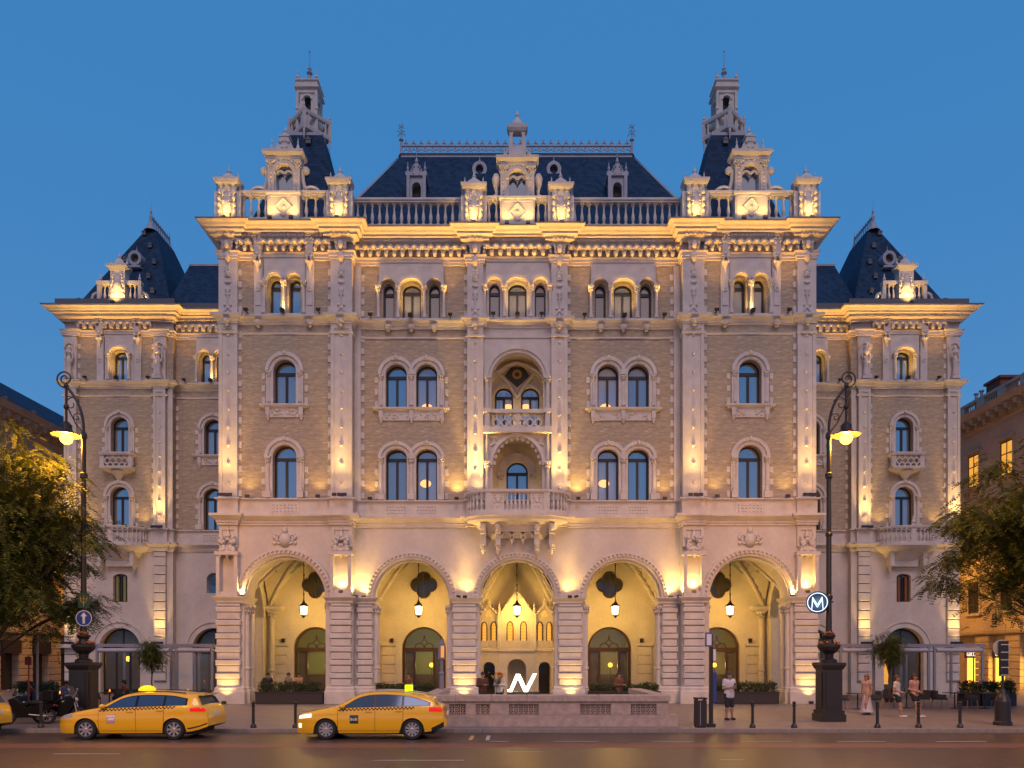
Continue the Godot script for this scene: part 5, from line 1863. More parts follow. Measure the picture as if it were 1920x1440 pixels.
func gothic_bay(zb: float) -> void:
	var b := MB.new()
	var zc := zb + 1.1
	var facets := [[Transform3D(Basis(), Vector3(0, 0, zc)), 0.95, 5.75, 0.5, 2.1], [Transform3D(Basis(Vector3.UP, -0.42), Vector3(-1.5, 0, zc - 0.27)), 0.62, 4.95, 0.36, 1.95], [Transform3D(Basis(Vector3.UP, 0.42), Vector3(1.5, 0, zc - 0.27)), 0.62, 4.95, 0.36, 1.95]]
	var lights := []
	for f in facets:
		b.at(f[0])
		var w: float = f[1]
		wall_row(b, -w, w, 0.2, 2.6, [op(0, f[3], 0.2, f[4])], -0.12, 0.0)
		var lx := 0.36 if w > 0.8 else 0.28
		wall_row(b, -w, w, 2.6, 4.4, [op(-lx, 0.17, 3.1, 4.1, 0.3), op(lx, 0.17, 3.1, 4.1, 0.3)], -0.12, 0.0)
		b.prism(PackedVector2Array([Vector2(-w, 4.4), Vector2(w, 4.4), Vector2(0, f[2])]), -0.12, 0.0)
		b.box(-w, w, 2.5, 2.62, 0.0, 0.08)
		for s in [-1, 1]:
			b.tube([Vector3(s * w * 1.02, 4.38, 0.03), Vector3(0, f[2] + 0.02, 0.03)], 0.06, 6)
			b.box(s * w - 0.07, s * w + 0.07, 2.6, 4.45, -0.1, 0.08)
			pinnacle(b, s * w, 4.45, 0.0, 0.1, 0.7)
			for k in 4:
				b.ball(Vector3(s * w * (1 - k / 4.0 - 0.1), lerpf(4.4, f[2], k / 4.0 + 0.1) + 0.08, 0.03), Vector3(0.06, 0.08, 0.06), 6, 4)
			b.box(s * lx - 0.17, s * lx + 0.17, 2.75, 3.05, 0.0, 0.03)
			var fr := MB.new().at(f[0])
			lights.append([f[0] * Transform3D(Basis(), Vector3(s * lx, 0, -0.06)), fr])
			fr.arch(s * lx, 3.8, 0.13, 0.19, -0.05, 0.02, 0, PI, 12, 0.26 / 0.13)
			fr.box(s * lx - 0.19, s * lx - 0.13, 3.08, 3.8, -0.05, 0.02)
			fr.box(s * lx + 0.13, s * lx + 0.19, 3.08, 3.8, -0.05, 0.02)
			for k in 5:
				fr.box(s * lx - 0.13, s * lx + 0.13, 3.2 + k * 0.17, 3.212 + k * 0.17, -0.05, -0.03)
		pinnacle(b, 0, f[2], 0.0, 0.12, 0.55)
		if w > 0.8:
			for q in 3:
				var t := PI / 2 + q * TAU / 3
				b.arch(cos(t) * 0.13, 4.85 + sin(t) * 0.13, 0.08, 0.13, 0.0, 0.04, 0, TAU, 10)
		else:
			for q in 3:
				var t := PI / 2 + q * TAU / 3
				lights.append([f[0] * Transform3D(Basis(), Vector3(cos(t) * 0.11, 4.5 + sin(t) * 0.11, 0)), null])
	b.home()
	var bay := part(pal, "gabled_entrance_bay", b, M.cream)
	var lm := sheet(arch_poly(0.17, 3.1, 3.8, 0.3), 0.0).mesh()
	var tm := MB.new().arch(0, 0, 0.0, 0.075, 0.0, 0.012, 0, TAU, 9).mesh()
	for l in lights:
		put_mesh(bay, "lancet_window" if l[1] else "trefoil_light", lm if l[1] else tm, M.lit_window).transform = l[0]
		if l[1]:
			part(bay, "lancet_frame", l[1].home(), M.wood)
	# lobby beyond the entrance arches
	var r := MB.new()
	r.box(-2.0, 2.0, 0.2, 2.6, zb - 0.02, zb + 0.02)
	r.box(-2.05, 2.05, 2.6, 2.7, zb, zc - 0.35)
	part(pal, "entrance_recess", r, M.cream)
	for s in [-1, 1]:
		part(pal, "side_door", MB.new().box(s * 1.5 - 0.3, s * 1.5 + 0.3, 0.2, 1.85, zb + 0.02, zb + 0.06), M.dark_pane)

func hanging_lantern(where: Vector3, label: String) -> void:
	var o := thing("hanging_lantern", label, "lantern", where, 0.0, "lanterns hung in the arcade")
	o.scale = Vector3.ONE * BIG
	var c := MB.new()
	c.tube([Vector3(0, 0.1, 0), Vector3(0, 2.75, 0)], 0.025, 6)
	for k in 5:
		c.ball(Vector3(0, 0.5 + k * 0.5, 0), Vector3(0.05, 0.05, 0.05), 6, 4)
	part(o, "chain", c, M.iron)
	var f := MB.new()
	f.lathe([Vector2(0.24, -0.12), Vector2(0.2, -0.04), Vector2(0.1, 0.04), Vector2(0.05, 0.12), Vector2(0.03, 0.2)], Vector3.ZERO, 8)
	f.lathe([Vector2(0.0, -0.74), Vector2(0.05, -0.7), Vector2(0.13, -0.62), Vector2(0.17, -0.6)], Vector3.ZERO, 8)
	for k in 8:
		var t := TAU * k / 8
		f.tube([Vector3(cos(t) * 0.23, -0.12, sin(t) * 0.23), Vector3(cos(t) * 0.17, -0.6, sin(t) * 0.17)], 0.013, 4)
	part(o, "lantern_frame", f, M.iron)
	part(o, "lantern_glass", MB.new().lathe([Vector2(0.155, -0.55), Vector2(0.2, -0.14)], Vector3.ZERO, 8).lathe([Vector2(0.0, -0.55), Vector2(0.155, -0.55)], Vector3.ZERO, 8), M.lantern)
	omni(o, Vector3(0, -0.36, 0), 7.0, Color(1.0, 0.78, 0.39), 0.16)

# ---------------------------------------------------------------- the set-back wings
const ZW := -7.9
const ZI := -8.3
const WX := 23.92

func wings() -> void:
	for s in [-1, 1]:
		wing(s)

func wx(s: int, x: float) -> float: return s * x * 0.963 - AXIS

func wing(s: int) -> void:
	var b := MB.new()
	var p := MB.new()
	var lo := func(a: float, e: float) -> Array: return [minf(wx(s, a), wx(s, e)), maxf(wx(s, a), wx(s, e))]
	var xp: Array = lo.call(20.7, 27.3)
	var xi: Array = lo.call(13.0, 20.7)
	var c := wx(s, WX)
	var ci := wx(s, 18.4)
	# ground storey, plaster
	wall_row(p, xp[0], xp[1], WALK, 4.6, [op(c, 1.17, WALK, 3.9)], ZW - 0.6, ZW)
	wall_row(p, xp[0], xp[1], 4.6, C1A, [op(c, 0.42, 5.45, 7.1, 0.2)], ZW - 0.6, ZW)
	wall_row(p, xi[0], xi[1], WALK, 4.6, [op(ci, 1.17, WALK, 3.9)], ZI - 0.6, ZI)
	wall_row(p, xi[0], xi[1], 4.6, C1A, [op(ci, 0.4, 6.0, 7.2, 0.4)], ZI - 0.6, ZI)
	part(pal, "wing_ground_wall", p, M.plaster)
	wall_row(b, xp[0], xp[1], C1A, MIDW, [op(c, 0.55, W1S, W1T)], ZW - 0.5, ZW)
	wall_row(b, xp[0], xp[1], MIDW, STR0, [op(c, 0.52, W2S, W2T)], ZW - 0.5, ZW)
	wall_row(b, xp[0], xp[1], STR0, ARC0, [op(c, 0.42, W3S, W3T, 0.3)], ZW - 0.5, ZW)
	wall_row(b, xi[0], xi[1], C1A, MIDW, [op(ci, 0.55, W1S, W1T)], ZI - 0.5, ZI)
	wall_row(b, xi[0], xi[1], MIDW, STR0, [op(ci, 0.52, W2S, W2T)], ZI - 0.5, ZI)
	wall_row(b, xi[0], xi[1], STR0, ARC0, [op(ci - 0.47, 0.27, W3S, W3T, 0.36), op(ci + 0.47, 0.27, W3S, W3T, 0.36)], ZI - 0.5, ZI)
	var fl: Array = lo.call(26.8, 27.3)
	b.box(fl[0], fl[1], C1A, COR1, -40.0, ZW - 0.5)
	part(pal, "wing_brick_wall", b, M.brick)
	var q := MB.new()
	q.box(fl[0], fl[1], WALK, C1A, -40.0, ZW - 0.6)
	q.box(xp[0], xp[1], ARC0, COR1, ZW - 0.5, ZW)
	q.box(xi[0], xi[1], ARC0, COR1, ZI - 0.5, ZI)
	part(pal, "wing_frieze", q, M.stone)
	var rm := MB.new()
	var ra: Array = lo.call(13.5, 26.8)
	rm.box(ra[0], ra[1], C1A, COR1, ZI - 2.2, ZI - 2.0)
	for y in [C1A - 0.2, MIDW - 0.1, STR0 - 0.1, COR1 - 0.2]:
		rm.box(ra[0], ra[1], y, y + 0.2, ZI - 2.0, ZI - 0.5)
	part(pal, "wing_partition", rm, M.curtain)
	# pilasters
	for e in [[21.08, 21.82], [26.5, 27.25]]:
		var x0 := wx(s, e[0])
		var x1 := wx(s, e[1])
		pilaster(x0, x1, SILL, STR0, ZW, ZW + 0.2)
		pilaster(x0, x1, STR1, ARC0, ZW, ZW + 0.16, "pilaster", false)
		var xm := (x0 + x1) / 2
		studs(xm, SILL + 0.75, STR0 - 0.5, ZW + 0.15)
		graze(pal, Vector3(xm, SILL + 0.12, ZW + 0.5), 13.0)
		# ground pilaster of separate blocks
		var y := 0.8
		while y < C1A - 0.3:
			part(pal, "stone_block", MB.new().stone(minf(x0, x1), maxf(x0, x1), y + 0.01, minf(y + 0.5, C1A) - 0.01, ZW - 0.05, ZW + 0.16, 0.03), M.stone)
			y += 0.52
		graze(pal, Vector3(xm, 3.08, ZW + 0.44), 8.0)
		part(pal, "ledge", MB.new().box(minf(x0, x1) - 0.1, maxf(x0, x1) + 0.1, 2.75, 2.95, ZW - 0.05, ZW + 0.5), M.stone)
		# figure in a niche, third storey
		var st := MB.new()
		var zz := ZW + 0.16
		part(pal, "niche_arch", MB.new().arch(xm, 20.3, 0.26, 0.36, zz, zz + 0.08, 0, PI, 12), M.stone)
		st.lathe([Vector2(0.15, 0.0), Vector2(0.17, 0.1), Vector2(0.13, 0.5), Vector2(0.16, 0.9), Vector2(0.1, 1.2), Vector2(0.19, 1.38), Vector2(0.16, 1.5), Vector2(0.07, 1.56), Vector2(0.1, 1.68), Vector2(0.07, 1.8), Vector2(0.0, 1.84)], Vector3(xm, 18.6, zz + 0.12), 10)
		st.tube([Vector3(xm - 0.17, 20.05, zz + 0.12), Vector3(xm - 0.22, 19.75, zz + 0.16), Vector3(xm - 0.08, 19.6, zz + 0.24)], 0.05, 6)
		st.tube([Vector3(xm + 0.17, 20.05, zz + 0.12), Vector3(xm + 0.23, 19.7, zz + 0.14), Vector3(xm + 0.16, 19.4, zz + 0.2)], 0.05, 6)
		st.box(xm - 0.24, xm + 0.24, 18.45, 18.6, zz, zz + 0.3)
		part(pal, "niche_figure", st, M.stone)
	var xstep := wx(s, 20.7)
	pilaster(xstep - s * 0.0, xstep + s * 0.28, SILL, STR0, ZW, ZW + 0.06, "pilaster_strip", false)
	# quoins
	for e in [[21.82, 1], [26.5, -1]]:
		quoins(pal, wx(s, e[0]), e[1] * s, SILL + 0.1, STR0 - 0.4, ZW)
		quoins(pal, wx(s, e[0]), e[1] * s, STR1 + 0.2, ARC0 - 0.1, ZW)
	quoins(pal, xstep, -s, SILL + 0.1, STR0 - 0.4, ZI)
	for e in [[c, ZW], [ci, ZI]]:
		surround(pal, op(e[0], 0.55, W1S, W1T), e[1], true)
		surround(pal, op(e[0], 0.52, W2S, W2T), e[1], false)
		for t in [-1, 1]:
			quoins(pal, e[0] + t * 0.9, t, W1S + 0.05, W1T - 0.6, e[1])
			quoins(pal, e[0] + t * 0.88, t, W2S + 0.05, W2T - 0.6, e[1])
	bracket_sill(ci - 0.95, ci + 0.95, W2S, ZI, 2)
	relief_panel(ci, 0.6, ZI + 0.05)
	third_group(c, ZW, [[0.0, 0.42, 0.3]], 0.85)
	third_group(ci, ZI, [[-0.47, 0.27, 0.36], [0.47, 0.27, 0.36]], 0.98)
	for t in [-1, 1]:
		var x: float = c + t * 1.1
		var k := MB.new()
		k.box(x - 0.2, x + 0.2, STR1, ARC0, ZW, ZW + 0.16)
		k.arch(x, 19.6, 0.06, 0.12, ZW + 0.16, ZW + 0.2, 0, TAU, 12)
		k.box(x - 0.17, x + 0.17, 21.1, 21.9, ZW, ZW + 0.3)
		carving(k, x, 20.7, 22.0, 0.17, ZW + 0.3, 91, 12, 0.09)
		k.lathe([Vector2(0.0, -0.5), Vector2(0.1, -0.1), Vector2(0.17, 0.1)], Vector3(x, 20.75, ZW + 0.2), 7)
		part(pal, "console_strip", k, M.stone)
	# windows
	var warm := 1
	window(pal, op(c, 0.55, W1S, W1T), ZW - 0.3, warm)
	window(pal, op(c, 0.52, W2S, W2T), ZW - 0.3, warm)
	window(pal, op(c, 0.42, W3S, W3T, 0.3), ZW - 0.3, warm)
	window(pal, op(ci, 0.55, W1S, W1T), ZI - 0.3, warm)
	window(pal, op(ci, 0.52, W2S, W2T), ZI - 0.3, warm)
	for t in [-0.47, 0.47]:
		window(pal, op(ci + t, 0.27, W3S, W3T, 0.36), ZI - 0.3, warm)
	# small shuttered window over the door, and the doors themselves
	var sw := MB.new()
	sw.box(c - 0.44, c + 0.44, 5.43, 5.5, ZW - 0.3, ZW - 0.2)
	sw.box(c - 0.03, c + 0.03, 5.5, 7.0, ZW - 0.3, ZW - 0.2)
	var shut := part(pal, "small_window", sw, M.frame)
	part(shut, "pane", sheet(arch_poly(0.42, 5.47, 6.9, 0.2), ZW - 0.26).at(Transform3D()), M.dark_pane).position.x = c
	for t in [-0.3, 0.12]:
		part(shut, "folded_blind", MB.new().box(c + t, c + t + 0.14, 5.5, 6.95, ZW - 0.25, ZW - 0.12), M.blind_green if s < 0 else M.blind_red)
	for e in [[c, ZW], [ci, ZI]]:
		var d := MB.new()
		var z: float = e[1] - 0.4
		d.arch(e[0], 2.73, 1.05, 1.17, z - 0.06, z + 0.06, 0, PI, 22)
		d.box(e[0] - 1.17, e[0] + 1.17, 2.62, 2.78, z - 0.06, z + 0.08)
		d.box(e[0] - 0.04, e[0] + 0.04, 2.78, 3.8, z - 0.04, z + 0.04)
		for t in [-1.12, -0.4, 0.4, 1.12]:
			d.box(e[0] + t - 0.05, e[0] + t + 0.05, WALK, 2.62, z - 0.05, z + 0.05)
		var dd := part(pal, "arched_door", d, M.frame)
		put_mesh(dd, "fanlight", sheet(arch_poly(1.08, 2.75, 2.76, 1.0), 0.0).mesh(), M.clear_glass, Vector3(e[0], 0, z))
		put_mesh(dd, "door_glass", sheet(PackedVector2Array([Vector2(-1.1, 0.3), Vector2(1.1, 0.3), Vector2(1.1, 2.62), Vector2(-1.1, 2.62)]), 0.0).mesh(), M.clear_glass, Vector3(e[0], 0, z))
		var r := MB.new()
		r.box(e[0] - 2.0, e[0] + 2.0, 0.0, 4.2, z - 3.0, z - 2.9)
		r.box(e[0] - 2.1, e[0] - 2.0, 0.0, 4.2, z - 3.0, z - 0.2)
		r.box(e[0] + 2.0, e[0] + 2.1, 0.0, 4.2, z - 3.0, z - 0.2)
		r.box(e[0] - 2.1, e[0] + 2.1, 4.2, 4.3, z - 3.0, z - 0.2)
		part(pal, "shop_room", r, M.shop_wall)
		# door-head moulding
		var mo := MB.new()
		mo.arch(e[0], 2.73, 1.2, 1.5, e[1] - 0.02, e[1] + 0.09, 0, PI, 22)
		mo.arch(e[0], 2.73, 1.5, 1.58, e[1] - 0.02, e[1] + 0.15, 0, PI, 22)
		part(pal, "archivolt", mo, M.stone)
		if e[0] == c:
			var lamp := put_mesh(pal, "shop_lamp", MB.new().ball(Vector3.ZERO, Vector3(0.16, 0.16, 0.16), 12, 8).mesh(), M.room_lamp, Vector3(c - 0.35, 2.1, z - 1.2))
			omni(lamp, Vector3.ZERO, 0.7, Color(1.0, 0.72, 0.34), 0.14)
			part(pal, "lit_display", MB.new().box(c + 0.12, c + 0.72, 0.5, 2.3, z - 2.88, z - 2.8), M.lit_window)
	# cornices and strings
	var plan := [Vector2(wx(s, 14.2), ZI), Vector2(wx(s, 20.7), ZI), Vector2(wx(s, 20.7), ZW), Vector2(wx(s, 21.0), ZW), Vector2(wx(s, 21.0), ZW + 0.18), Vector2(wx(s, 21.9), ZW + 0.18), Vector2(wx(s, 21.9), ZW), Vector2(wx(s, 26.4), ZW), Vector2(wx(s, 26.4), ZW + 0.18), Vector2(wx(s, 27.32), ZW + 0.18), Vector2(wx(s, 27.32), -40.0)]
	if s < 0:
		plan.reverse()
	var simple := [Vector2(wx(s, 14.2), ZI), Vector2(wx(s, 20.7), ZI), Vector2(wx(s, 20.7), ZW + 0.16), Vector2(wx(s, 27.32), ZW + 0.16), Vector2(wx(s, 27.32), -40.0)]
	if s < 0:
		simple.reverse()
	part(pal, "string_course", MB.new().sweep(plan, [Vector2(0.0, STR0), Vector2(0.05, STR0 + 0.03), Vector2(0.05, STR0 + 0.12), Vector2(0.1, STR0 + 0.16), Vector2(0.16, STR0 + 0.26), Vector2(0.3, STR0 + 0.33), Vector2(0.3, STR1), Vector2(-0.3, STR1 + 0.02)]), M.stone)
	part(pal, "moulding", MB.new().sweep(plan, [Vector2(0.0, 17.5), Vector2(0.05, 17.52), Vector2(0.05, 17.6), Vector2(0.0, 17.62)]), M.stone)
	part(pal, "parapet_band", MB.new().sweep(plan, [Vector2(0.0, C1A), Vector2(0.06, C1A + 0.02), Vector2(0.1, C1A + 0.14), Vector2(0.1, C1A + 0.22), Vector2(0.2, C1A + 0.32), Vector2(0.3, C1A + 0.38), Vector2(0.3, C1A + 0.48), Vector2(0.04, C1A + 0.52), Vector2(0.04, SILL - 0.12), Vector2(0.16, SILL - 0.06), Vector2(0.16, SILL), Vector2(-0.2, SILL + 0.01)]), M.stone)
	part(pal, "architrave", MB.new().sweep(plan, [Vector2(0.0, ARC0), Vector2(0.05, ARC0 + 0.02), Vector2(0.05, ARC0 + 0.12), Vector2(0.09, ARC0 + 0.14), Vector2(0.09, ARC0 + 0.26), Vector2(0.16, ARC1), Vector2(0.0, ARC1 + 0.02)]), M.stone)
	part(pal, "cornice", MB.new().sweep(simple, [Vector2(0.0, COR0 - 0.02), Vector2(0.1, COR0), Vector2(0.1, COR0 + 0.1), Vector2(0.3, COR0 + 0.18), Vector2(0.3, COR0 + 0.32), Vector2(0.46, COR0 + 0.38), Vector2(0.46, COR0 + 0.46), Vector2(0.56, COR0 + 0.5), Vector2(0.62, COR0 + 0.56), Vector2(0.8, COR0 + 0.62), Vector2(0.8, COR1), Vector2(-0.6, COR1 + 0.04)]), M.stone)
	part(pal, "gutter_flashing", MB.new().sweep(simple, [Vector2(0.74, COR1), Vector2(0.84, COR1 + 0.004), Vector2(0.84, COR1 + 0.04), Vector2(0.3, COR1 + 0.08), Vector2(0.3, COR1 + 0.55), Vector2(-0.5, COR1 + 0.6)]), M.zinc)
	var dent := MB.new()
	for x in [[20.8, 27.2, ZW + 0.16], [14.4, 20.5, ZI]]:
		var n := int((x[1] - x[0]) / 0.17)
		for i in n:
			var xx := wx(s, x[0] + (x[1] - x[0]) * (i + 0.5) / n)
			dent.box(xx - 0.05, xx + 0.05, COR0 + 0.19, COR0 + 0.32, x[2] + 0.28, x[2] + 0.36)
	var dd2 := part(pal, "dentil_row", dent, M.stone)
	dd2.set_meta("kind", "stuff")
	var u := MB.new()
	u.arch(0, 0.0, 0.1, 0.2, 0.0, 0.3, 0, PI, 8)
	u.box(-0.2, -0.1, -0.12, 0.0, 0.0, 0.3)
	u.box(0.1, 0.2, -0.12, 0.0, 0.0, 0.3)
	u.ball(Vector3(-0.15, -0.14, 0.2), Vector3(0.06, 0.1, 0.1), 7, 5)
	u.ball(Vector3(0.15, -0.14, 0.2), Vector3(0.06, 0.1, 0.1), 7, 5)
	var um := u.mesh()
	for x in [[21.9, 26.4, ZW], [16.0, 20.6, ZI]]:
		var n := int((x[1] - x[0]) / 0.4)
		for i in n:
			put_mesh(pal, "corbel_arch", um, M.stone, Vector3(wx(s, x[0] + (x[1] - x[0]) * (i + 0.5) / n), ARC1 + 0.3, x[2]))
	for e in [[22.0, ZW, 24.0], [23.92, ZW, 14.0], [25.8, ZW, 24.0], [16.4, ZI, 20.0], [18.4, ZI, 14.0], [20.0, ZI, 20.0]]:
		eaves_lamp(Vector3(wx(s, e[0]), STR1, e[1]), e[2])
	for e in [[c, ZW], [ci, ZI]]:
		uplight(pal, Vector3(e[0], STR1 + 0.12, e[1] + 0.42), Vector3(0, 1, -0.3), 3.2, 58, Color(1.0, 0.78, 0.4), 0.15)
	for e in [[wx(s, 22.4), ZW], [wx(s, 25.8), ZW]]:
		uplight(pal, Vector3(e[0], SILL + 0.08, e[1] + 0.4), Vector3(0, 1, -0.05), 1.7, 56)
	# little balcony of the second floor
	var lb := MB.new()
	var lp := [Vector2(c - 0.85, ZW), Vector2(c - 0.85, ZW + 0.5), Vector2(c + 0.85, ZW + 0.5), Vector2(c + 0.85, ZW)]
	lb.sweep(lp, [Vector2(-0.6, 12.75), Vector2(-0.3, 13.0), Vector2(0.0, 13.12), Vector2(0.08, 13.2), Vector2(0.08, 13.32), Vector2(-0.5, 13.33)])
	lb.lathe([Vector2(0.0, -0.35), Vector2(0.08, -0.2), Vector2(0.35, 0.15), Vector2(0.5, 0.3)], Vector3(c, 12.75, ZW + 0.1), 9)
	lb.sweep(lp, [Vector2(-0.12, 13.95), Vector2(0.06, 13.95), Vector2(0.1, 14.05), Vector2(0.1, 14.12), Vector2(-0.14, 14.12), Vector2(-0.14, 13.95)])
	for t in [-0.82, 0.82]:
		lb.box(c + t - 0.12, c + t + 0.12, 13.33, 13.95, ZW + 0.3, ZW + 0.5)
	var lbo := part(pal, "small_balcony", lb, M.stone)
	var ring := MB.new().arch(0, 0, 0.13, 0.2, -0.06, 0.06, 0, TAU, 14).box(-0.05, 0.05, 0.19, 0.31, -0.05, 0.05).box(-0.05, 0.05, -0.31, -0.19, -0.05, 0.05).mesh()
	for t in [-0.5, -0.17, 0.17, 0.5]:
		put_mesh(lbo, "tracery_ring", ring, M.stone, Vector3(c + t, 13.64, ZW + 0.42))
	# bowed balcony of the first floor
	var bp := [Vector2(c - 1.75, ZW)]
	for k in 15:
		var t := PI - PI * k / 14.0
		bp.append(Vector2(c + 1.7 * cos(t), ZW + 0.1 + 1.05 * sin(t)))
	bp.append(Vector2(c + 1.75, ZW))
	var bb := MB.new()
	bb.sweep(bp, [Vector2(-0.95, 7.7), Vector2(-0.65, 8.0), Vector2(-0.4, 8.3), Vector2(-0.1, 8.45), Vector2(0.0, 8.55), Vector2(0.1, 8.62), Vector2(0.1, 8.75), Vector2(-0.8, 8.77)])
	bb.box(c - 0.7, c + 0.7, 7.5, 8.5, ZW, ZW + 0.3)
	for t in [-0.95, 0.95]:
		bb.box(c + t - 0.12, c + t + 0.12, 7.5, 8.4, ZW, ZW + 0.6)
		bb.lathe([Vector2(0.0, -0.4), Vector2(0.08, -0.2), Vector2(0.13, 0.0)], Vector3(c + t, 7.5, ZW + 0.3), 7)
	bb.sweep(bp, [Vector2(-0.16, 9.62), Vector2(0.03, 9.62), Vector2(0.06, 9.7), Vector2(0.06, 9.76), Vector2(-0.18, 9.76), Vector2(-0.18, 9.62)])
	bb.sweep(bp, [Vector2(0.0, 8.75), Vector2(0.0, 8.85), Vector2(-0.16, 8.85)])
	bb.box(c - 0.13, c + 0.13, 8.8, 9.62, ZW + 1.0, ZW + 1.14)
	pinnacle(bb, c, 9.76, ZW + 1.05, 0.13, 0.65)
	var bo := part(pal, "bowed_balcony", bb, M.stone)
	var bm := baluster(0.78, 0.075)
	for k in 18:
		var t := PI - PI * (k + 0.7) / 18.4
		put_mesh(bo, "baluster", bm, M.stone, Vector3(c + 1.62 * cos(t), 8.84, ZW + 0.1 + 0.98 * sin(t)))
	wing_roof(s)

func wing_roof(s: int) -> void:
	var c := wx(s, 23.9)
	var b := MB.new()
	hip(b, c, 2.85, -17.3, ZW - 0.3, 22.9, 0.3, -14.2, -11.6, 29.5)
	part(pal, "pavilion_roof", b, M.slate)
	var r2 := MB.new()
	var xa := minf(wx(s, 13.5), wx(s, 21.4))
	var xb := maxf(wx(s, 13.5), wx(s, 21.4))
	r2.quad(Vector3(xa, 23.2, ZI - 0.2), Vector3(xb, 23.2, ZI - 0.2), Vector3(xb, 27.2, ZI - 3.4), Vector3(xa, 27.2, ZI - 3.4))
	r2.quad(Vector3(xb, 23.2, ZI - 6.8), Vector3(xa, 23.2, ZI - 6.8), Vector3(xa, 27.2, ZI - 3.4), Vector3(xb, 27.2, ZI - 3.4))
	part(pal, "wing_roof", r2, M.slate)
	part(pal, "ridge_flashing", MB.new().box(xa, xb, 27.15, 27.28, ZI - 3.5, ZI - 3.3), M.lead)
	# crest of the pavilion
	var f := MB.new()
	f.lathe([Vector2(0.42, 0.0), Vector2(0.3, 0.15), Vector2(0.16, 0.5), Vector2(0.1, 0.6), Vector2(0.12, 0.9), Vector2(0.06, 1.1), Vector2(0.08, 1.25), Vector2(0.02, 1.4), Vector2(0.0, 2.2)], Vector3(c, 29.35, -11.6), 8)
	f.lathe([Vector2(0.3, 0.0), Vector2(0.12, 0.5), Vector2(0.05, 0.8), Vector2(0.0, 1.6)], Vector3(c, 29.35, -14.2), 8)
	f.box(c - 0.04, c + 0.04, 29.5, 29.6, -14.2, -11.6)
	f.box(c - 0.04, c + 0.04, 30.25, 30.33, -14.2, -11.6)
	for k in 9:
		var z := lerpf(-14.1, -11.7, k / 8.0)
		f.box(c - 0.03, c + 0.03, 29.6, 30.45, z - 0.04, z + 0.04)
	part(pal, "pavilion_crest", f, M.lead)
	# oval lucarne and vents on the front slope
	var slope := func(y: float) -> float: return lerpf(ZW - 0.3, -11.6, (y - 22.9) / 6.6)
	var yo := 26.6
	var xo := c + s * 0.05
	var oc := MB.new()
	oc.arch(xo, yo, 0.24, 0.42, slope.call(yo) - 0.2, slope.call(yo) + 0.5, 0, TAU, 22, 1.15)
	oc.lathe([Vector2(0.08, 0), Vector2(0.1, 0.1), Vector2(0.03, 0.2), Vector2(0.0, 0.5)], Vector3(xo, yo + 0.42, slope.call(yo) + 0.2), 7)
	oc.box(xo - 0.4, xo + 0.4, yo - 0.62, yo - 0.5, slope.call(yo) - 0.2, slope.call(yo) + 0.6)
	part(pal, "oval_lucarne", oc, M.lead)
	put_mesh(pal, "lucarne_shutter", MB.new().arch(0, 0, 0.0, 0.26, -0.02, 0.02, 0, TAU, 16).mesh(), M.shutter, Vector3(xo, yo, slope.call(yo) + 0.25))
	var vn := MB.new().box(-0.12, 0.12, 0.0, 0.18, -0.2, 0.12)
	vn.prism(PackedVector2Array([Vector2(-0.16, 0.18), Vector2(0.16, 0.18), Vector2(0, 0.32)]), -0.3, 0.14)
	var vm := vn.mesh()
	for e in [[-1.1, 24.0], [1.5, 24.0], [-0.9, 25.2], [0.95, 25.2], [1.0, 26.4], [-0.85, 26.6], [0.4, 27.8], [-0.25, 28.9]]:
		put_mesh(pal, "roof_vent", vm, M.zinc, Vector3(c - s * e[0], e[1], slope.call(e[1])))
	# crowned pier with two balustrades on the eaves
	var x := wx(s, WX)
	var z := ZW + 0.1
	var p := MB.new()
	var y := 23.0
	p.box(x - 0.42, x + 0.42, y - 0.2, y + 1.9, z - 0.3, z + 0.2)
	p.ball(Vector3(x, y + 0.9, z + 0.2), Vector3(0.28, 0.62, 0.13), 12, 8)
	carving(p, x, y + 0.2, y + 1.6, 0.42, z + 0.2, 33, 12, 0.09)
	p.sweep([Vector2(x - 0.42, z - 0.3), Vector2(x - 0.42, z + 0.2), Vector2(x + 0.42, z + 0.2), Vector2(x + 0.42, z - 0.3)], [Vector2(0.0, y + 1.75), Vector2(0.06, y + 1.85), Vector2(0.2, y + 2.0), Vector2(0.2, y + 2.1), Vector2(-0.3, y + 2.12)])
	p.lathe([Vector2(0.38, 2.1), Vector2(0.34, 2.25), Vector2(0.2, 2.5), Vector2(0.08, 2.6), Vector2(0.1, 2.7), Vector2(0.0, 3.0)], Vector3(x, y, z - 0.05), 9)
	for t in [-1, 1]:
		pinnacle(p, x + t * 0.46, y + 2.1, z, 0.1, 0.55)
		pinnacle(p, x + t * 1.15, y + 1.25, z - 0.1, 0.1, 0.55)
		p.box(minf(x + t * 0.42, x + t * 1.32), maxf(x + t * 0.42, x + t * 1.32), y + 1.05, y + 1.25, z - 0.25, z + 0.1)
		p.box(minf(x + t * 0.42, x + t * 1.3), maxf(x + t * 0.42, x + t * 1.3), y - 0.2, y + 0.1, z - 0.22, z + 0.08)
		p.box(x + t * 1.2 - 0.1, x + t * 1.2 + 0.1, y + 0.1, y + 1.05, z - 0.2, z + 0.04)
		p.tube([Vector3(x + t * 1.35, y + 0.6, z - 0.1), Vector3(x + t * 1.55, y + 0.5, z - 0.1), Vector3(x + t * 1.65, y + 0.2, z - 0.1), Vector3(x + t * 1.95, y, z - 0.1)], 0.1, 6)
	var po := part(pal, "crowned_pier", p, M.stone)
	var bm := baluster(0.95, 0.085)
	for t in [-1, 1]:
		for k in 2:
			put_mesh(po, "baluster", bm, M.stone, Vector3(x + t * (0.62 + k * 0.27), y + 0.1, z - 0.08))
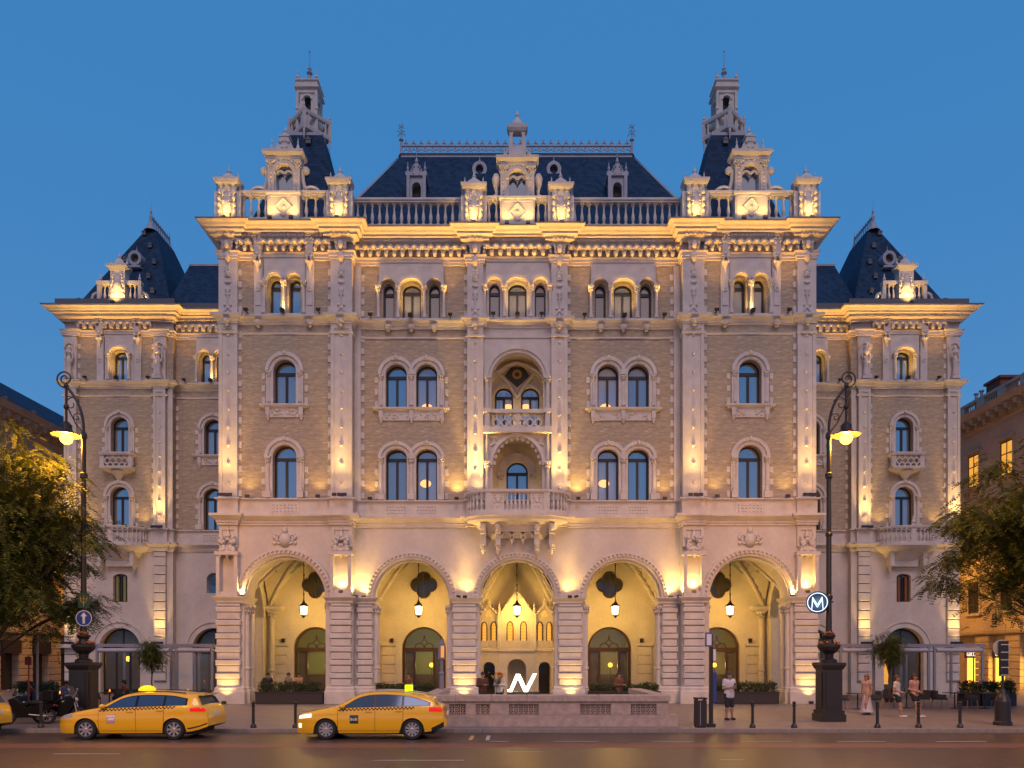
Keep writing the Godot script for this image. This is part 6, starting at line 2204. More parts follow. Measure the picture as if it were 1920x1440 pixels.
	uplight(pal, Vector3(x, COR1 + 0.22, z + 0.75), Vector3(0, 1, -0.36), 6.0, 62)
	uplight(pal, Vector3(c + s * 2.4, COR1 + 0.7, ZW + 0.1), Vector3(0, 1, -0.7), 0.6, 40)
	uplight(pal, Vector3(c - s * 1.5, COR1 + 0.7, ZW + 0.1), Vector3(0, 1, -0.7), 0.5, 40)

# ---------------------------------------------------------------- street
func on_ground(u: float, v: float) -> Vector3:   # the pavement point seen at photo pixel (u, v)
	var depth := (EYE - PAVE) * F / (v - HORIZON)
	return Vector3((u - 960.0) * depth / F, PAVE, CAM_Z - depth)

func ground() -> void:
	structure("ground", MB.new().box(-300, 300, -0.6, -0.3, -300, 120), M.paving)
	structure("road", MB.new().box(-140, 140, -0.3, 0.0, 14.9, 60), M.asphalt)
	structure("pavement", MB.new().box(-140, 140, -0.3, PAVE, -90, 14.7), M.paving)
	structure("far_pavement", MB.new().box(-140, 140, -0.3, PAVE, 31, 60), M.paving)
	structure("cycle_lane", MB.new().box(-140, 140, -0.01, 0.004, 18.1, 19.15), M.bus_lane)
	var kb := Node3D.new()
	kb.name = "kerb"
	kb.set_meta("kind", "structure")
	add_child(kb)
	var stone := MB.new().at(Transform3D(Basis(Vector3.RIGHT, -PI / 2), Vector3.ZERO)).stone(-0.496, 0.496, -0.2, 0.0, -0.2, PAVE + 0.012, 0.012).mesh()
	for i in 62:
		put_mesh(kb, "kerb_stone", stone, M.kerb, Vector3(-30.5 + i, 0, 14.7))
	var mk := Node3D.new()
	mk.name = "road_marking"
	mk.set_meta("kind", "structure")
	add_child(mk)
	for d in [[918, 953, 1390.5], [1039, 1122, 1390.5], [1222, 1300, 1390.5], [1390, 1482, 1390.5], [1570, 1660, 1390.5], [1755, 1850, 1390.5], [950, 1018, 1410], [100, 225, 1414], [1350, 1396, 1425], [700, 870, 1426]]:
		var z: float = CAM_Z - EYE * F / (d[2] - HORIZON)
		put_mesh(mk, "dash", MB.new().box(px(d[0], z), px(d[1], z), 0.0045, 0.008, z - 0.04, z + 0.04).mesh(), M.paint)
	for d in [[915, M.paint], [884, M.paint_yellow]]:
		put_mesh(mk, "bay_mark", MB.new().box(px(d[0], 16.6) - 0.06, px(d[0], 16.6) + 0.06, 0.0045, 0.008, 15.9, 17.2).mesh(), d[1])

func surroundings() -> void:
	side_building(-1)
	side_building(1)
	street_lamps()
	metro_parapet()
	street_furniture()
	terraces()
	print("street ", Time.get_ticks_msec())
	trees()
	cars()
	print("cars ", Time.get_ticks_msec())
	people()
	print("trees ", Time.get_ticks_msec())

func rect_window(parent: Node, y0: float, y1: float, z: float, w: float, lit: bool, face: float, s: int) -> void:
	# a casement in a wall that faces across the side street
	var b := MB.new()
	var o := -s
	var turn := Transform3D(Basis(Vector3.UP, o * PI / 2), Vector3(face, 0, z))
	b.at(turn)
	b.box(-w, -w + 0.09, y0, y1, -0.02, 0.05)
	b.box(w - 0.09, w, y0, y1, -0.02, 0.05)
	b.box(-w + 0.09, w - 0.09, y1 - 0.09, y1, -0.02, 0.05)
	b.box(-w + 0.09, w - 0.09, y0, y0 + 0.09, -0.02, 0.05)
	b.box(-0.04, 0.04, y0 + 0.09, y1 - 0.09, -0.02, 0.045)
	b.box(-w + 0.09, w - 0.09, lerpf(y0, y1, 0.62), lerpf(y0, y1, 0.62) + 0.08, -0.02, 0.04)
	var f := part(parent, "window", b, M.wood)
	part(f, "pane", MB.new().at(turn).box(-w + 0.05, w - 0.05, y0 + 0.05, y1 - 0.05, -0.01, 0.015), M.lit_window if lit else M.dark_pane)
	var t := MB.new().at(turn)
	t.box(-w - 0.25, w + 0.25, y0 - 0.2, y0, 0.0, 0.22)
	t.box(-w - 0.2, -w, y0, y1 + 0.2, 0.0, 0.08)
	t.box(w, w + 0.2, y0, y1 + 0.2, 0.0, 0.08)
	t.box(-w - 0.3, w + 0.3, y1 + 0.2, y1 + 0.36, 0.0, 0.25)
	part(f, "window_trim", t, M.side_wall)

func side_building(s: int) -> void:
	M.side_wall = tex(mat(Color.WHITE, 0.9), grain_image(256, 101 + s, Color(0.36, 0.31, 0.26), Color(0.52, 0.46, 0.39), 0.012, 0.07), 3.9)
	var face := 38.0 * s
	var b := thing("corner_building", "pale apartment house with lit windows and roof balustrade across the side street" if s > 0 else "grey apartment house with dark roof and bracketed eaves across the side street", "building")
	var far := face + s * 14.0
	var h := 21.3 if s < 0 else 22.3
	part(b, "wall", MB.new().box(minf(face, far), maxf(face, far), 4.6, h, -60, 4), M.side_wall)
	part(b, "ground_storey", MB.new().box(minf(face + s * 0.6, far), maxf(face + s * 0.6, far), PAVE, 4.6, -60, 4), M.side_wall)
	var path := [Vector2(face, 4.0), Vector2(face, -60.0)]
	if s < 0:
		path.reverse()
	if s > 0:
		path = [Vector2(face, -60.0), Vector2(face, 4.0)]
	var cor := MB.new()
	# outward is towards the street: travel so that the left side faces it
	var way := [Vector2(face, 4.0), Vector2(face, -60.0)] if s < 0 else [Vector2(face, -60.0), Vector2(face, 4.0)]
	cor.sweep(way, [Vector2(0.0, h - 1.3), Vector2(0.1, h - 1.2), Vector2(0.1, h - 0.9), Vector2(0.15, h - 0.5), Vector2(1.0, h - 0.4), Vector2(1.1, h - 0.2), Vector2(1.25, h), Vector2(-0.5, h + 0.05)])
	cor.sweep(way, [Vector2(0.0, 4.4), Vector2(0.25, 4.5), Vector2(0.3, 4.7), Vector2(-0.1, 4.75)])
	cor.sweep(way, [Vector2(0.0, 14.9), Vector2(0.15, 15.0), Vector2(0.2, 15.2), Vector2(-0.1, 15.25)])
	part(b, "cornice", cor, M.side_wall)
	for k in 16:
		var z := -12.0 - k * 1.05
		var m := MB.new().at(Transform3D(Basis(Vector3.UP, -s * PI / 2), Vector3(face, 0, z)))
		m.box(-0.16, 0.16, h - 0.85, h - 0.45, 0.0, 0.9)
		m.box(-0.14, 0.14, h - 1.1, h - 0.85, 0.0, 0.5)
		part(b, "modillion", m, M.side_wall)
	for k in 5:
		var z := -13.2 - k * 4.1 if s > 0 else -14.6 - k * 3.3
		if s > 0:
			rect_window(b, 16.6, 19.2, z, 0.72, k in [1, 2, 3], face, s)
			rect_window(b, 10.6, 13.4, z, 0.72, false, face, s)
			var hood := MB.new().at(Transform3D(Basis(Vector3.UP, -PI / 2), Vector3(face, 0, z)))
			hood.arch(0, 13.5, 0.9, 1.25, 0.0, 0.35, 0, PI, 14)
			part(b, "arched_hood", hood, M.side_wall)
		else:
			rect_window(b, 15.6, 17.6, z, 0.6, false, face, s)
			rect_window(b, 10.6, 13.2, z, 0.6, false, face, s)
		rect_window(b, 6.2, 8.8, z, 0.7, false, face, s)
	# ground floor: piers of separate blocks, shop openings between them
	var z0 := -9.35 if s > 0 else -11.0
	for k in 4:
		var zc := z0 - k * 3.7
		for j in 8:
			var bl := MB.new().at(Transform3D(Basis(Vector3.UP, -s * PI / 2), Vector3(face + s * 0.6, 0, zc)))
			bl.stone(-0.85, 0.85, PAVE + j * 0.53, PAVE + j * 0.53 + 0.5, 0.0, 0.6, 0.04)
			part(b, "stone_block", bl, M.side_wall)
		var t := Transform3D(Basis(Vector3.UP, -s * PI / 2), Vector3(face + s * 0.6, 0, zc - 1.85))
		if s > 0:
			var g := part(b, "shop_window_light", MB.new().at(t).box(-0.98, 0.98, 0.3, 2.6, 0.0, 0.06), M.shop_glow)
			part(g, "shop_frame", MB.new().at(t).box(-1.0, 1.0, 2.55, 3.15, 0.0, 0.25).box(-1.0, -0.9, 0.2, 2.55, 0.0, 0.2).box(0.9, 1.0, 0.2, 2.55, 0.0, 0.2).box(-0.05, 0.05, 0.3, 2.55, 0.05, 0.12), M.wood)
			var tm := TextMesh.new()
			var sf := SystemFont.new()
			sf.font_names = PackedStringArray(["Droid Sans"])
			tm.font = sf
			tm.text = "GUCCI"
			tm.font_size = 32
			tm.pixel_size = 0.0135
			tm.depth = 0.03
			var to := put_mesh(g, "shop_sign_letters", tm, M.sign_white)
			to.transform = t * Transform3D(Basis(), Vector3(0, 2.85, 0.27))
			var ar := AreaLight3D.new()
			ar.name = "shop_light"
			ar.area_size = Vector2(1.9, 2.2)
			ar.light_energy = 9.0
			ar.light_color = Color(1.0, 0.72, 0.3)
			ar.area_normalize_energy = true
			ar.area_range = 40.0
			ar.shadow_enabled = true
			g.add_child(ar)
			ar.transform = t * Transform3D(Basis(Vector3.UP, PI), Vector3(0, 1.5, 0.15))
		else:
			part(b, "shop_opening", MB.new().at(t).box(-1.0, 1.0, PAVE, 3.6, 0.0, 0.05), M.dark_pane)
			part(b, "shop_awning", MB.new().at(t).box(-1.1, 1.1, 2.9, 3.9, 0.0, 0.75), M.awning)
	# roof
	var rf := MB.new()
	if s < 0:
		rf.prism(PackedVector2Array([Vector2(face + 0.4, h), Vector2(face - 14, h), Vector2(face - 9, h + 4.2), Vector2(face - 5.0, h + 4.4)]), -60, 4)
		part(b, "roof", rf, M.slate)
		for k in 3:
			part(b, "dormer", MB.new().box(face - 2.6, face - 1.0, h + 0.3, h + 1.5, -15.3 - k * 3.4, -14.3 - k * 3.4), M.zinc)
		part(b, "chimney", MB.new().box(face - 4.2, face - 3.0, h + 2.5, h + 5.6, -16.2, -14.4).box(face - 4.3, face - 2.9, h + 5.6, h + 5.8, -16.3, -14.3), M.side_wall)
	else:
		rf.box(face + 0.3, far, h, h + 0.4, -60, 4)
		part(b, "roof", rf, M.zinc)
		var rl := MB.new()
		rl.box(face - 0.15, face + 0.25, h + 0.05, h + 0.25, -60, 4)
		rl.box(face - 0.2, face + 0.3, h + 1.15, h + 1.35, -60, 4)
		var ro := part(b, "roof_balustrade", rl, M.side_wall)
		var bm := baluster(0.92, 0.1)
		for k in 6:
			part(ro, "pedestal", MB.new().box(face - 0.18, face + 0.28, h + 0.25, h + 1.15, -13.0 - k * 2.6, -12.1 - k * 2.6), M.side_wall)
			for j in 5:
				put_mesh(ro, "baluster", bm, M.side_wall, Vector3(face + 0.05, h + 0.24, -13.25 - k * 2.6 - j * 0.3))
		for e in [[-15.0, 3.4], [-20.5, 2.6]]:
			var ch := MB.new().box(face + 1.0, face + 2.4, h + 0.3, h + e[1], e[0] - 0.9, e[0] + 0.9).box(face + 0.85, face + 2.55, h + e[1], h + e[1] + 0.2, e[0] - 1.05, e[0] + 1.05)
			part(b, "chimney", ch, M.red_brick)
		for z in [-22.4, -21.7]:
			part(b, "flue_pipe", MB.new().lathe([Vector2(0.12, 0), Vector2(0.12, 1.9), Vector2(0.2, 1.95), Vector2(0.2, 2.05), Vector2(0.0, 2.1)], Vector3(face + 0.8, h + 0.3, z), 8), M.lead)

# ---------------------------------------------------------------- lamps
func spiral(cx: float, cy: float, r0: float, r1: float, a0: float, a1: float, n: int, sx: float) -> Array:
	var out := []
	for k in n + 1:
		var t := k / float(n)
		var r := lerpf(r0, r1, t)
		var a := lerpf(a0, a1, t)
		out.append(Vector3(sx * (cx + r * cos(a)), cy + r * sin(a), 0))
	return out

func street_lamp(label: String, where: Vector3, s: float, power := 55.0) -> Node3D:
	var o := thing("street_lamp", label, "street lamp", where, 0.0, "ornate iron street lamps")
	var b := MB.new()
	b.box(-0.46, 0.46, 0.0, 0.28, -0.46, 0.46)
	b.box(-0.42, 0.42, 0.28, 0.42, -0.42, 0.42)
	b.box(-0.36, 0.36, 0.42, 2.0, -0.36, 0.36)
	b.sweep([Vector2(-0.36, -0.36), Vector2(-0.36, 0.36), Vector2(0.36, 0.36), Vector2(0.36, -0.36)], [Vector2(0.0, 1.95), Vector2(0.04, 2.0), Vector2(0.1, 2.12), Vector2(0.1, 2.22), Vector2(-0.36, 2.26)], true)
	for k in 4:
		b.at(Transform3D(Basis(Vector3.UP, PI / 2 * k), Vector3.ZERO))
		b.box(-0.26, 0.26, 0.55, 1.85, 0.36, 0.385)
	b.home()
	part(o, "pedestal", b, M.iron)
	part(o, "urn", MB.new().lathe([Vector2(0.3, 2.24), Vector2(0.3, 2.32), Vector2(0.16, 2.4), Vector2(0.18, 2.55), Vector2(0.34, 2.68), Vector2(0.42, 2.82), Vector2(0.42, 2.9), Vector2(0.36, 2.92), Vector2(0.18, 2.95), Vector2(0.16, 3.1), Vector2(0.24, 3.22), Vector2(0.24, 3.27), Vector2(0.1, 3.3)], Vector3.ZERO, 14), M.iron)
	var fl := MB.new()
	var rng := RandomNumberGenerator.new()
	rng.seed = 8
	for k in 26:
		var a := rng.randf() * TAU
		var up := k % 3 == 0
		var r := rng.randf_range(0.1, 0.2) if up else rng.randf_range(0.22, 0.38)
		fl.ball(Vector3(cos(a) * r, (3.32 if up else 2.95) + rng.randf() * 0.06, sin(a) * r), Vector3.ONE * rng.randf_range(0.035, 0.055), 6, 4)
	part(o, "flowers", fl, M.flower)
	var p := MB.new()
	p.lathe([Vector2(0.13, 3.25), Vector2(0.11, 3.5), Vector2(0.1, 4.6), Vector2(0.14, 4.66), Vector2(0.14, 4.76), Vector2(0.1, 4.8), Vector2(0.095, 7.0), Vector2(0.13, 7.05), Vector2(0.13, 7.13), Vector2(0.09, 7.18), Vector2(0.085, 9.2), Vector2(0.14, 9.25), Vector2(0.14, 9.4), Vector2(0.085, 9.45), Vector2(0.08, 10.7), Vector2(0.12, 10.76), Vector2(0.12, 10.9), Vector2(0.06, 11.0)], Vector3.ZERO, 12)
	part(o, "post", p, M.iron)
	var g := MB.new()
	var arm := []
	for k in 13:
		var t := k / 12.0
		arm.append(Vector3(s * (0.0 + 0.72 * pow(t, 2.1)), 10.95 + 1.85 * pow(t, 0.86), 0))
	g.tube(arm, 0.05, 7)
	g.tube(spiral(0.72, 13.02, 0.34, 0.07, -PI / 2 - 0.3, PI * 3.0, 30, s), 0.028, 6)
	g.tube([Vector3(s * 0.66, 12.75, 0), Vector3(s * 0.66, 11.35, 0)], 0.045, 7)
	g.tube([Vector3(s * 0.02, 10.95, 0), Vector3(s * 0.3, 11.3, 0), Vector3(s * 0.62, 11.95, 0)], 0.025, 6)
	g.tube(spiral(0.46, 12.05, 0.3, 0.06, PI * 0.9, -PI * 1.2, 20, s), 0.02, 5)
	g.tube(spiral(0.26, 11.55, 0.17, 0.04, PI * 0.9, -PI * 1.4, 16, s), 0.018, 5)
	g.ball(Vector3(s * 0.66, 12.74, 0), Vector3(0.09, 0.09, 0.09), 9, 6)
	g.ball(Vector3(s * 0.66, 11.95, 0), Vector3(0.1, 0.12, 0.1), 9, 6)
	part(o, "scroll_bracket", g, M.iron)
	var hd := MB.new()
	hd.lathe([Vector2(0.53, 10.86), Vector2(0.5, 10.9), Vector2(0.26, 11.0), Vector2(0.2, 11.08), Vector2(0.2, 11.25), Vector2(0.1, 11.36), Vector2(0.04, 11.42)], Vector3(s * 0.66, 0, 0), 16)
	part(o, "lamp_shade", hd, M.iron)
	part(o, "lamp_globe", MB.new().lathe([Vector2(0.0, 10.52), Vector2(0.1, 10.54), Vector2(0.19, 10.62), Vector2(0.23, 10.74), Vector2(0.22, 10.86)], Vector3(s * 0.66, 0, 0), 14), M.sodium)
	omni(o, Vector3(s * 0.66, 10.7, 0), power, Color(1.0, 0.66, 0.22), 0.22)
	return o

func street_lamps() -> void:
	var l := street_lamp("ornate iron street lamp beside the leafy tree, with a blue arrow sign on its post", Vector3(px(157, 11.6), PAVE, 11.6), -1.0)
	var r := street_lamp("ornate iron street lamp carrying the round glowing metro sign", Vector3(px(1554, 11.6), PAVE, 11.6), 1.0)
	street_lamp("ornate iron street lamp on the opposite pavement facing the leading taxi", Vector3(-17.0, PAVE, 33.0), 1.0, 120.0)
	street_lamp("ornate iron street lamp on the opposite pavement facing the terrace", Vector3(17.0, PAVE, 33.0), -1.0, 120.0)
	street_lamp("ornate iron street lamp in the side street by the lit shops", Vector3(33.0, PAVE, -19.0), -1.0, 75.0)
	street_lamp("ornate iron street lamp in the side street by the dark awnings", Vector3(-33.0, PAVE, -21.0), 1.0, 40.0)
	# round metro sign on the right post
	var m := thing("metro_sign", "round dark sign with a glowing white ring and letter M on the lamp post", "sign", r.position + Vector3(-0.46, 4.5, 0.1), -0.5)
	var disc := MB.new().at(Transform3D(Basis(Vector3.RIGHT, PI / 2), Vector3.ZERO))
	disc.lathe([Vector2(0.0, -0.1), Vector2(0.4, -0.1), Vector2(0.42, -0.06), Vector2(0.42, 0.06), Vector2(0.4, 0.1), Vector2(0.0, 0.1)], Vector3.ZERO, 28)
	part(m, "disc", disc, mat(Color(0.02, 0.035, 0.06), 0.4))
	part(m, "glowing_ring", MB.new().arch(0, 0, 0.335, 0.365, 0.1, 0.115, 0, TAU, 30), M.neon)
	var zig := MB.new()
	var q := [Vector2(-0.2, -0.22), Vector2(-0.17, 0.2), Vector2(0.0, -0.1), Vector2(0.17, 0.2), Vector2(0.2, -0.22)]
	for d in [0.0, 0.09]:
		for k in 4:
			zig.tube([Vector3(q[k].x, q[k].y - d, 0.115), Vector3(q[k + 1].x, q[k + 1].y - d, 0.115)], 0.013, 5)
	part(m, "letter", zig, M.neon)
	part(m, "bracket", MB.new().box(0.38, 0.55, -0.03, 0.03, -0.03, 0.03), M.iron)
	omni(m, Vector3(0, 0, 0.4), 0.25, Color(0.8, 0.9, 1.0), 0.2)
	# signs on the left post
	var a := thing("direction_sign", "round blue sign with a white upward arrow on the lamp post", "sign", l.position + Vector3(0.1, 3.9, 0.16), 0.05)
	var d2 := MB.new().at(Transform3D(Basis(Vector3.RIGHT, PI / 2), Vector3.ZERO))
	d2.lathe([Vector2(0.0, -0.01), Vector2(0.3, -0.01), Vector2(0.3, 0.012), Vector2(0.0, 0.012)], Vector3.ZERO, 26)
	part(a, "disc", d2, mat(Color(0.03, 0.06, 0.28), 0.4))
	part(a, "rim", MB.new().arch(0, 0, 0.275, 0.3, 0.012, 0.016, 0, TAU, 26), M.sign_plate)
	part(a, "arrow", MB.new().prism(PackedVector2Array([Vector2(-0.045, -0.2), Vector2(0.045, -0.2), Vector2(0.045, 0.07), Vector2(0.12, 0.07), Vector2(0.0, 0.22), Vector2(-0.12, 0.07), Vector2(-0.045, 0.07)]), 0.012, 0.018), M.sign_plate)
	var w := thing("tram_sign", "green square sign with a yellow branching symbol above the arrow sign", "sign", l.position + Vector3(0.08, 4.45, 0.13))
	part(w, "plate", MB.new().box(-0.21, 0.21, -0.16, 0.4, -0.01, 0.012), mat(Color(0.02, 0.07, 0.05), 0.5))
	var sy := MB.new()
	sy.tube([Vector3(0, -0.1, 0.016), Vector3(0, 0.3, 0.016)], 0.014, 5)
	for t in [-1, 1]:
		sy.tube([Vector3(0, 0.0, 0.016), Vector3(t * 0.11, 0.1, 0.016), Vector3(t * 0.13, 0.27, 0.016)], 0.013, 5)
	sy.tube([Vector3(-0.15, 0.18, 0.016), Vector3(0.15, 0.18, 0.016)], 0.012, 5)
	part(w, "symbol", sy, mat(Color(0.45, 0.3, 0.03), 0.5))

# ---------------------------------------------------------------- stone parapet round the underground stairs
func metro_parapet() -> void:
	var z := 13.9
	var o := thing("stone_parapet", "weathered stone parapet with pierced grilles round the underground stairs", "parapet")
	var xa := px(792, z)
	var xb := px(1254, z)
	var y1 := PAVE + 1.0
	part(o, "plinth", MB.new().box(xa - 0.05, xb + 0.3, PAVE - 0.05, PAVE + 0.4, z - 0.5, z + 0.04), M.old_stone)
	var holes := [[842, 873], [892, 918], [954, 1010], [1088, 1145], [1183, 1231]]
	var x := xa
	for h in holes:
		var ha := px(h[0], z)
		var hb := px(h[1], z)
		if ha > x:
			part(o, "pier", MB.new().stone(x + 0.006, ha, PAVE + 0.4, y1 - 0.12, z - 0.42, z, 0.012), M.old_stone)
		part(o, "panel_rail", MB.new().box(ha, hb, y1 - 0.22, y1 - 0.12, z - 0.42, z - 0.004), M.old_stone)
		var gr := MB.new()
		var n := maxi(3, int((hb - ha) / 0.155))
		var y0 := PAVE + 0.4
		var yt := y1 - 0.22
		for k in n + 1:
			var gx := lerpf(ha, hb, k / float(n))
			gr.tube([Vector3(gx, y0, z - 0.1), Vector3(gx, yt, z - 0.1)], 0.028, 6)
		for k in n:
			var gx := lerpf(ha, hb, (k + 0.5) / n)
			for j in 3:
				gr.arch(gx, lerpf(y0, yt, (j + 0.5) / 3.0), 0.03, 0.058, z - 0.14, z - 0.07, 0, TAU, 8)
		part(o, "grille", gr, M.old_stone)
		part(o, "stair_shade_sheet", MB.new().box(ha, hb, y0, yt, z - 0.36, z - 0.3), M.iron)  # dark sheet standing in for the shade of the stairwell, which is not built
		x = hb
	part(o, "pier", MB.new().stone(x, xb, PAVE + 0.4, y1 - 0.12, z - 0.42, z, 0.012), M.old_stone)
	var n := 7
	for k in n:
		var a := lerpf(xa - 0.1, xb + 0.06, k / float(n))
		var b := lerpf(xa - 0.1, xb + 0.06, (k + 1) / float(n))
		part(o, "cap_stone", MB.new().at(Transform3D(Basis(Vector3.RIGHT, -PI / 2), Vector3.ZERO)).stone(a + 0.005, b - 0.005, -z - 0.07, -z + 0.5, y1 - 0.12, y1 + 0.1, 0.03), M.old_stone)
	for xx in [xa, xb - 0.42]:
		part(o, "return_wall", MB.new().box(xx, xx + 0.42, PAVE - 0.05, y1 - 0.12, z - 6.0, z - 0.5).box(xx - 0.06, xx + 0.48, y1 - 0.12, y1 + 0.098, z - 6.0, z - 0.5), M.old_stone)
	part(o, "rear_wall", MB.new().box(xa, xb, PAVE - 0.05, PAVE + 0.5, z - 6.4, z - 6.0), M.old_stone)
	# glowing letter standing behind the parapet
	var w := thing("illuminated_letter", "large slanting white illuminated letter standing behind the stone parapet", "sign", Vector3(px(980, 7.0), PAVE, 7.0))
	var pts := [[957, 1297], [971, 1264], [986, 1297], [1003, 1263]]
	var lt := MB.new()
	for k in 3:
		var p := Vector2(px(pts[k][0], 7.0), py(pts[k][1], 7.0)) - Vector2(w.position.x, w.position.y)
		var q := Vector2(px(pts[k + 1][0], 7.0), py(pts[k + 1][1], 7.0)) - Vector2(w.position.x, w.position.y)
		var h := Vector2(0.08, 0.0) if k != 1 else Vector2(0.09, 0.0)
		lt.prism(PackedVector2Array([p - h, p + h, q + h, q - h]), -0.1 + 0.004 * k, 0.1 + 0.004 * k)
	lt.box(px(955, 7.0) - w.position.x - 0.08, px(955, 7.0) - w.position.x + 0.1, py(1297, 7.0) - PAVE, py(1293, 7.0) - PAVE, -0.1, 0.1)
	part(w, "glowing_strokes", lt, M.neon_warm)
	part(w, "stand", MB.new().box(-0.7, 0.75, 0.0, py(1297, 7.0) - PAVE, -0.2, 0.2), M.iron)
	omni(w, Vector3(0, 1.4, 0.5), 1.6, Color(1.0, 0.93, 0.8), 0.4)

# ---------------------------------------------------------------- bollards, bin, posts, planters
func street_furniture() -> void:
	var proto: Node3D = null
	var spots := [[475, "between the two yellow taxis, by the front taxi's tail"], [554, "just ahead of the taxi with the green door sticker"], [1411, "beside the man with the phone"], [1489, "near the metro sign lamp"], [1645, "in front of the woman in the long pale dress"], [1722, "in front of the women waiting"], [1800, "by the shop-lit pavement"], [77, "between the parked motorcycles"]]
	for e in spots:
		var u: float = e[0]
		var where := Vector3(px(u, 14.35), PAVE, 14.35)
		if proto == null:
			proto = thing("bollard", "", "bollard", where, 0.0, "black pavement bollards")
			part(proto, "post", MB.new().lathe([Vector2(0.05, 0.12), Vector2(0.048, 0.72), Vector2(0.062, 0.74), Vector2(0.062, 0.78), Vector2(0.045, 0.8)], Vector3.ZERO, 12), M.iron)
			part(proto, "foot", MB.new().lathe([Vector2(0.105, 0.0), Vector2(0.105, 0.05), Vector2(0.07, 0.13), Vector2(0.05, 0.15)], Vector3.ZERO, 12), M.iron)
			part(proto, "cap", MB.new().ball(Vector3(0, 0.85, 0), Vector3(0.062, 0.062, 0.062), 12, 8), M.iron)
			proto.set_meta("label", "black iron bollard " + e[1])
		else:
			copy_of(proto, "bollard", "black iron bollard " + e[1], where)
	# litter bin
	var b := thing("litter_bin", "black square litter bin on the pavement by the bus stop post", "bin", Vector3(px(1313, 14.2), PAVE, 14.2))
	part(b, "body", MB.new().box(-0.18, 0.18, 0.04, 0.92, -0.18, 0.18).box(-0.15, 0.15, 0.0, 0.04, -0.15, 0.15), M.iron)
	part(b, "hood", MB.new().box(-0.2, 0.2, 0.98, 1.03, -0.2, 0.2).box(-0.17, -0.12, 0.92, 0.98, -0.17, 0.17).box(0.12, 0.17, 0.92, 0.98, -0.17, 0.17), M.iron)
	part(b, "door_seam", MB.new().box(-0.05, -0.035, 0.08, 0.88, 0.18, 0.186), M.lead)
	# bus stop post
	var s := thing("bus_stop_post", "slim dark bus stop post with white header box and blue timetable", "bus stop", Vector3(px(1333, 14.1), PAVE, 14.1))
	part(s, "post", MB.new().box(-0.06, 0.06, 0.0, 3.2, -0.06, 0.06).box(-0.13, 0.13, 0.0, 0.12, -0.13, 0.13), M.iron)
	part(s, "header_box", MB.new().box(-0.2, 0.02, 2.78, 3.28, -0.05, 0.1), mat(Color(0.08, 0.1, 0.3), 0.5))
	part(s, "header_face", MB.new().box(-0.17, -0.01, 2.84, 3.22, 0.1, 0.108), M.sign_plate)
	part(s, "timetable", MB.new().box(0.06, 0.18, 0.85, 1.9, -0.03, 0.05), mat(Color(0.03, 0.05, 0.22), 0.4))
	part(s, "notice", MB.new().box(0.07, 0.16, 2.3, 2.7, 0.0, 0.04), M.sign_plate)
	# lit column near the arcade
	var c := thing("lantern_column", "grey turned column with a lit rectangular lantern behind the parapet", "lamp post", Vector3(px(828, 9.0), PAVE, 9.0))
	part(c, "shaft", MB.new().lathe([Vector2(0.2, 0.0), Vector2(0.2, 0.3), Vector2(0.13, 0.45), Vector2(0.15, 0.9), Vector2(0.11, 1.0), Vector2(0.09, 1.7), Vector2(0.12, 1.75), Vector2(0.07, 1.85), Vector2(0.06, 2.35)], Vector3.ZERO, 12), mat(Color(0.2, 0.19, 0.24), 0.6))
	part(c, "lantern_box", MB.new().box(-0.13, 0.13, 2.35, 2.98, -0.13, 0.12).lathe([Vector2(0.19, 2.98), Vector2(0.06, 3.12), Vector2(0.0, 3.2)], Vector3.ZERO, 4, PI / 4, TAU + PI / 4), mat(Color(0.2, 0.19, 0.24), 0.6))
	part(c, "lantern_light", MB.new().box(-0.02, 0.11, 2.42, 2.9, 0.12, 0.128), M.amber)
	# road sign seen from behind, on a heavy iron base
	var t := thing("road_sign", "round road sign seen from behind with a dark box on a heavy base", "road sign", Vector3(px(1880, 13.4), PAVE, 13.4))
	part(t, "base", MB.new().lathe([Vector2(0.3, 0.0), Vector2(0.3, 0.12), Vector2(0.25, 0.16), Vector2(0.25, 0.85), Vector2(0.2, 1.0), Vector2(0.12, 1.12), Vector2(0.08, 1.3)], Vector3.ZERO, 14), M.iron)
	part(t, "post", MB.new().tube([Vector3(0, 1.2, 0), Vector3(0, 3.0, 0)], 0.045, 8), M.iron)
	part(t, "disc_back", MB.new().at(Transform3D(Basis(Vector3.RIGHT, PI / 2), Vector3(0, 2.75, -0.08))).lathe([Vector2(0.0, -0.01), Vector2(0.3, -0.01), Vector2(0.3, 0.01), Vector2(0.0, 0.01)], Vector3.ZERO, 24), mat(Color(0.4, 0.38, 0.37), 0.5))
	var bx := part(t, "signal_box", MB.new().box(-0.13, 0.13, 1.75, 3.0, -0.02, 0.12), M.iron)
	for k in 5:
		part(bx, "reflective_band", MB.new().box(-0.135, 0.135, 1.78 + k * 0.27, 1.8 + k * 0.27, 0.11, 0.126), M.sign_plate)
	var sp := thing("sign_post", "thin grey post with a small red sign beside the motorcycles", "sign", on_ground(70, 1340))
	part(sp, "post", MB.new().tube([Vector3(0, 0, 0), Vector3(0, 3.5, 0)], 0.05, 8), mat(Color(0.35, 0.32, 0.33), 0.5))
	part(sp, "plate", MB.new().box(-0.62, -0.34, 2.1, 2.45, -0.16, -0.14).tube([Vector3(-0.48, 0, -0.18), Vector3(-0.48, 2.5, -0.18)], 0.03, 6), mat(Color(0.35, 0.05, 0.03), 0.5))
	planters()

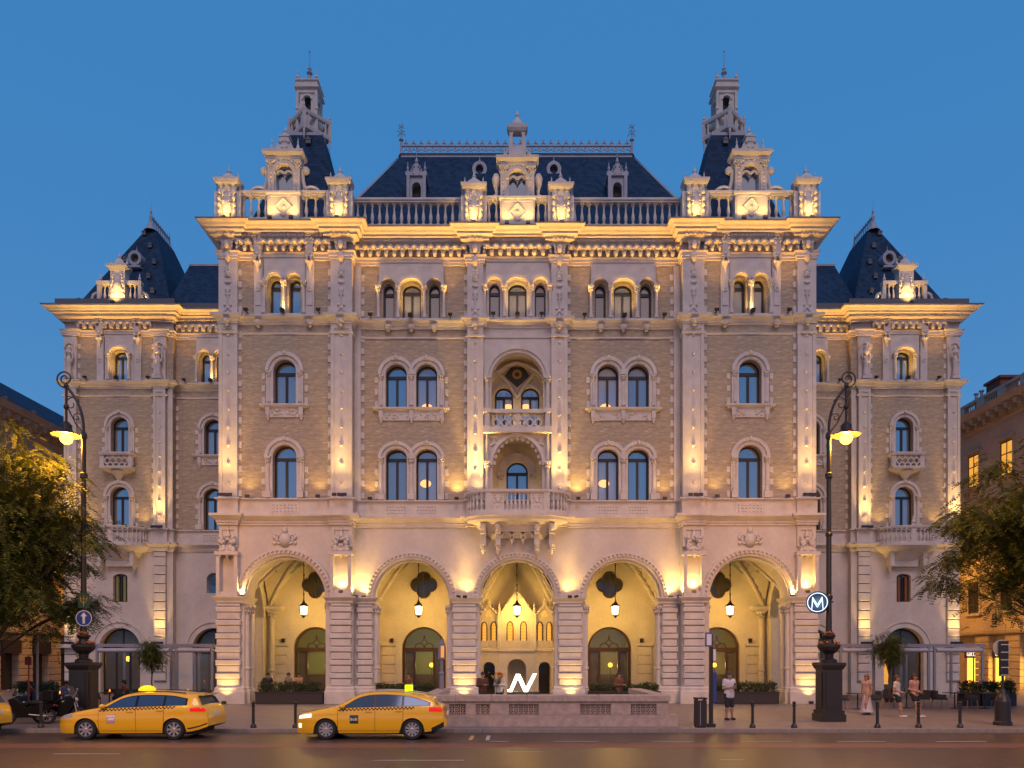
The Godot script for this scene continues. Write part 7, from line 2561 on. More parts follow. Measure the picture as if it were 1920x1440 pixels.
func hedge(parent: Node, x0: float, x1: float, y0: float, y1: float, z0: float, z1: float, seed_: int, n: int) -> void:
	var rng := RandomNumberGenerator.new()
	rng.seed = seed_
	var st := SurfaceTool.new()
	st.begin(Mesh.PRIMITIVE_TRIANGLES)
	for i in n:
		var p := Vector3(rng.randf_range(x0, x1), rng.randf_range(y0, y1), rng.randf_range(z0, z1))
		p.y -= 0.12 * absf(sin(p.x * 2.3)) * (p.y - y0) / (y1 - y0)
		var b := Basis.from_euler(Vector3(rng.randf() * TAU, rng.randf() * TAU, rng.randf() * TAU)).scaled(Vector3.ONE * rng.randf_range(0.5, 0.9))
		st.append_from(leaf_clump(i % 3), 0, Transform3D(b, p))
	put_mesh(parent, "foliage", st.commit(), M.hedge_leaf)

var clumps := []
func leaf_clump(kind: int) -> ArrayMesh:
	if clumps.is_empty():
		for q in 3:
			var b := MB.new()
			b.use_col = true
			b.col = [Color(0.7, 0.7, 0.7), Color(1, 1, 1), Color(1.4, 1.3, 1.1)][q]
			var rng := RandomNumberGenerator.new()
			rng.seed = 2 + q
			for k in 9:
				var t := Transform3D(Basis.from_euler(Vector3(rng.randf() * TAU, rng.randf() * TAU, 0)), Vector3(rng.randf_range(-1, 1), rng.randf_range(-1, 1), rng.randf_range(-1, 1)) * 0.11)
				b.quad(t * Vector3.ZERO, t * Vector3(0.035, 0.01, 0.05), t * Vector3(0, 0, 0.1), t * Vector3(-0.035, 0.01, 0.05))
			clumps.append(b.mesh())
	return clumps[kind]

func planters() -> void:
	var dark := mat(Color(0.03, 0.026, 0.028), 0.6)
	for e in [[482, 606, 0.9, "long dark planter with a clipped hedge in the arch beside the corner pier"], [1340, 1457, 0.9, "long dark planter with a clipped hedge behind the man with the phone"], [702, 818, 0.3, "long dark planter with a clipped hedge behind the taxi with the green sticker"], [1104, 1236, 0.3, "long dark planter with a clipped hedge behind the stone parapet"]]:
		var z: float = e[2]
		var xa := px(e[0], z)
		var xb := px(e[1], z)
		var o := thing("planter", e[3], "planter", Vector3((xa + xb) / 2, BASE, z), 0.0, "planters in the arcade")
		var w := (xb - xa) / 2
		part(o, "box", MB.new().box(-w, w, 0.0, 0.56, -0.3, 0.3).box(-w - 0.03, w + 0.03, 0.56, 0.62, -0.33, 0.33), dark)
		hedge(o, -w + 0.1, w - 0.1, 0.6, 1.16 if z > 0.5 else 1.05, -0.26, 0.3, int(e[0]), 520)

func terrace_chair(label: String, where: Vector3, turn: float) -> void:
	if not window_cache.has("chair"):
		var src := thing("terrace_chair", label, "chair", where, turn, "terrace chairs")
		part(src, "seat", MB.new().box(-0.25, 0.25, 0.42, 0.5, -0.25, 0.25), M.chair)
		part(src, "backrest", MB.new().box(-0.27, 0.27, 0.5, 0.86, -0.3, -0.22).box(-0.3, -0.24, 0.5, 0.68, -0.25, 0.15).box(0.24, 0.3, 0.5, 0.68, -0.25, 0.15), M.chair)
		for x in [-0.22, 0.22]:
			for z in [-0.22, 0.22]:
				part(src, "leg", MB.new().tube([Vector3(x * 1.1, 0, z * 1.15), Vector3(x, 0.42, z)], 0.02, 6), M.chair_wood)
		window_cache.chair = src
	else:
		copy_of(window_cache.chair, "terrace_chair", label, where, turn)

func terrace_table(label: String, where: Vector3) -> void:
	if not window_cache.has("table"):
		var src := thing("terrace_table", label, "table", where, 0.0, "terrace tables")
		part(src, "table_top", MB.new().box(-0.38, 0.38, 0.72, 0.75, -0.38, 0.38), M.chair)
		part(src, "pedestal", MB.new().lathe([Vector2(0.24, 0), Vector2(0.24, 0.02), Vector2(0.03, 0.05), Vector2(0.03, 0.72)], Vector3.ZERO, 12), M.iron)
		window_cache.table = src
	else:
		copy_of(window_cache.table, "terrace_table", label, where)

func candle(label: String, where: Vector3) -> void:
	var o := thing("candle", label, "candle", where, 0.0, "candles on the terrace tables")
	part(o, "glass", MB.new().lathe([Vector2(0.035, 0), Vector2(0.045, 0.1)], Vector3.ZERO, 10), M.clear_glass)
	part(o, "flame", MB.new().ball(Vector3(0, 0.09, 0), Vector3(0.025, 0.06, 0.025), 8, 6), M.flame)
	omni(o, Vector3(0, 0.12, 0), 0.05, Color(1.0, 0.6, 0.2), 0.03)

func pergola(label: String, x0: float, x1: float, z0: float, z1: float, h: float, posts: Array) -> void:
	var o := thing("terrace_pergola", label, "pergola", Vector3(x0, PAVE, z1))
	var w := x1 - x0
	var d := z0 - z1
	for zz in [0.0, d]:
		part(o, "beam", MB.new().box(0, w, h - 0.16, h, zz - 0.06, zz + 0.06), M.steel)
		for p in posts:
			part(o, "post", MB.new().box(p - x0 - 0.06, p - x0 + 0.06, 0, h - 0.16, zz - 0.06, zz + 0.06), M.steel)
	for p in posts:
		part(o, "rafter", MB.new().box(p - x0 - 0.05, p - x0 + 0.05, h - 0.14, h - 0.02, d + 0.06, -0.06), M.steel)
	for k in posts.size() - 1:
		var a: float = posts[k] - x0 + 0.08
		var b: float = posts[k + 1] - x0 - 0.08
		if b - a < 0.8:
			continue
		var cl := MB.new()
		var n := 10
		for i in n:
			var za := lerpf(-0.1, d * 0.6, i / float(n))
			var zb := lerpf(-0.1, d * 0.6, (i + 1) / float(n))
			var ya := h - 0.3 - 0.16 * absf(sin(i * PI / 2.5))
			var yb := h - 0.3 - 0.16 * absf(sin((i + 1) * PI / 2.5))
			cl.quad(Vector3(a, ya, za), Vector3(b, ya, za), Vector3(b, yb, zb), Vector3(a, yb, zb))
		cl.tube([Vector3(a, h - 0.36, 0.02), Vector3(b, h - 0.36, 0.02)], 0.12, 8)
		part(o, "canvas", cl, M.canvas)

func terraces() -> void:
	pergola("grey steel terrace frame with folded canvas in front of the wing by the leafy tree", px(178, -2.0), px(400, -2.0), -5.0, -2.0, 3.2, [px(182, -2.0), px(321, -2.0), px(331, -2.0), px(398, -2.0)])
	pergola("grey steel terrace frame with folded canvas in front of the wing by the shops", px(1572, -2.0), px(1846, -2.0), -5.0, -2.0, 3.2, [px(1576, -2.0), px(1638, -2.0), px(1741, -2.0), px(1752, -2.0), px(1842, -2.0)])
	# glass screens
	var g := thing("glass_screen", "clear glass wind screen under the terrace frame by the leafy tree", "screen", Vector3(px(366, -1.9), PAVE, -1.9))
	part(g, "pane", sheet(PackedVector2Array([Vector2(-0.95, 0.1), Vector2(0.95, 0.1), Vector2(0.95, 2.6), Vector2(-0.95, 2.6)]), 0.0), M.clear_glass)
	part(g, "frame", MB.new().box(-1.0, -0.95, 0, 2.65, -0.03, 0.03).box(0.95, 1.0, 0, 2.65, -0.03, 0.03).box(-1.0, 1.0, 0.0, 0.1, -0.03, 0.03).box(-0.02, 0.02, 0.1, 2.6, -0.02, 0.02), M.steel)
	# furniture
	var k := 0
	for e in [[1608, 5.0, "beside the metro lamp's pedestal"], [1700, 4.2, "behind the two waiting women"], [1790, 4.4, "by the terrace frame's double post"], [1846, 4.6, "closest to the lit shop windows"], [112, 6.0, "with a candle between the seated couple"], [205, 4.0, "with a candle behind the leading taxi"], [262, 4.6, "behind the leading taxi's roof sign"], [352, 4.0, "by the glass screen"]]:
		var c := Vector3(px(e[0], e[1]), PAVE, e[1])
		terrace_table("dark square café table " + e[2], c)
		terrace_chair("dark padded café chair facing the table " + e[2], c + Vector3(-0.75, 0, 0.05), PI / 2)
		terrace_chair("dark padded café chair across the table " + e[2], c + Vector3(0.75, 0, -0.05), -PI / 2)
		if k >= 4:
			candle("small glass candle on the table " + e[2], c + Vector3(0.08, 0.75, 0.12))
		k += 1
	for e in [[1800, 1832, 2.4, "dark hedge box near the terrace frame's double post"], [1836, 1868, 2.4, "dark hedge box in front of the first lit shop window"], [1872, 1900, 2.4, "dark hedge box beside the back of the road sign"], [30, 66, 3.2, "dark hedge box behind the motorcycles"], [72, 108, 3.2, "dark hedge box beside the seated couple"]]:
		var xa := px(e[0], e[2])
		var xb := px(e[1], e[2])
		var o := thing("hedge_box", e[3], "planter", Vector3((xa + xb) / 2, PAVE, e[2]), 0.0, "hedge boxes round the terraces")
		var w := (xb - xa) / 2
		part(o, "box", MB.new().box(-w, w, 0, 0.6, -0.25, 0.25), M.iron)
		hedge(o, -w, w, 0.6, 1.25, -0.25, 0.28, int(e[0]) + 3, 230)

# ---------------------------------------------------------------- trees
# a compound leaf: a bent stalk with paired leaflets
func sprig_mesh(seed_: int, tone: Color) -> ArrayMesh:
	var b := MB.new()
	b.use_col = true
	b.col = tone
	var rng := RandomNumberGenerator.new()
	rng.seed = seed_
	var pairs := 6
	for k in pairs:
		var t := (k + 0.6) / pairs
		var o := Vector3(0, -0.16 * t * t, 0.36 * t)
		for s in [-1, 1]:
			var l := 0.085 * rng.randf_range(0.8, 1.15) * (1.0 - 0.35 * absf(t - 0.4))
			var w := 0.03
			var d := Vector3(s * 0.95, rng.randf_range(-0.35, 0.05), 0.35).normalized()
			var across := d.cross(Vector3(rng.randf_range(-0.3, 0.3), 1, 0)).normalized()
			b.quad(o, o + d * l * 0.5 + across * w, o + d * l, o + d * l * 0.5 - across * w)
	b.quad(Vector3(-0.004, 0, 0), Vector3(0.004, 0, 0), Vector3(0.003, -0.16, 0.36), Vector3(-0.003, -0.16, 0.36))
	return b.mesh()

func tree(label: String, where: Vector3, height: float, spread: float, low: float, seed_: int, clusters: int, per: int, scale_ := 1.0, extra: Array = []) -> void:
	var o := thing("tree", label, "tree", where)
	var rng := RandomNumberGenerator.new()
	rng.seed = seed_
	var tr := MB.new()
	var fork := Vector3(0, low * 0.9, 0)
	tr.tube([Vector3(0, -0.05, 0), Vector3(0.03, low * 0.3, 0.02), Vector3(-0.02, low * 0.6, 0), fork], [0.2 * scale_, 0.15 * scale_, 0.13 * scale_, 0.12 * scale_], 9)
	var mid := (height + low) / 2
	var half := (height - low) / 2
	var kinds := []
	for k in 7:
		var tn := 0.62 + 0.13 * k
		kinds.append(sprig_mesh(seed_ + k, Color(tn * (0.9 + 0.05 * (k % 4)), tn, tn * 0.9)))
	var st := SurfaceTool.new()
	st.begin(Mesh.PRIMITIVE_TRIANGLES)
	for k in clusters + extra.size():
		# cluster centres: mostly near the outside of an uneven crown
		var a := rng.randf() * TAU
		var el := asin(rng.randf_range(-0.85, 1.0))
		var r := pow(rng.randf(), 0.45)
		var bump := 0.78 + 0.3 * sin(a * 3.0 + seed_) * cos(el * 2.0 + 1.0) + rng.randf_range(-0.06, 0.14)
		var c := Vector3(cos(el) * cos(a) * spread * r * bump, mid + sin(el) * half * r * bump, cos(el) * sin(a) * spread * r * bump)
		if k >= clusters:
			c = (extra[k - clusters] as Vector3) - where
		if k % 3 == 0:
			var knee := fork.lerp(c, 0.5) + Vector3(0, 0.25 * (c.y - fork.y) * 0.5, 0)
			tr.tube([fork, fork.lerp(knee, 0.5) + Vector3(0, 0.12, 0), knee, c], [0.075 * scale_, 0.05 * scale_, 0.035 * scale_, 0.008], 6, false)
		var size := rng.randf_range(0.55, 1.0) * (0.9 if scale_ > 0.9 else 0.42)
		var tone := rng.randi_range(0, 3)
		for j in per:
			var dv := Vector3(rng.randfn(), rng.randfn() * 0.55, rng.randfn()) * size * 0.62
			var p := c + dv
			p.y -= 0.18 * dv.length() * dv.length()
			var out := (dv * Vector3(1, 0.3, 1) + Vector3(rng.randfn(), -0.5, rng.randfn()) * 0.3).normalized()
			var bs := Basis.looking_at(-out, Vector3(rng.randfn() * 0.3, 1, rng.randfn() * 0.3)).scaled(Vector3.ONE * rng.randf_range(1.0, 1.6) * (1.0 if scale_ > 0.9 else 0.45))
			st.append_from(kinds[tone + rng.randi_range(0, 3)], 0, Transform3D(bs, p))
	part(o, "trunk", tr, M.bark)
	put_mesh(o, "crown", st.commit(), M.leaf)

func trees() -> void:
	var near := []
	for e in [[92, 868], [62, 858], [22, 852], [112, 902], [72, 925], [132, 955], [30, 915], [152, 995], [104, 985], [60, 985], [10, 960]]:
		for z in [10.6, 11.9]:
			near.append(Vector3(px(e[0], z), py(e[1] + (z - 11.0) * 12.0, z), z))
	tree("large leafy tree glowing yellow under the street lamp by the motorcycles", Vector3(px(-50, 11.0), PAVE, 11.0), 11.3, 4.8, 1.7, 5, 240, 62, 1.0, near)
	tree("large leafy tree with drooping twigs over the shop-side terrace", Vector3(px(2005, 9.8), PAVE, 9.8), 11.6, 5.0, 3.2, 9, 250, 60)
	for e in [[285, -0.8, 3.5, "slim potted tree in front of the terrace frame by the motorcycles"], [1667, -0.8, 3.9, "slim potted tree in front of the terrace frame by the shops"]]:
		var p := Vector3(px(e[0], e[1]), PAVE, e[1])
		tree(e[3], p + Vector3(0, 0.4, 0), e[2] - 0.4, 0.8 if e[0] > 900 else 0.62, 1.15, int(e[0]), 60, 34, 0.3)
		var o := thing("plant_pot", "dark round pot of the " + e[3].replace(" in front of the", " by the"), "pot", p)
		part(o, "bowl", MB.new().lathe([Vector2(0.2, 0.0), Vector2(0.27, 0.45), Vector2(0.29, 0.5), Vector2(0.25, 0.5), Vector2(0.24, 0.44)], Vector3.ZERO, 16), M.iron)
		part(o, "soil", MB.new().lathe([Vector2(0.245, 0.44), Vector2(0.0, 0.45)], Vector3.ZERO, 16), M.bark)

# ---------------------------------------------------------------- cars: local x runs along the car (front at -x), +z is the side towards the camera
func along(pts: Array, x: float) -> float:
	if x <= pts[0][0]:
		return pts[0][1]
	for k in pts.size() - 1:
		if x <= pts[k + 1][0]:
			var t: float = (x - pts[k][0]) / (pts[k + 1][0] - pts[k][0])
			var m0: float = 0.0 if k == 0 else (pts[k + 1][1] - pts[k - 1][1]) / (pts[k + 1][0] - pts[k - 1][0])
			var m1: float = 0.0 if k + 2 >= pts.size() else (pts[k + 2][1] - pts[k][1]) / (pts[k + 2][0] - pts[k][0])
			var d: float = pts[k + 1][0] - pts[k][0]
			var t2 := t * t
			var t3 := t2 * t
			var lin: float = lerpf(pts[k][1], pts[k + 1][1], t)
			var cub: float = (2 * t3 - 3 * t2 + 1) * pts[k][1] + (t3 - 2 * t2 + t) * d * m0 + (-2 * t3 + 3 * t2) * pts[k + 1][1] + (t3 - t2) * d * m1
			return lerpf(lin, cub, 0.7)
	return pts[pts.size() - 1][1]

class Car:
	var top := []
	var bottom := []
	var belt := []
	var half := 0.895
	var x0 := -2.32
	var x1 := 2.32
	var wf := -1.37
	var wr := 1.33
	var host: Node3D
	func yt(x: float) -> float: return host.along(top, x)
	func yb(x: float) -> float:
		var y: float = host.along(bottom, x)
		for w in [wf, wr]:
			var d: float = absf(x - w)
			if d < 0.365:
				y = maxf(y, 0.31 + sqrt(0.365 * 0.365 - d * d))
		return y
	func w(x: float, y: float) -> float:
		var p := 1.0
		if x < -1.55:
			p -= 0.33 * pow((-1.55 - x) / 0.77, 2.3)
		if x > 1.6:
			p -= 0.2 * pow((x - 1.6) / 0.72, 2.2)
		var b: float = host.along(belt, x)
		var h := half
		if y < 0.5:
			h -= 0.06 * pow((0.5 - y) / 0.3, 2.0)
		h -= 0.015 * pow(clampf((y - 0.62) / 0.1, -1.0, 1.0), 2.0)
		if y > b:
			h -= 0.03 + (y - b) * 0.52
		elif y > b - 0.12:
			h -= 0.03 * (y - b + 0.12) / 0.12
		var t := yt(x)
		var r := 0.09
		if y > t - r:
			var q := clampf((y - t + r) / r, 0.0, 1.0)
			h -= r * (1.0 - sqrt(maxf(0.0, 1.0 - q * q)))
		return maxf(0.05, h * p)

func car_body(c: Car) -> MB:
	var b := MB.new()
	var rows := 16
	var rings := []
	var xs := []
	var n := 92
	for i in n + 1:
		xs.append(lerpf(c.x0, c.x1, i / float(n)))
	for x in xs:
		var ring := []
		var y0 := c.yb(x)
		var y1 := maxf(c.yt(x), y0 + 0.05)
		for j in rows + 1:
			var t := j / float(rows)
			t = 1.0 - pow(1.0 - t, 1.35)
			var y := lerpf(y0, y1, t)
			ring.append(Vector3(x, y, c.w(x, y)))
		var e: Vector3 = ring[rows]
		for k in [0.66, 0.33, 0.0, -0.33, -0.66]:
			ring.append(Vector3(x, y1 + 0.025 * (1.0 - k * k), e.z * k))
		for j in rows + 1:
			var p: Vector3 = ring[rows - j]
			ring.append(Vector3(p.x, p.y, -p.z))
		rings.append(ring)
	var m: int = rings[0].size()
	var nr := []
	for i in rings.size():
		var row := []
		for j in m:
			var du: Vector3 = rings[mini(i + 1, rings.size() - 1)][j] - rings[maxi(i - 1, 0)][j]
			var dv: Vector3 = rings[i][mini(j + 1, m - 1)] - rings[i][maxi(j - 1, 0)]
			row.append(du.cross(dv).normalized())
		nr.append(row)
	for i in rings.size() - 1:
		for j in m - 1:
			b.put(rings[i][j], rings[i + 1][j], rings[i + 1][j + 1], nr[i][j], nr[i + 1][j], nr[i + 1][j + 1])
			b.put(rings[i][j], rings[i + 1][j + 1], rings[i][j + 1], nr[i][j], nr[i + 1][j + 1], nr[i][j + 1])
	for e in [0, rings.size() - 1]:
		var mid := Vector3(rings[e][0].x, 0.6, 0)
		for j in m - 1:
			if e == 0:
				b.tri(mid, rings[e][j], rings[e][j + 1])
			else:
				b.tri(mid, rings[e][j + 1], rings[e][j])
	return b

# a patch lying on the car's side between two height curves
func side_patch(b: MB, c: Car, xa: float, xb: float, lo: Callable, hi: Callable, off: float, sides := [1, -1], n := 14, m := 4) -> void:
	for s in sides:
		for i in n:
			for j in m:
				var q := []
				for e in [[i, j], [i + 1, j], [i + 1, j + 1], [i, j + 1]]:
					var x: float = lerpf(xa, xb, e[0] / float(n))
					var y: float = lerpf(lo.call(x), hi.call(x), e[1] / float(m))
					q.append(Vector3(x, y, s * (c.w(x, y) + off)))
				if s > 0:
					b.quad(q[0], q[1], q[2], q[3])
				else:
					b.quad(q[1], q[0], q[3], q[2])

# a patch on the top: windscreen, rear window, roof
func top_patch(b: MB, c: Car, xa: float, xb: float, inset: float, off: float, n := 8) -> void:
	for i in n:
		for j in 6:
			var q := []
			for e in [[i, j], [i + 1, j], [i + 1, j + 1], [i, j + 1]]:
				var x: float = lerpf(xa, xb, e[0] / float(n))
				var k: float = lerpf(-1.0, 1.0, e[1] / 6.0)
				var y := c.yt(x)
				var d := Vector2(0.02, c.yt(x + 0.01) - c.yt(x - 0.01)).normalized()
				q.append(Vector3(x - d.y * off, y + 0.025 * (1 - k * k) + d.x * off, k * (c.w(x, y - 0.02) - inset)))
			b.quad(q[3], q[2], q[1], q[0])

var wheel_meshes := {}
func wheel(parent: Node, x: float, z: float, spokes: int) -> void:
	if not wheel_meshes.has(spokes):
		var lie := Transform3D(Basis(Vector3.RIGHT, PI / 2), Vector3.ZERO)
		var ty := MB.new().at(lie).lathe([Vector2(0.2, -0.1), Vector2(0.29, -0.1), Vector2(0.315, -0.07), Vector2(0.318, 0.0), Vector2(0.315, 0.07), Vector2(0.29, 0.1), Vector2(0.215, 0.1), Vector2(0.2, 0.04)], Vector3.ZERO, 26)
		var rm := MB.new().at(lie).lathe([Vector2(0.215, 0.098), Vector2(0.205, 0.1), Vector2(0.195, 0.07)], Vector3.ZERO, 26)
		rm.lathe([Vector2(0.055, 0.09), Vector2(0.03, 0.1), Vector2(0.0, 0.1)], Vector3.ZERO, 14)
		for k in spokes:
			rm.at(Transform3D(Basis(Vector3.BACK, TAU * k / spokes), Vector3.ZERO))
			rm.prism(PackedVector2Array([Vector2(-0.024, 0.04), Vector2(0.024, 0.04), Vector2(0.034, 0.2), Vector2(-0.034, 0.2)]), 0.05, 0.09)
		var dk := MB.new().at(lie).lathe([Vector2(0.2, 0.03), Vector2(0.0, 0.03)], Vector3.ZERO, 20)
		wheel_meshes[spokes] = [ty.mesh(), rm.mesh(), dk.mesh()]
	var g: Array = wheel_meshes[spokes]
	var o := put_mesh(parent, "wheel", g[2], M.iron, Vector3(x, 0.318, z), 0.0 if z > 0 else PI)
	put_mesh(o, "tyre", g[0], M.rubber)
	put_mesh(o, "rim", g[1], M.alloy)

func taxi(label: String, where: Vector3, kind: int) -> Node3D:
	var o := thing("taxi", label, "taxi", where, 0.0, "yellow taxis at the kerb")
	var c := Car.new()
	c.host = self
	c.bottom = [[-2.4, 0.24], [-2.2, 0.19], [-1.0, 0.2], [1.0, 0.21], [1.8, 0.25], [2.1, 0.32], [2.4, 0.42]]
	if kind == 0:
		c.top = [[-2.33, 0.5], [-2.3, 0.66], [-2.15, 0.745], [-1.8, 0.83], [-1.3, 0.93], [-1.02, 0.985], [-0.7, 1.16], [-0.35, 1.345], [0.0, 1.43], [0.4, 1.46], [1.0, 1.45], [1.6, 1.40], [1.93, 1.36], [2.0, 1.28], [2.14, 1.03], [2.26, 0.95], [2.31, 0.8], [2.33, 0.5]]
		c.belt = [[-2.3, 0.86], [-1.0, 0.94], [0.0, 0.985], [1.2, 1.03], [2.3, 1.06]]
	else:
		c.x0 = -2.29
		c.x1 = 2.29
		c.wf = -1.34
		c.wr = 1.31
		c.top = [[-2.3, 0.5], [-2.26, 0.68], [-2.1, 0.79], [-1.75, 0.88], [-1.3, 0.96], [-1.05, 1.01], [-0.75, 1.17], [-0.4, 1.36], [-0.05, 1.45], [0.35, 1.475], [0.9, 1.45], [1.4, 1.385], [1.85, 1.29], [1.95, 1.22], [2.06, 1.06], [2.2, 0.99], [2.27, 0.85], [2.3, 0.5]]
		c.belt = [[-2.3, 0.88], [-1.0, 0.95], [0.0, 0.985], [1.2, 1.01], [2.3, 1.03]]
	part(o, "body", car_body(c), M.taxi_paint)
	part(o, "underbody", MB.new().box(-2.0, 1.95, 0.16, 0.5, -0.72, 0.72), M.rubber)
	for x in [c.wf, c.wr]:
		part(o, "wheel_arch", MB.new().box(x - 0.4, x + 0.4, 0.2, 0.72, -0.8, 0.8), M.rubber)
		for z in [-0.775, 0.775]:
			wheel(o, x, z, 8 if kind == 0 else 10)
	# side glass on a black band
	var lo := func(x: float) -> float: return along(c.belt, x) + 0.015
	var hi := func(x: float) -> float: return maxf(lo.call(x) + 0.005, c.yt(x) - (0.085 if x > -0.2 else 0.085 + (-0.2 - x) * 0.05) - maxf(0.0, x - 1.3) * 0.10)
	var xa := -0.93
	var xd := 1.72 if kind == 0 else 1.86
	for s in [1, -1]:
		var band := MB.new()
		side_patch(band, c, xa, xd, lo, hi, 0.004, [s], 34)
		part(o, "window_band", band, M.gloss_black)
	var hi2 := func(x: float) -> float: return maxf(lo.call(x) + 0.01, hi.call(x) - 0.022)
	var lo2 := func(x: float) -> float: return lo.call(x) + 0.012
	for e in [[xa + 0.08, 0.12], [0.2, 0.98], [1.05, xd - 0.06]]:
		for s in [1, -1]:
			var g := MB.new()
			side_patch(g, c, e[0], e[1], lo2, hi2, 0.008, [s], 16)
			part(o, "side_window", g, M.car_glass)
	var ws := MB.new()
	top_patch(ws, c, -1.0, -0.32, 0.08, 0.006)
	part(o, "windscreen", ws, M.car_glass)
	var rw := MB.new()
	if kind == 0:
		top_patch(rw, c, 1.97, 2.13, 0.06, 0.008)
	else:
		top_patch(rw, c, 1.93, 2.08, 0.06, 0.008)
	part(o, "rear_window", rw, M.car_glass)
	# chequered stripe under the windows
	var ck := MB.new()
	for r in 2:
		for k in 40:
			if (k + r) % 2 == 0:
				var xs := -0.95 + k * 0.058
				var l := func(x: float) -> float: return along(c.belt, x) - 0.075 + r * 0.038
				var h := func(x: float) -> float: return along(c.belt, x) - 0.037 + r * 0.038
				side_patch(ck, c, xs, xs + 0.058, l, h, 0.006, [1, -1], 1, 1)
	part(o, "chequer_stripe", ck, M.gloss_black)
	# door seams, handles, mirrors
	var sm := MB.new()
	for x in [-0.98, 0.16, 1.02]:
		side_patch(sm, c, x, x + 0.012, func(_q: float) -> float: return maxf(0.26, c.yb(x)), func(q: float) -> float: return along(c.belt, q), 0.004, [1, -1], 1, 6)
	side_patch(sm, c, -0.95, 0.94, func(_q: float) -> float: return 0.27, func(_q: float) -> float: return 0.28, 0.004, [1, -1], 10, 1)
	part(o, "door_seam", sm, M.seam)
	for s in [-1, 1]:
		for x in [-0.02, 0.9]:
			var y := along(c.belt, x) - 0.115
			part(o, "door_handle", MB.new().box(x - 0.1, x + 0.1, y - 0.016, y + 0.016, s * c.w(x, y) - 0.01, s * c.w(x, y) + s * 0.03), M.taxi_paint)
		part(o, "wing_mirror", MB.new().ball(Vector3(-0.83, 1.03, s * 0.93), Vector3(0.1, 0.075, 0.09), 10, 7).box(-0.86, -0.78, 0.96, 1.0, minf(s * 0.8, s * 0.92), maxf(s * 0.8, s * 0.92)), M.taxi_paint)
	# lamps
	for s in [1, -1]:
		var hl := MB.new()
		side_patch(hl, c, -2.2, -1.78, func(x: float) -> float: return 0.64 + (x + 2.2) * 0.13, func(x: float) -> float: return minf(c.yt(x) - 0.015, 0.74 + (x + 2.2) * 0.16), 0.006, [s], 8, 3)
		part(o, "headlight", hl, M.headlight if kind == 1 else M.lamp_clear)
	for s in [1, -1]:
		var tl := MB.new()
		side_patch(tl, c, 1.82, 2.26, func(x: float) -> float: return 0.87 - (x - 1.82) * 0.03, func(x: float) -> float: return minf(c.yt(x) - 0.02, 0.98 + (x - 1.82) * 0.05 if kind == 0 else 1.0), 0.006, [s], 8, 3)
		part(o, "tail_light", tl, M.tail_light)
	if kind == 1:
		var fg := MB.new()
		side_patch(fg, c, -2.22, -2.12, func(_x: float) -> float: return 0.36, func(_x: float) -> float: return 0.5, 0.008, [1, -1], 3, 3)
		part(o, "fog_light", fg, M.headlight)
		var bp := MB.new()
		side_patch(bp, c, 1.9, 2.27, func(x: float) -> float: return c.yb(x), func(x: float) -> float: return c.yb(x) + 0.1 + (x - 1.9) * 0.2, 0.006, [1, -1], 6, 2)
		part(o, "bumper_insert", bp, M.rubber)
	else:
		var bp := MB.new()
		side_patch(bp, c, 1.75, 2.3, func(x: float) -> float: return c.yb(x) + 0.08, func(x: float) -> float: return c.yb(x) + 0.12, 0.006, [1, -1], 6, 1)
		part(o, "bumper_insert", bp, M.rubber)
		part(o, "spoiler", MB.new().box(1.86, 2.12, 1.345, 1.385, -0.58, 0.58), M.taxi_paint)
	part(o, "number_plate", MB.new().box(2.31, 2.345, 0.72, 0.83, -0.26, 0.26), M.sign_plate)
	part(o, "rear_bumper", MB.new().box(2.2, 2.34, 0.42, 0.62, -0.62, 0.62), M.taxi_paint)
	for s in [-1, 1]:
		var rl := MB.new()
		var pts := []
		for k in 9:
			var x := lerpf(-0.15, 1.6, k / 8.0)
			pts.append(Vector3(x, c.yt(x) + 0.02, s * (c.w(x, c.yt(x) - 0.05) - 0.06)))
		rl.tube(pts, 0.016, 5)
		part(o, "roof_rail", rl, M.gloss_black if kind == 0 else M.alloy)
	# roof light and door print
	if kind == 0:
		var rs := part(o, "roof_sign_light", MB.new().lathe([Vector2(0.26, 0.0), Vector2(0.25, 0.06), Vector2(0.2, 0.12), Vector2(0.1, 0.155), Vector2(0.0, 0.16)], Vector3(0.1, 1.475, 0), 18), M.taxi_light)
		part(rs, "base", MB.new().box(-0.1, 0.3, 1.45, 1.478, -0.12, 0.12), M.rubber)
		omni(o, Vector3(0.1, 1.85, 0.0), 0.12, Color(1.0, 0.9, 0.1), 0.15)
		var xs := -0.58
		var dp := MB.new()
		side_patch(dp, c, xs - 0.13, xs + 0.13, func(_x: float) -> float: return 0.5, func(_x: float) -> float: return 0.78, 0.005, [1], 3, 3)
		var print_ := part(o, "door_print", dp, M.sign_plate)
		var ch := MB.new()
		for i in 8:
			for j in 8:
				if (i + j) % 2 == 0 and not (j in [3, 4] and i > 0 and i < 7):
					var ya := 0.5 + j * 0.035
					side_patch(ch, c, xs - 0.13 + i * 0.0325, xs - 0.13 + (i + 1) * 0.0325, func(_x: float) -> float: return ya, func(_x: float) -> float: return ya + 0.035, 0.007, [1], 1, 1)
		part(print_, "red_chequer", ch, M.print_red)
	else:
		var rs := part(o, "roof_sign_light", MB.new().box(0.98, 1.2, 1.46, 1.66, -0.16, 0.16), M.taxi_light_green)
		part(rs, "base", MB.new().box(1.0, 1.18, 1.42, 1.46, -0.12, 0.12), M.rubber)
		omni(o, Vector3(1.1, 1.95, 0.1), 0.1, Color(0.85, 1.0, 0.1), 0.15)
		var dp := MB.new()
		side_patch(dp, c, -0.6, -0.34, func(_x: float) -> float: return 0.5, func(_x: float) -> float: return 0.76, 0.005, [1], 3, 3)
		var print_ := part(o, "door_print", dp, mat(Color(0.03, 0.055, 0.035), 0.4))
		var tm := TextMesh.new()
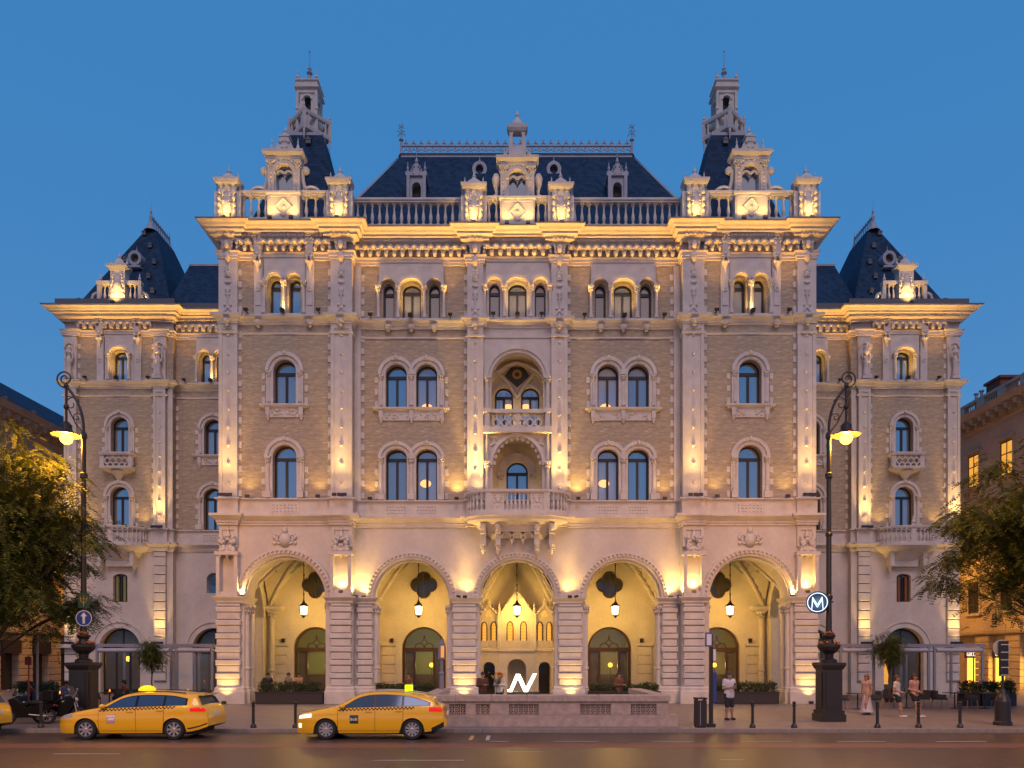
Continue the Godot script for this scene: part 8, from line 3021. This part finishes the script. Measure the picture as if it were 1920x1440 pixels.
		var sf := SystemFont.new()
		sf.font_names = PackedStringArray(["Droid Sans"])
		sf.font_weight = 700
		tm.font = sf
		tm.text = "Bolt"
		tm.font_size = 32
		tm.pixel_size = 0.0036
		tm.depth = 0.004
		put_mesh(print_, "print_lettering", tm, M.sign_plate, Vector3(-0.47, 0.63, c.w(-0.47, 0.63) + 0.009))
	return o

func cars() -> void:
	var z := 16.25
	taxi("yellow chequered estate taxi with an oval roof light and red checked door sticker", Vector3(px(161, 17.1) + 1.37, 0, z), 0)
	taxi("yellow chequered estate taxi with a square green roof light and dark green door sticker", Vector3(px(611, 17.1) + 1.34, 0, z), 1)
	taxi("yellow taxi whose tail shows behind the motorcycles", Vector3(px(-42, 17.1) - 2.3, 0, z), 0)
	motorcycle("black scooter with a top box standing by the tail of a taxi", on_ground(52, 1358), 0.15, true)
	motorcycle("black motorcycle with a windscreen standing beside the street lamp pedestal", on_ground(112, 1356), PI + 0.1, false)

func motorcycle(label: String, where: Vector3, turn: float, box: bool) -> void:
	var o := thing("motorcycle", label, "motorcycle", where, turn, "parked motorcycles")
	for x in [-0.66, 0.66]:
		var lie := Transform3D(Basis(Vector3.RIGHT, PI / 2), Vector3(x, 0.3, 0))
		var w := part(o, "wheel", MB.new().at(lie).lathe([Vector2(0.2, -0.05), Vector2(0.28, -0.05), Vector2(0.3, 0.0), Vector2(0.28, 0.05), Vector2(0.2, 0.05), Vector2(0.2, -0.05)], Vector3.ZERO, 22), M.rubber)
		var sp := MB.new().at(lie).lathe([Vector2(0.05, -0.06), Vector2(0.05, 0.06)], Vector3.ZERO, 10).lathe([Vector2(0.2, -0.03), Vector2(0.19, 0.0), Vector2(0.2, 0.03)], Vector3.ZERO, 20)
		sp.home()
		for k in 7:
			var t := TAU * k / 7
			sp.tube([Vector3(x, 0.3, 0), Vector3(x + cos(t) * 0.2, 0.3 + sin(t) * 0.2, 0)], 0.012, 5)
		part(w, "rim", sp, M.alloy)
	var b := MB.new()
	b.prism(PackedVector2Array([Vector2(-0.5, 0.62), Vector2(-0.38, 0.42), Vector2(-0.3, 0.25), Vector2(0.3, 0.25), Vector2(0.5, 0.45), Vector2(0.9, 0.62), Vector2(0.88, 0.74), Vector2(0.35, 0.72), Vector2(0.05, 0.62), Vector2(-0.2, 0.78), Vector2(-0.45, 0.95), Vector2(-0.6, 0.9)]), -0.14, 0.14)
	b.ball(Vector3(-0.12, 0.76, 0), Vector3(0.26, 0.14, 0.16), 12, 8)
	part(o, "fairing", b, M.gloss_black)
	part(o, "seat", MB.new().ball(Vector3(0.34, 0.79, 0), Vector3(0.42, 0.08, 0.16), 14, 6), M.rubber)
	var f := MB.new()
	for s in [-1, 1]:
		f.tube([Vector3(-0.66, 0.3, s * 0.08), Vector3(-0.5, 0.95, s * 0.08)], 0.025, 6)
		f.tube([Vector3(-0.48, 0.98, 0), Vector3(-0.44, 1.04, s * 0.2), Vector3(-0.34, 1.02, s * 0.36)], 0.018, 6)
		f.tube([Vector3(-0.44, 1.04, s * 0.22), Vector3(-0.48, 1.2, s * 0.3)], 0.008, 5)
		f.ball(Vector3(-0.48, 1.23, s * 0.31), Vector3(0.02, 0.05, 0.07), 8, 5)
	f.tube([Vector3(0.66, 0.3, 0.1), Vector3(0.1, 0.36, 0.14)], 0.03, 6)
	f.tube([Vector3(0.9, 0.38, -0.16), Vector3(0.3, 0.3, -0.16)], 0.05, 8)
	part(o, "frame", f, M.alloy)
	part(o, "headlamp", MB.new().ball(Vector3(-0.58, 0.86, 0), Vector3(0.07, 0.09, 0.1), 12, 8), M.lamp_clear)
	part(o, "tail_lamp", MB.new().box(0.88, 0.93, 0.66, 0.72, -0.07, 0.07), M.print_red)
	if box:
		part(o, "top_box", MB.new().stone(-0.2, 0.2, 0.86, 1.2, -0.22, 0.22, 0.04).at(Transform3D()), M.gloss_black).position.x = 0.72
	else:
		var ws := MB.new()
		for k in 6:
			var a := -0.24 + 0.08 * k
			ws.quad(Vector3(-0.52 - 0.04 * cos(a * 4), 0.98, a), Vector3(-0.52 - 0.04 * cos((a + 0.08) * 4), 0.98, a + 0.08), Vector3(-0.36, 1.36, (a + 0.08) * 0.8), Vector3(-0.36, 1.36, a * 0.8))
		part(o, "windscreen", ws, M.clear_glass)

# ---------------------------------------------------------------- people
# bones: [a, b, ra, rb]; joined with a smooth minimum and meshed as surface nets
func skin(bones: Array, grow: float, cell: float, keen := 55.0) -> MB:
	var lo := Vector3.INF
	var hi := -Vector3.INF
	for bn in bones:
		var r: float = maxf(bn[2], bn[3]) + grow + 3.0 * cell
		lo = lo.min((bn[0] as Vector3) - Vector3.ONE * r).min((bn[1] as Vector3) - Vector3.ONE * r)
		hi = hi.max((bn[0] as Vector3) + Vector3.ONE * r).max((bn[1] as Vector3) + Vector3.ONE * r)
	var nx := int((hi.x - lo.x) / cell) + 2
	var ny := int((hi.y - lo.y) / cell) + 2
	var nz := int((hi.z - lo.z) / cell) + 2
	var f := PackedFloat32Array()
	f.resize(nx * ny * nz)
	for bn in bones:
		var a: Vector3 = bn[0]
		var b: Vector3 = bn[1]
		var ra: float = bn[2] + grow
		var rb: float = bn[3] + grow
		var r := maxf(ra, rb) + 2.5 * cell
		var p0 := ((a.min(b) - Vector3.ONE * r - lo) / cell).floor()
		var p1 := ((a.max(b) + Vector3.ONE * r - lo) / cell).ceil()
		var ab := b - a
		var l2 := maxf(ab.length_squared(), 1e-9)
		for z in range(maxi(0, int(p0.z)), mini(nz, int(p1.z) + 1)):
			for y in range(maxi(0, int(p0.y)), mini(ny, int(p1.y) + 1)):
				var k := (z * ny + y) * nx
				for x in range(maxi(0, int(p0.x)), mini(nx, int(p1.x) + 1)):
					var p := lo + Vector3(x, y, z) * cell
					var t := clampf((p - a).dot(ab) / l2, 0.0, 1.0)
					var d := p.distance_to(a + ab * t) - lerpf(ra, rb, t)
					f[k + x] += exp(-keen * d)
	var at := {}
	var out := MB.new()
	var st := [1, nx, nx * ny]
	for z in nz - 1:
		for y in ny - 1:
			var k0 := (z * ny + y) * nx
			for x in nx - 1:
				var k := k0 + x
				var s0 := f[k] > 1.0
				var c := [f[k], f[k + 1], f[k + nx], f[k + nx + 1], f[k + st[2]], f[k + st[2] + 1], f[k + st[2] + nx], f[k + st[2] + nx + 1]]
				var same := true
				for i in range(1, 8):
					if (c[i] > 1.0) != s0:
						same = false
						break
				if same:
					continue
				var sum := Vector3.ZERO
				var cnt := 0
				for e in [[0, 1], [2, 3], [4, 5], [6, 7], [0, 2], [1, 3], [4, 6], [5, 7], [0, 4], [1, 5], [2, 6], [3, 7]]:
					var u: float = c[e[0]]
					var v: float = c[e[1]]
					if (u > 1.0) != (v > 1.0):
						var lu := log(maxf(u, 1e-9))
						var lv := log(maxf(v, 1e-9))
						var t := lu / (lu - lv)
						var pa := Vector3(e[0] & 1, (e[0] >> 1) & 1, e[0] >> 2)
						var pb := Vector3(e[1] & 1, (e[1] >> 1) & 1, e[1] >> 2)
						sum += pa.lerp(pb, t)
						cnt += 1
				var g := Vector3((c[0] + c[2] + c[4] + c[6]) - (c[1] + c[3] + c[5] + c[7]), (c[0] + c[1] + c[4] + c[5]) - (c[2] + c[3] + c[6] + c[7]), (c[0] + c[1] + c[2] + c[3]) - (c[4] + c[5] + c[6] + c[7]))
				at[k] = [lo + (Vector3(x, y, z) + sum / cnt) * cell, g.normalized()]
	for k in at:
		var inside := f[k] > 1.0
		for ax in 3:
			var k2: int = k + st[ax]
			if (f[k2] > 1.0) == inside:
				continue
			var u: int = st[(ax + 1) % 3]
			var v: int = st[(ax + 2) % 3]
			if not (at.has(k - u) and at.has(k - v) and at.has(k - u - v)):
				continue
			var q := [at[k], at[k - u], at[k - u - v], at[k - v]]
			if not inside:
				q.reverse()
			out.put(q[0][0], q[1][0], q[2][0], q[0][1], q[1][1], q[2][1])
			out.put(q[0][0], q[2][0], q[3][0], q[0][1], q[2][1], q[3][1])
	return out

# pose: joints by name (local metres, facing +z); dress: what covers what
func person(label: String, where: Vector3, turn: float, pose: String, look: Dictionary, size := 1.0) -> void:
	var o := thing("person", label, "person", where, turn, "people in the street")
	o.scale = Vector3.ONE * size
	var sit := pose == "sit"
	var hip := 0.5 if sit else 0.93
	var j := {}
	for s in [-1, 1]:
		j["hip%d" % s] = Vector3(s * 0.09, hip, 0)
		j["knee%d" % s] = Vector3(s * 0.1, 0.5, 0.42) if sit else Vector3(s * 0.105, 0.5, 0.03)
		j["ankle%d" % s] = Vector3(s * 0.1, 0.09, 0.4) if sit else Vector3(s * 0.11, 0.09, -0.01)
		j["toe%d" % s] = (j["ankle%d" % s] as Vector3) + Vector3(s * 0.02, -0.045, 0.16)
		j["sh%d" % s] = Vector3(s * 0.185, hip + 0.5, 0)
		j["el%d" % s] = Vector3(s * 0.25, hip + 0.22, -0.02)
		j["wr%d" % s] = Vector3(s * 0.25, hip - 0.02, 0.05)
	match pose:
		"phone":
			j["el1"] = Vector3(0.26, hip + 0.23, 0.0)
			j["wr1"] = Vector3(0.08, hip + 0.3, 0.24)
			j["el-1"] = Vector3(-0.25, hip + 0.22, 0.0)
			j["wr-1"] = Vector3(-0.06, hip + 0.26, 0.25)
			j["ankle1"] = Vector3(0.13, 0.09, 0.02)
		"lean":
			for s in [-1, 1]:
				j["knee%d" % s] = Vector3(s * 0.09, 0.49, 0.16)
				j["ankle%d" % s] = Vector3(s * 0.1, 0.09, 0.2)
				j["toe%d" % s] = Vector3(s * 0.12, 0.045, 0.36)
				j["el%d" % s] = Vector3(s * 0.24, hip + 0.2, -0.05)
				j["wr%d" % s] = Vector3(s * 0.07, hip + 0.12, 0.2)
		"walk":
			j["knee1"] = Vector3(0.1, 0.5, 0.14)
			j["ankle1"] = Vector3(0.1, 0.1, 0.14)
			j["toe1"] = Vector3(0.11, 0.05, 0.3)
			j["knee-1"] = Vector3(-0.1, 0.5, -0.04)
			j["ankle-1"] = Vector3(-0.1, 0.11, -0.24)
			j["toe-1"] = Vector3(-0.11, 0.04, -0.1)
		"hold":
			for s in [-1, 1]:
				j["wr%d" % s] = Vector3(s * 0.07, hip + 0.24, 0.28)
		"sit":
			for s in [-1, 1]:
				j["wr%d" % s] = Vector3(s * 0.12, hip + 0.24, 0.34)
	var neck := Vector3(0, hip + 0.54, 0.0)
	var head := Vector3(0, hip + 0.7, 0.025)
	var torso := []
	for s in [-1, 1]:
		torso.append([Vector3(s * 0.06, hip + 0.02, 0), Vector3(s * 0.05, hip + 0.2, 0.0), 0.105, 0.095])
		torso.append([Vector3(s * 0.05, hip + 0.2, 0.0), Vector3(s * 0.085, hip + 0.42, 0.01), 0.095, 0.105])
		torso.append([Vector3(s * 0.06, hip + 0.46, 0), j["sh%d" % s], 0.075, 0.058])
	var arms := []
	var fore := []
	var thighs := []
	var shins := []
	var feet := []
	for s in [-1, 1]:
		arms.append([j["sh%d" % s], j["el%d" % s], 0.052, 0.04])
		var w: Vector3 = j["wr%d" % s]
		var e: Vector3 = j["el%d" % s]
		fore.append([e, w, 0.04, 0.027])
		var d := (w - e).normalized()
		fore.append([w, w + d * 0.08, 0.03, 0.034])
		thighs.append([j["hip%d" % s], j["knee%d" % s], 0.085, 0.056])
		shins.append([j["knee%d" % s], (j["knee%d" % s] as Vector3).lerp(j["ankle%d" % s], 0.35) + Vector3(0, 0, -0.015), 0.055, 0.055])
		shins.append([(j["knee%d" % s] as Vector3).lerp(j["ankle%d" % s], 0.35) + Vector3(0, 0, -0.015), j["ankle%d" % s], 0.055, 0.036])
		feet.append([(j["ankle%d" % s] as Vector3) - Vector3(0, 0.04, 0.03), j["toe%d" % s], 0.042, 0.034])
	var hd := [[neck - Vector3(0, 0.08, 0.0), neck + Vector3(0, 0.06, 0.01), 0.056, 0.05], [head + Vector3(0, 0.035, -0.015), head + Vector3(0, 0.02, 0.0), 0.09, 0.088], [head + Vector3(0, -0.05, 0.025), head + Vector3(0, -0.06, 0.03), 0.062, 0.058]]
	var all_ := torso + arms + fore + thighs + shins + feet + hd
	var b := skin(all_, 0.0, 0.024)
	for s in [-1, 1]:   # fingers, ears
		var w: Vector3 = j["wr%d" % s]
		var d := (w - (j["el%d" % s] as Vector3)).normalized()
		var side := d.cross(Vector3(0, 0, 1) if absf(d.z) < 0.8 else Vector3(0, 1, 0)).normalized()
		for k in 4:
			var base := w + d * 0.1 + side * (k - 1.5) * 0.018
			b.tube([base, base + d * (0.035 + 0.006 * (1 - absf(k - 1.2))) + Vector3(0, 0, 0.006), base + d * 0.055 + Vector3(0, -0.012, 0.022)], [0.009, 0.0085, 0.007], 5)
		b.tube([w + d * 0.03 + side * s * 0.03, w + d * 0.06 + side * s * 0.055, w + d * 0.085 + side * s * 0.05 + Vector3(0, 0, 0.015)], [0.012, 0.01, 0.008], 5)
		b.ball(head + Vector3(s * 0.09, 0.0, -0.005), Vector3(0.014, 0.03, 0.02), 7, 5)
	b.ball(head + Vector3(0, -0.012, 0.103), Vector3(0.014, 0.026, 0.02), 7, 5)
	b.ball(head + Vector3(0, -0.058, 0.085), Vector3(0.024, 0.008, 0.01), 7, 4)
	part(o, "body", b, mat(look.get("skin", Color(0.33, 0.19, 0.13)), 0.6))
	var eyes := MB.new()
	for s in [-1, 1]:
		eyes.ball(head + Vector3(s * 0.033, 0.014, 0.083), Vector3(0.013, 0.008, 0.008), 6, 4)
	part(o, "eyes", eyes, M.gloss_black)
	# clothing: the same bones, a little larger
	var shirt := torso.duplicate()
	if look.get("sleeve", 0.55) > 0.0:
		for s in [-1, 1]:
			var e: Vector3 = (j["sh%d" % s] as Vector3).lerp(j["el%d" % s], minf(1.0, look.get("sleeve", 0.55)))
			shirt.append([j["sh%d" % s], e, 0.058, 0.056])
			if look.get("sleeve", 0.55) > 1.0:
				shirt.append([j["el%d" % s], j["wr%d" % s], 0.044, 0.034])
	if look.get("loose", true) and not sit:
		for s in [-1, 1]:
			shirt.append([Vector3(s * 0.07, hip + 0.1, 0.01), Vector3(s * 0.08, hip - 0.06, 0.01), 0.105, 0.1])
	part(o, "top", skin(shirt, 0.014, 0.024), mat(look.top, 0.85))
	var legs := []
	for s in [-1, 1]:
		legs.append([Vector3(s * 0.07, hip + 0.04, 0), j["hip%d" % s], 0.1, 0.1])
		var reach: float = look.get("leg", 1.0)
		var k: Vector3 = j["knee%d" % s]
		legs.append([j["hip%d" % s], (j["hip%d" % s] as Vector3).lerp(k, minf(1.0, reach)), 0.1, lerpf(0.1, 0.078, minf(1.0, reach))])
		if reach > 1.0:
			legs.append([k, k.lerp(j["ankle%d" % s], reach - 1.0), 0.07, 0.055])
	if look.get("skirt", 0.0) > 0.0:
		var h: float = look.skirt
		var sk := MB.new()
		var prof := []
		for i in 9:
			var t := i / 8.0
			prof.append(Vector2(lerpf(0.27, 0.125, pow(t, 0.7)), lerpf(h, hip + 0.14, t)))
		var fold := MB.new().lathe(prof, Vector3.ZERO, 28)
		for i in fold.v.size():
			var p := fold.v[i]
			var a := atan2(p.z, p.x)
			var m := 1.0 + 0.1 * sin(a * 9.0) * clampf((hip - p.y) / 0.6, 0.0, 1.0)
			fold.v[i] = Vector3(p.x * m * 1.1, p.y, p.z * m * 0.85)
		part(o, "skirt", fold, mat(look.bottom, 0.85))
	else:
		part(o, "trousers", skin(legs, 0.006, 0.024), mat(look.bottom, 0.85))
	part(o, "shoes", skin(feet, 0.012, 0.02), mat(look.get("shoe", Color(0.03, 0.03, 0.03)), 0.6))
	var hair := [[head + Vector3(0, 0.055, -0.025), head + Vector3(0, 0.045, 0.01), 0.092, 0.086], [head + Vector3(0, 0.0, -0.05), head + Vector3(0, 0.05, -0.03), 0.07, 0.085]]
	if look.get("long", false):
		hair.append([head + Vector3(0, 0.0, -0.06), head + Vector3(0, -0.24, -0.07), 0.08, 0.06])
	part(o, "hair", skin(hair, 0.0, 0.02), mat(look.get("hair", Color(0.02, 0.013, 0.01)), 0.6))
	if pose in ["phone", "lean"] and look.get("phone", true):
		var w: Vector3 = ((j["wr1"] as Vector3) + (j["wr-1"] as Vector3)) / 2 + Vector3(0.02, 0.07, 0.06)
		var ph := thing("phone", "phone held by the " + label.get_slice(" person ", 1) if " person " in label else "phone held by the person " + label.get_slice("person", 1), "phone", o.transform * w, turn)
		part(ph, "case", MB.new().box(-0.038, 0.038, -0.075, 0.075, -0.005, 0.004), M.gloss_black)
		part(ph, "screen", MB.new().box(-0.034, 0.034, -0.07, 0.07, -0.008, -0.005), M.phone_screen)

func people() -> void:
	var g := on_ground(1367, 1350)
	person("standing person in a white T-shirt and dark shorts looking at a phone", g, 0.35, "phone", {"top": Color(0.55, 0.54, 0.58), "bottom": Color(0.02, 0.021, 0.035), "leg": 0.95, "hair": Color(0.06, 0.045, 0.035)}, 1.06)
	g = on_ground(1625, 1340)
	person("walking person in a long pale skirt and pink top by the metro sign lamp", g, -1.2, "walk", {"top": Color(0.42, 0.27, 0.22), "bottom": Color(0.45, 0.44, 0.5), "skirt": 0.12, "long": true, "hair": Color(0.16, 0.07, 0.03), "sleeve": 0.3}, 0.97)
	g = on_ground(1681, 1345)
	person("waiting person in a cream top and black shorts looking down at a phone", g, 0.9, "lean", {"top": Color(0.55, 0.48, 0.4), "bottom": Color(0.015, 0.015, 0.018), "leg": 0.55, "long": true, "hair": Color(0.09, 0.04, 0.02), "shoe": Color(0.5, 0.5, 0.5)}, 0.97)
	g = on_ground(1714, 1345)
	person("waiting person in a pink top and black shorts facing away from the lamp", g, 0.5, "lean", {"top": Color(0.45, 0.24, 0.17), "bottom": Color(0.012, 0.012, 0.015), "leg": 0.5, "long": true, "hair": Color(0.05, 0.025, 0.015), "shoe": Color(0.5, 0.5, 0.5), "phone": false, "sleeve": 0.25}, 1.0)
	var sits := [[58, 6.0, -1.3, "seated person in a dark shirt at the candlelit table by the motorcycles", Color(0.05, 0.03, 0.03)], [124, 6.0, 1.4, "seated person in a blue shirt at the candlelit table by the motorcycles", Color(0.09, 0.16, 0.3)], [233, 4.0, -1.2, "seated person in a red-brown shirt behind the leading taxi", Color(0.2, 0.06, 0.04)], [502, -1.6, 0.6, "seated person in a dark jacket behind the hedge of the corner arch", Color(0.03, 0.03, 0.04)], [541, -1.7, -0.5, "seated person in a grey shirt behind the hedge of the corner arch", Color(0.2, 0.18, 0.17)], [560, -1.9, 0.9, "seated person in a tan shirt behind the hedge of the corner arch", Color(0.35, 0.24, 0.16)], [766, -1.6, -0.6, "seated person in a brown shirt behind the hedge by the taxi", Color(0.16, 0.08, 0.05)]]
	for e in sits:
		var p := Vector3(px(e[0], e[1]), PAVE if e[1] > 0 else 0.367, e[1])
		person(e[3], p, e[2], "sit", {"top": e[4], "bottom": Color(0.03, 0.03, 0.04), "leg": 1.9, "phone": false})
		if e[1] < 0:
			terrace_chair("café chair of the guest " + e[3].trim_prefix("seated person "), p + Vector3(-0.05 * sin(e[2]), 0, -0.05 * cos(e[2])), e[2])
	var st := [[905, 5.6, 0.4, "standing person in a dark coat behind the parapet beside the glowing letter", "hold", Color(0.07, 0.025, 0.02)], [937, 5.2, -0.3, "standing person in a white shirt holding a bunch of flowers behind the parapet", "hold", Color(0.5, 0.48, 0.46)], [1160, 5.4, 0.8, "standing person in a brown coat behind the parapet by the hedge", "hold", Color(0.13, 0.06, 0.035)]]
	for e in st:
		var p := Vector3(px(e[0], e[1]), PAVE, e[1])
		person(e[3], p, e[2], e[4], {"top": e[5], "bottom": Color(0.03, 0.025, 0.03), "leg": 1.9, "sleeve": 1.9, "phone": false}, 0.99)
	# the flowers
	var fo := thing("flower_bunch", "bunch of orange and yellow flowers held over the parapet", "flowers", Vector3(px(937, 5.2) - 0.08, PAVE + 1.24, 5.5))
	var rng := RandomNumberGenerator.new()
	rng.seed = 4
	var heads := MB.new()
	var stems := MB.new()
	for k in 34:
		var q := Vector3(rng.randfn() * 0.17, rng.randf_range(0.05, 0.5), rng.randfn() * 0.12)
		heads.ball(q, Vector3.ONE * rng.randf_range(0.025, 0.05), 7, 5)
		stems.tube([Vector3(0, -0.15, 0), q], 0.005, 4)
	part(fo, "blooms", heads, mat(Color(0.5, 0.2, 0.03), 0.7))
	part(fo, "stems", stems, M.hedge_leaf)
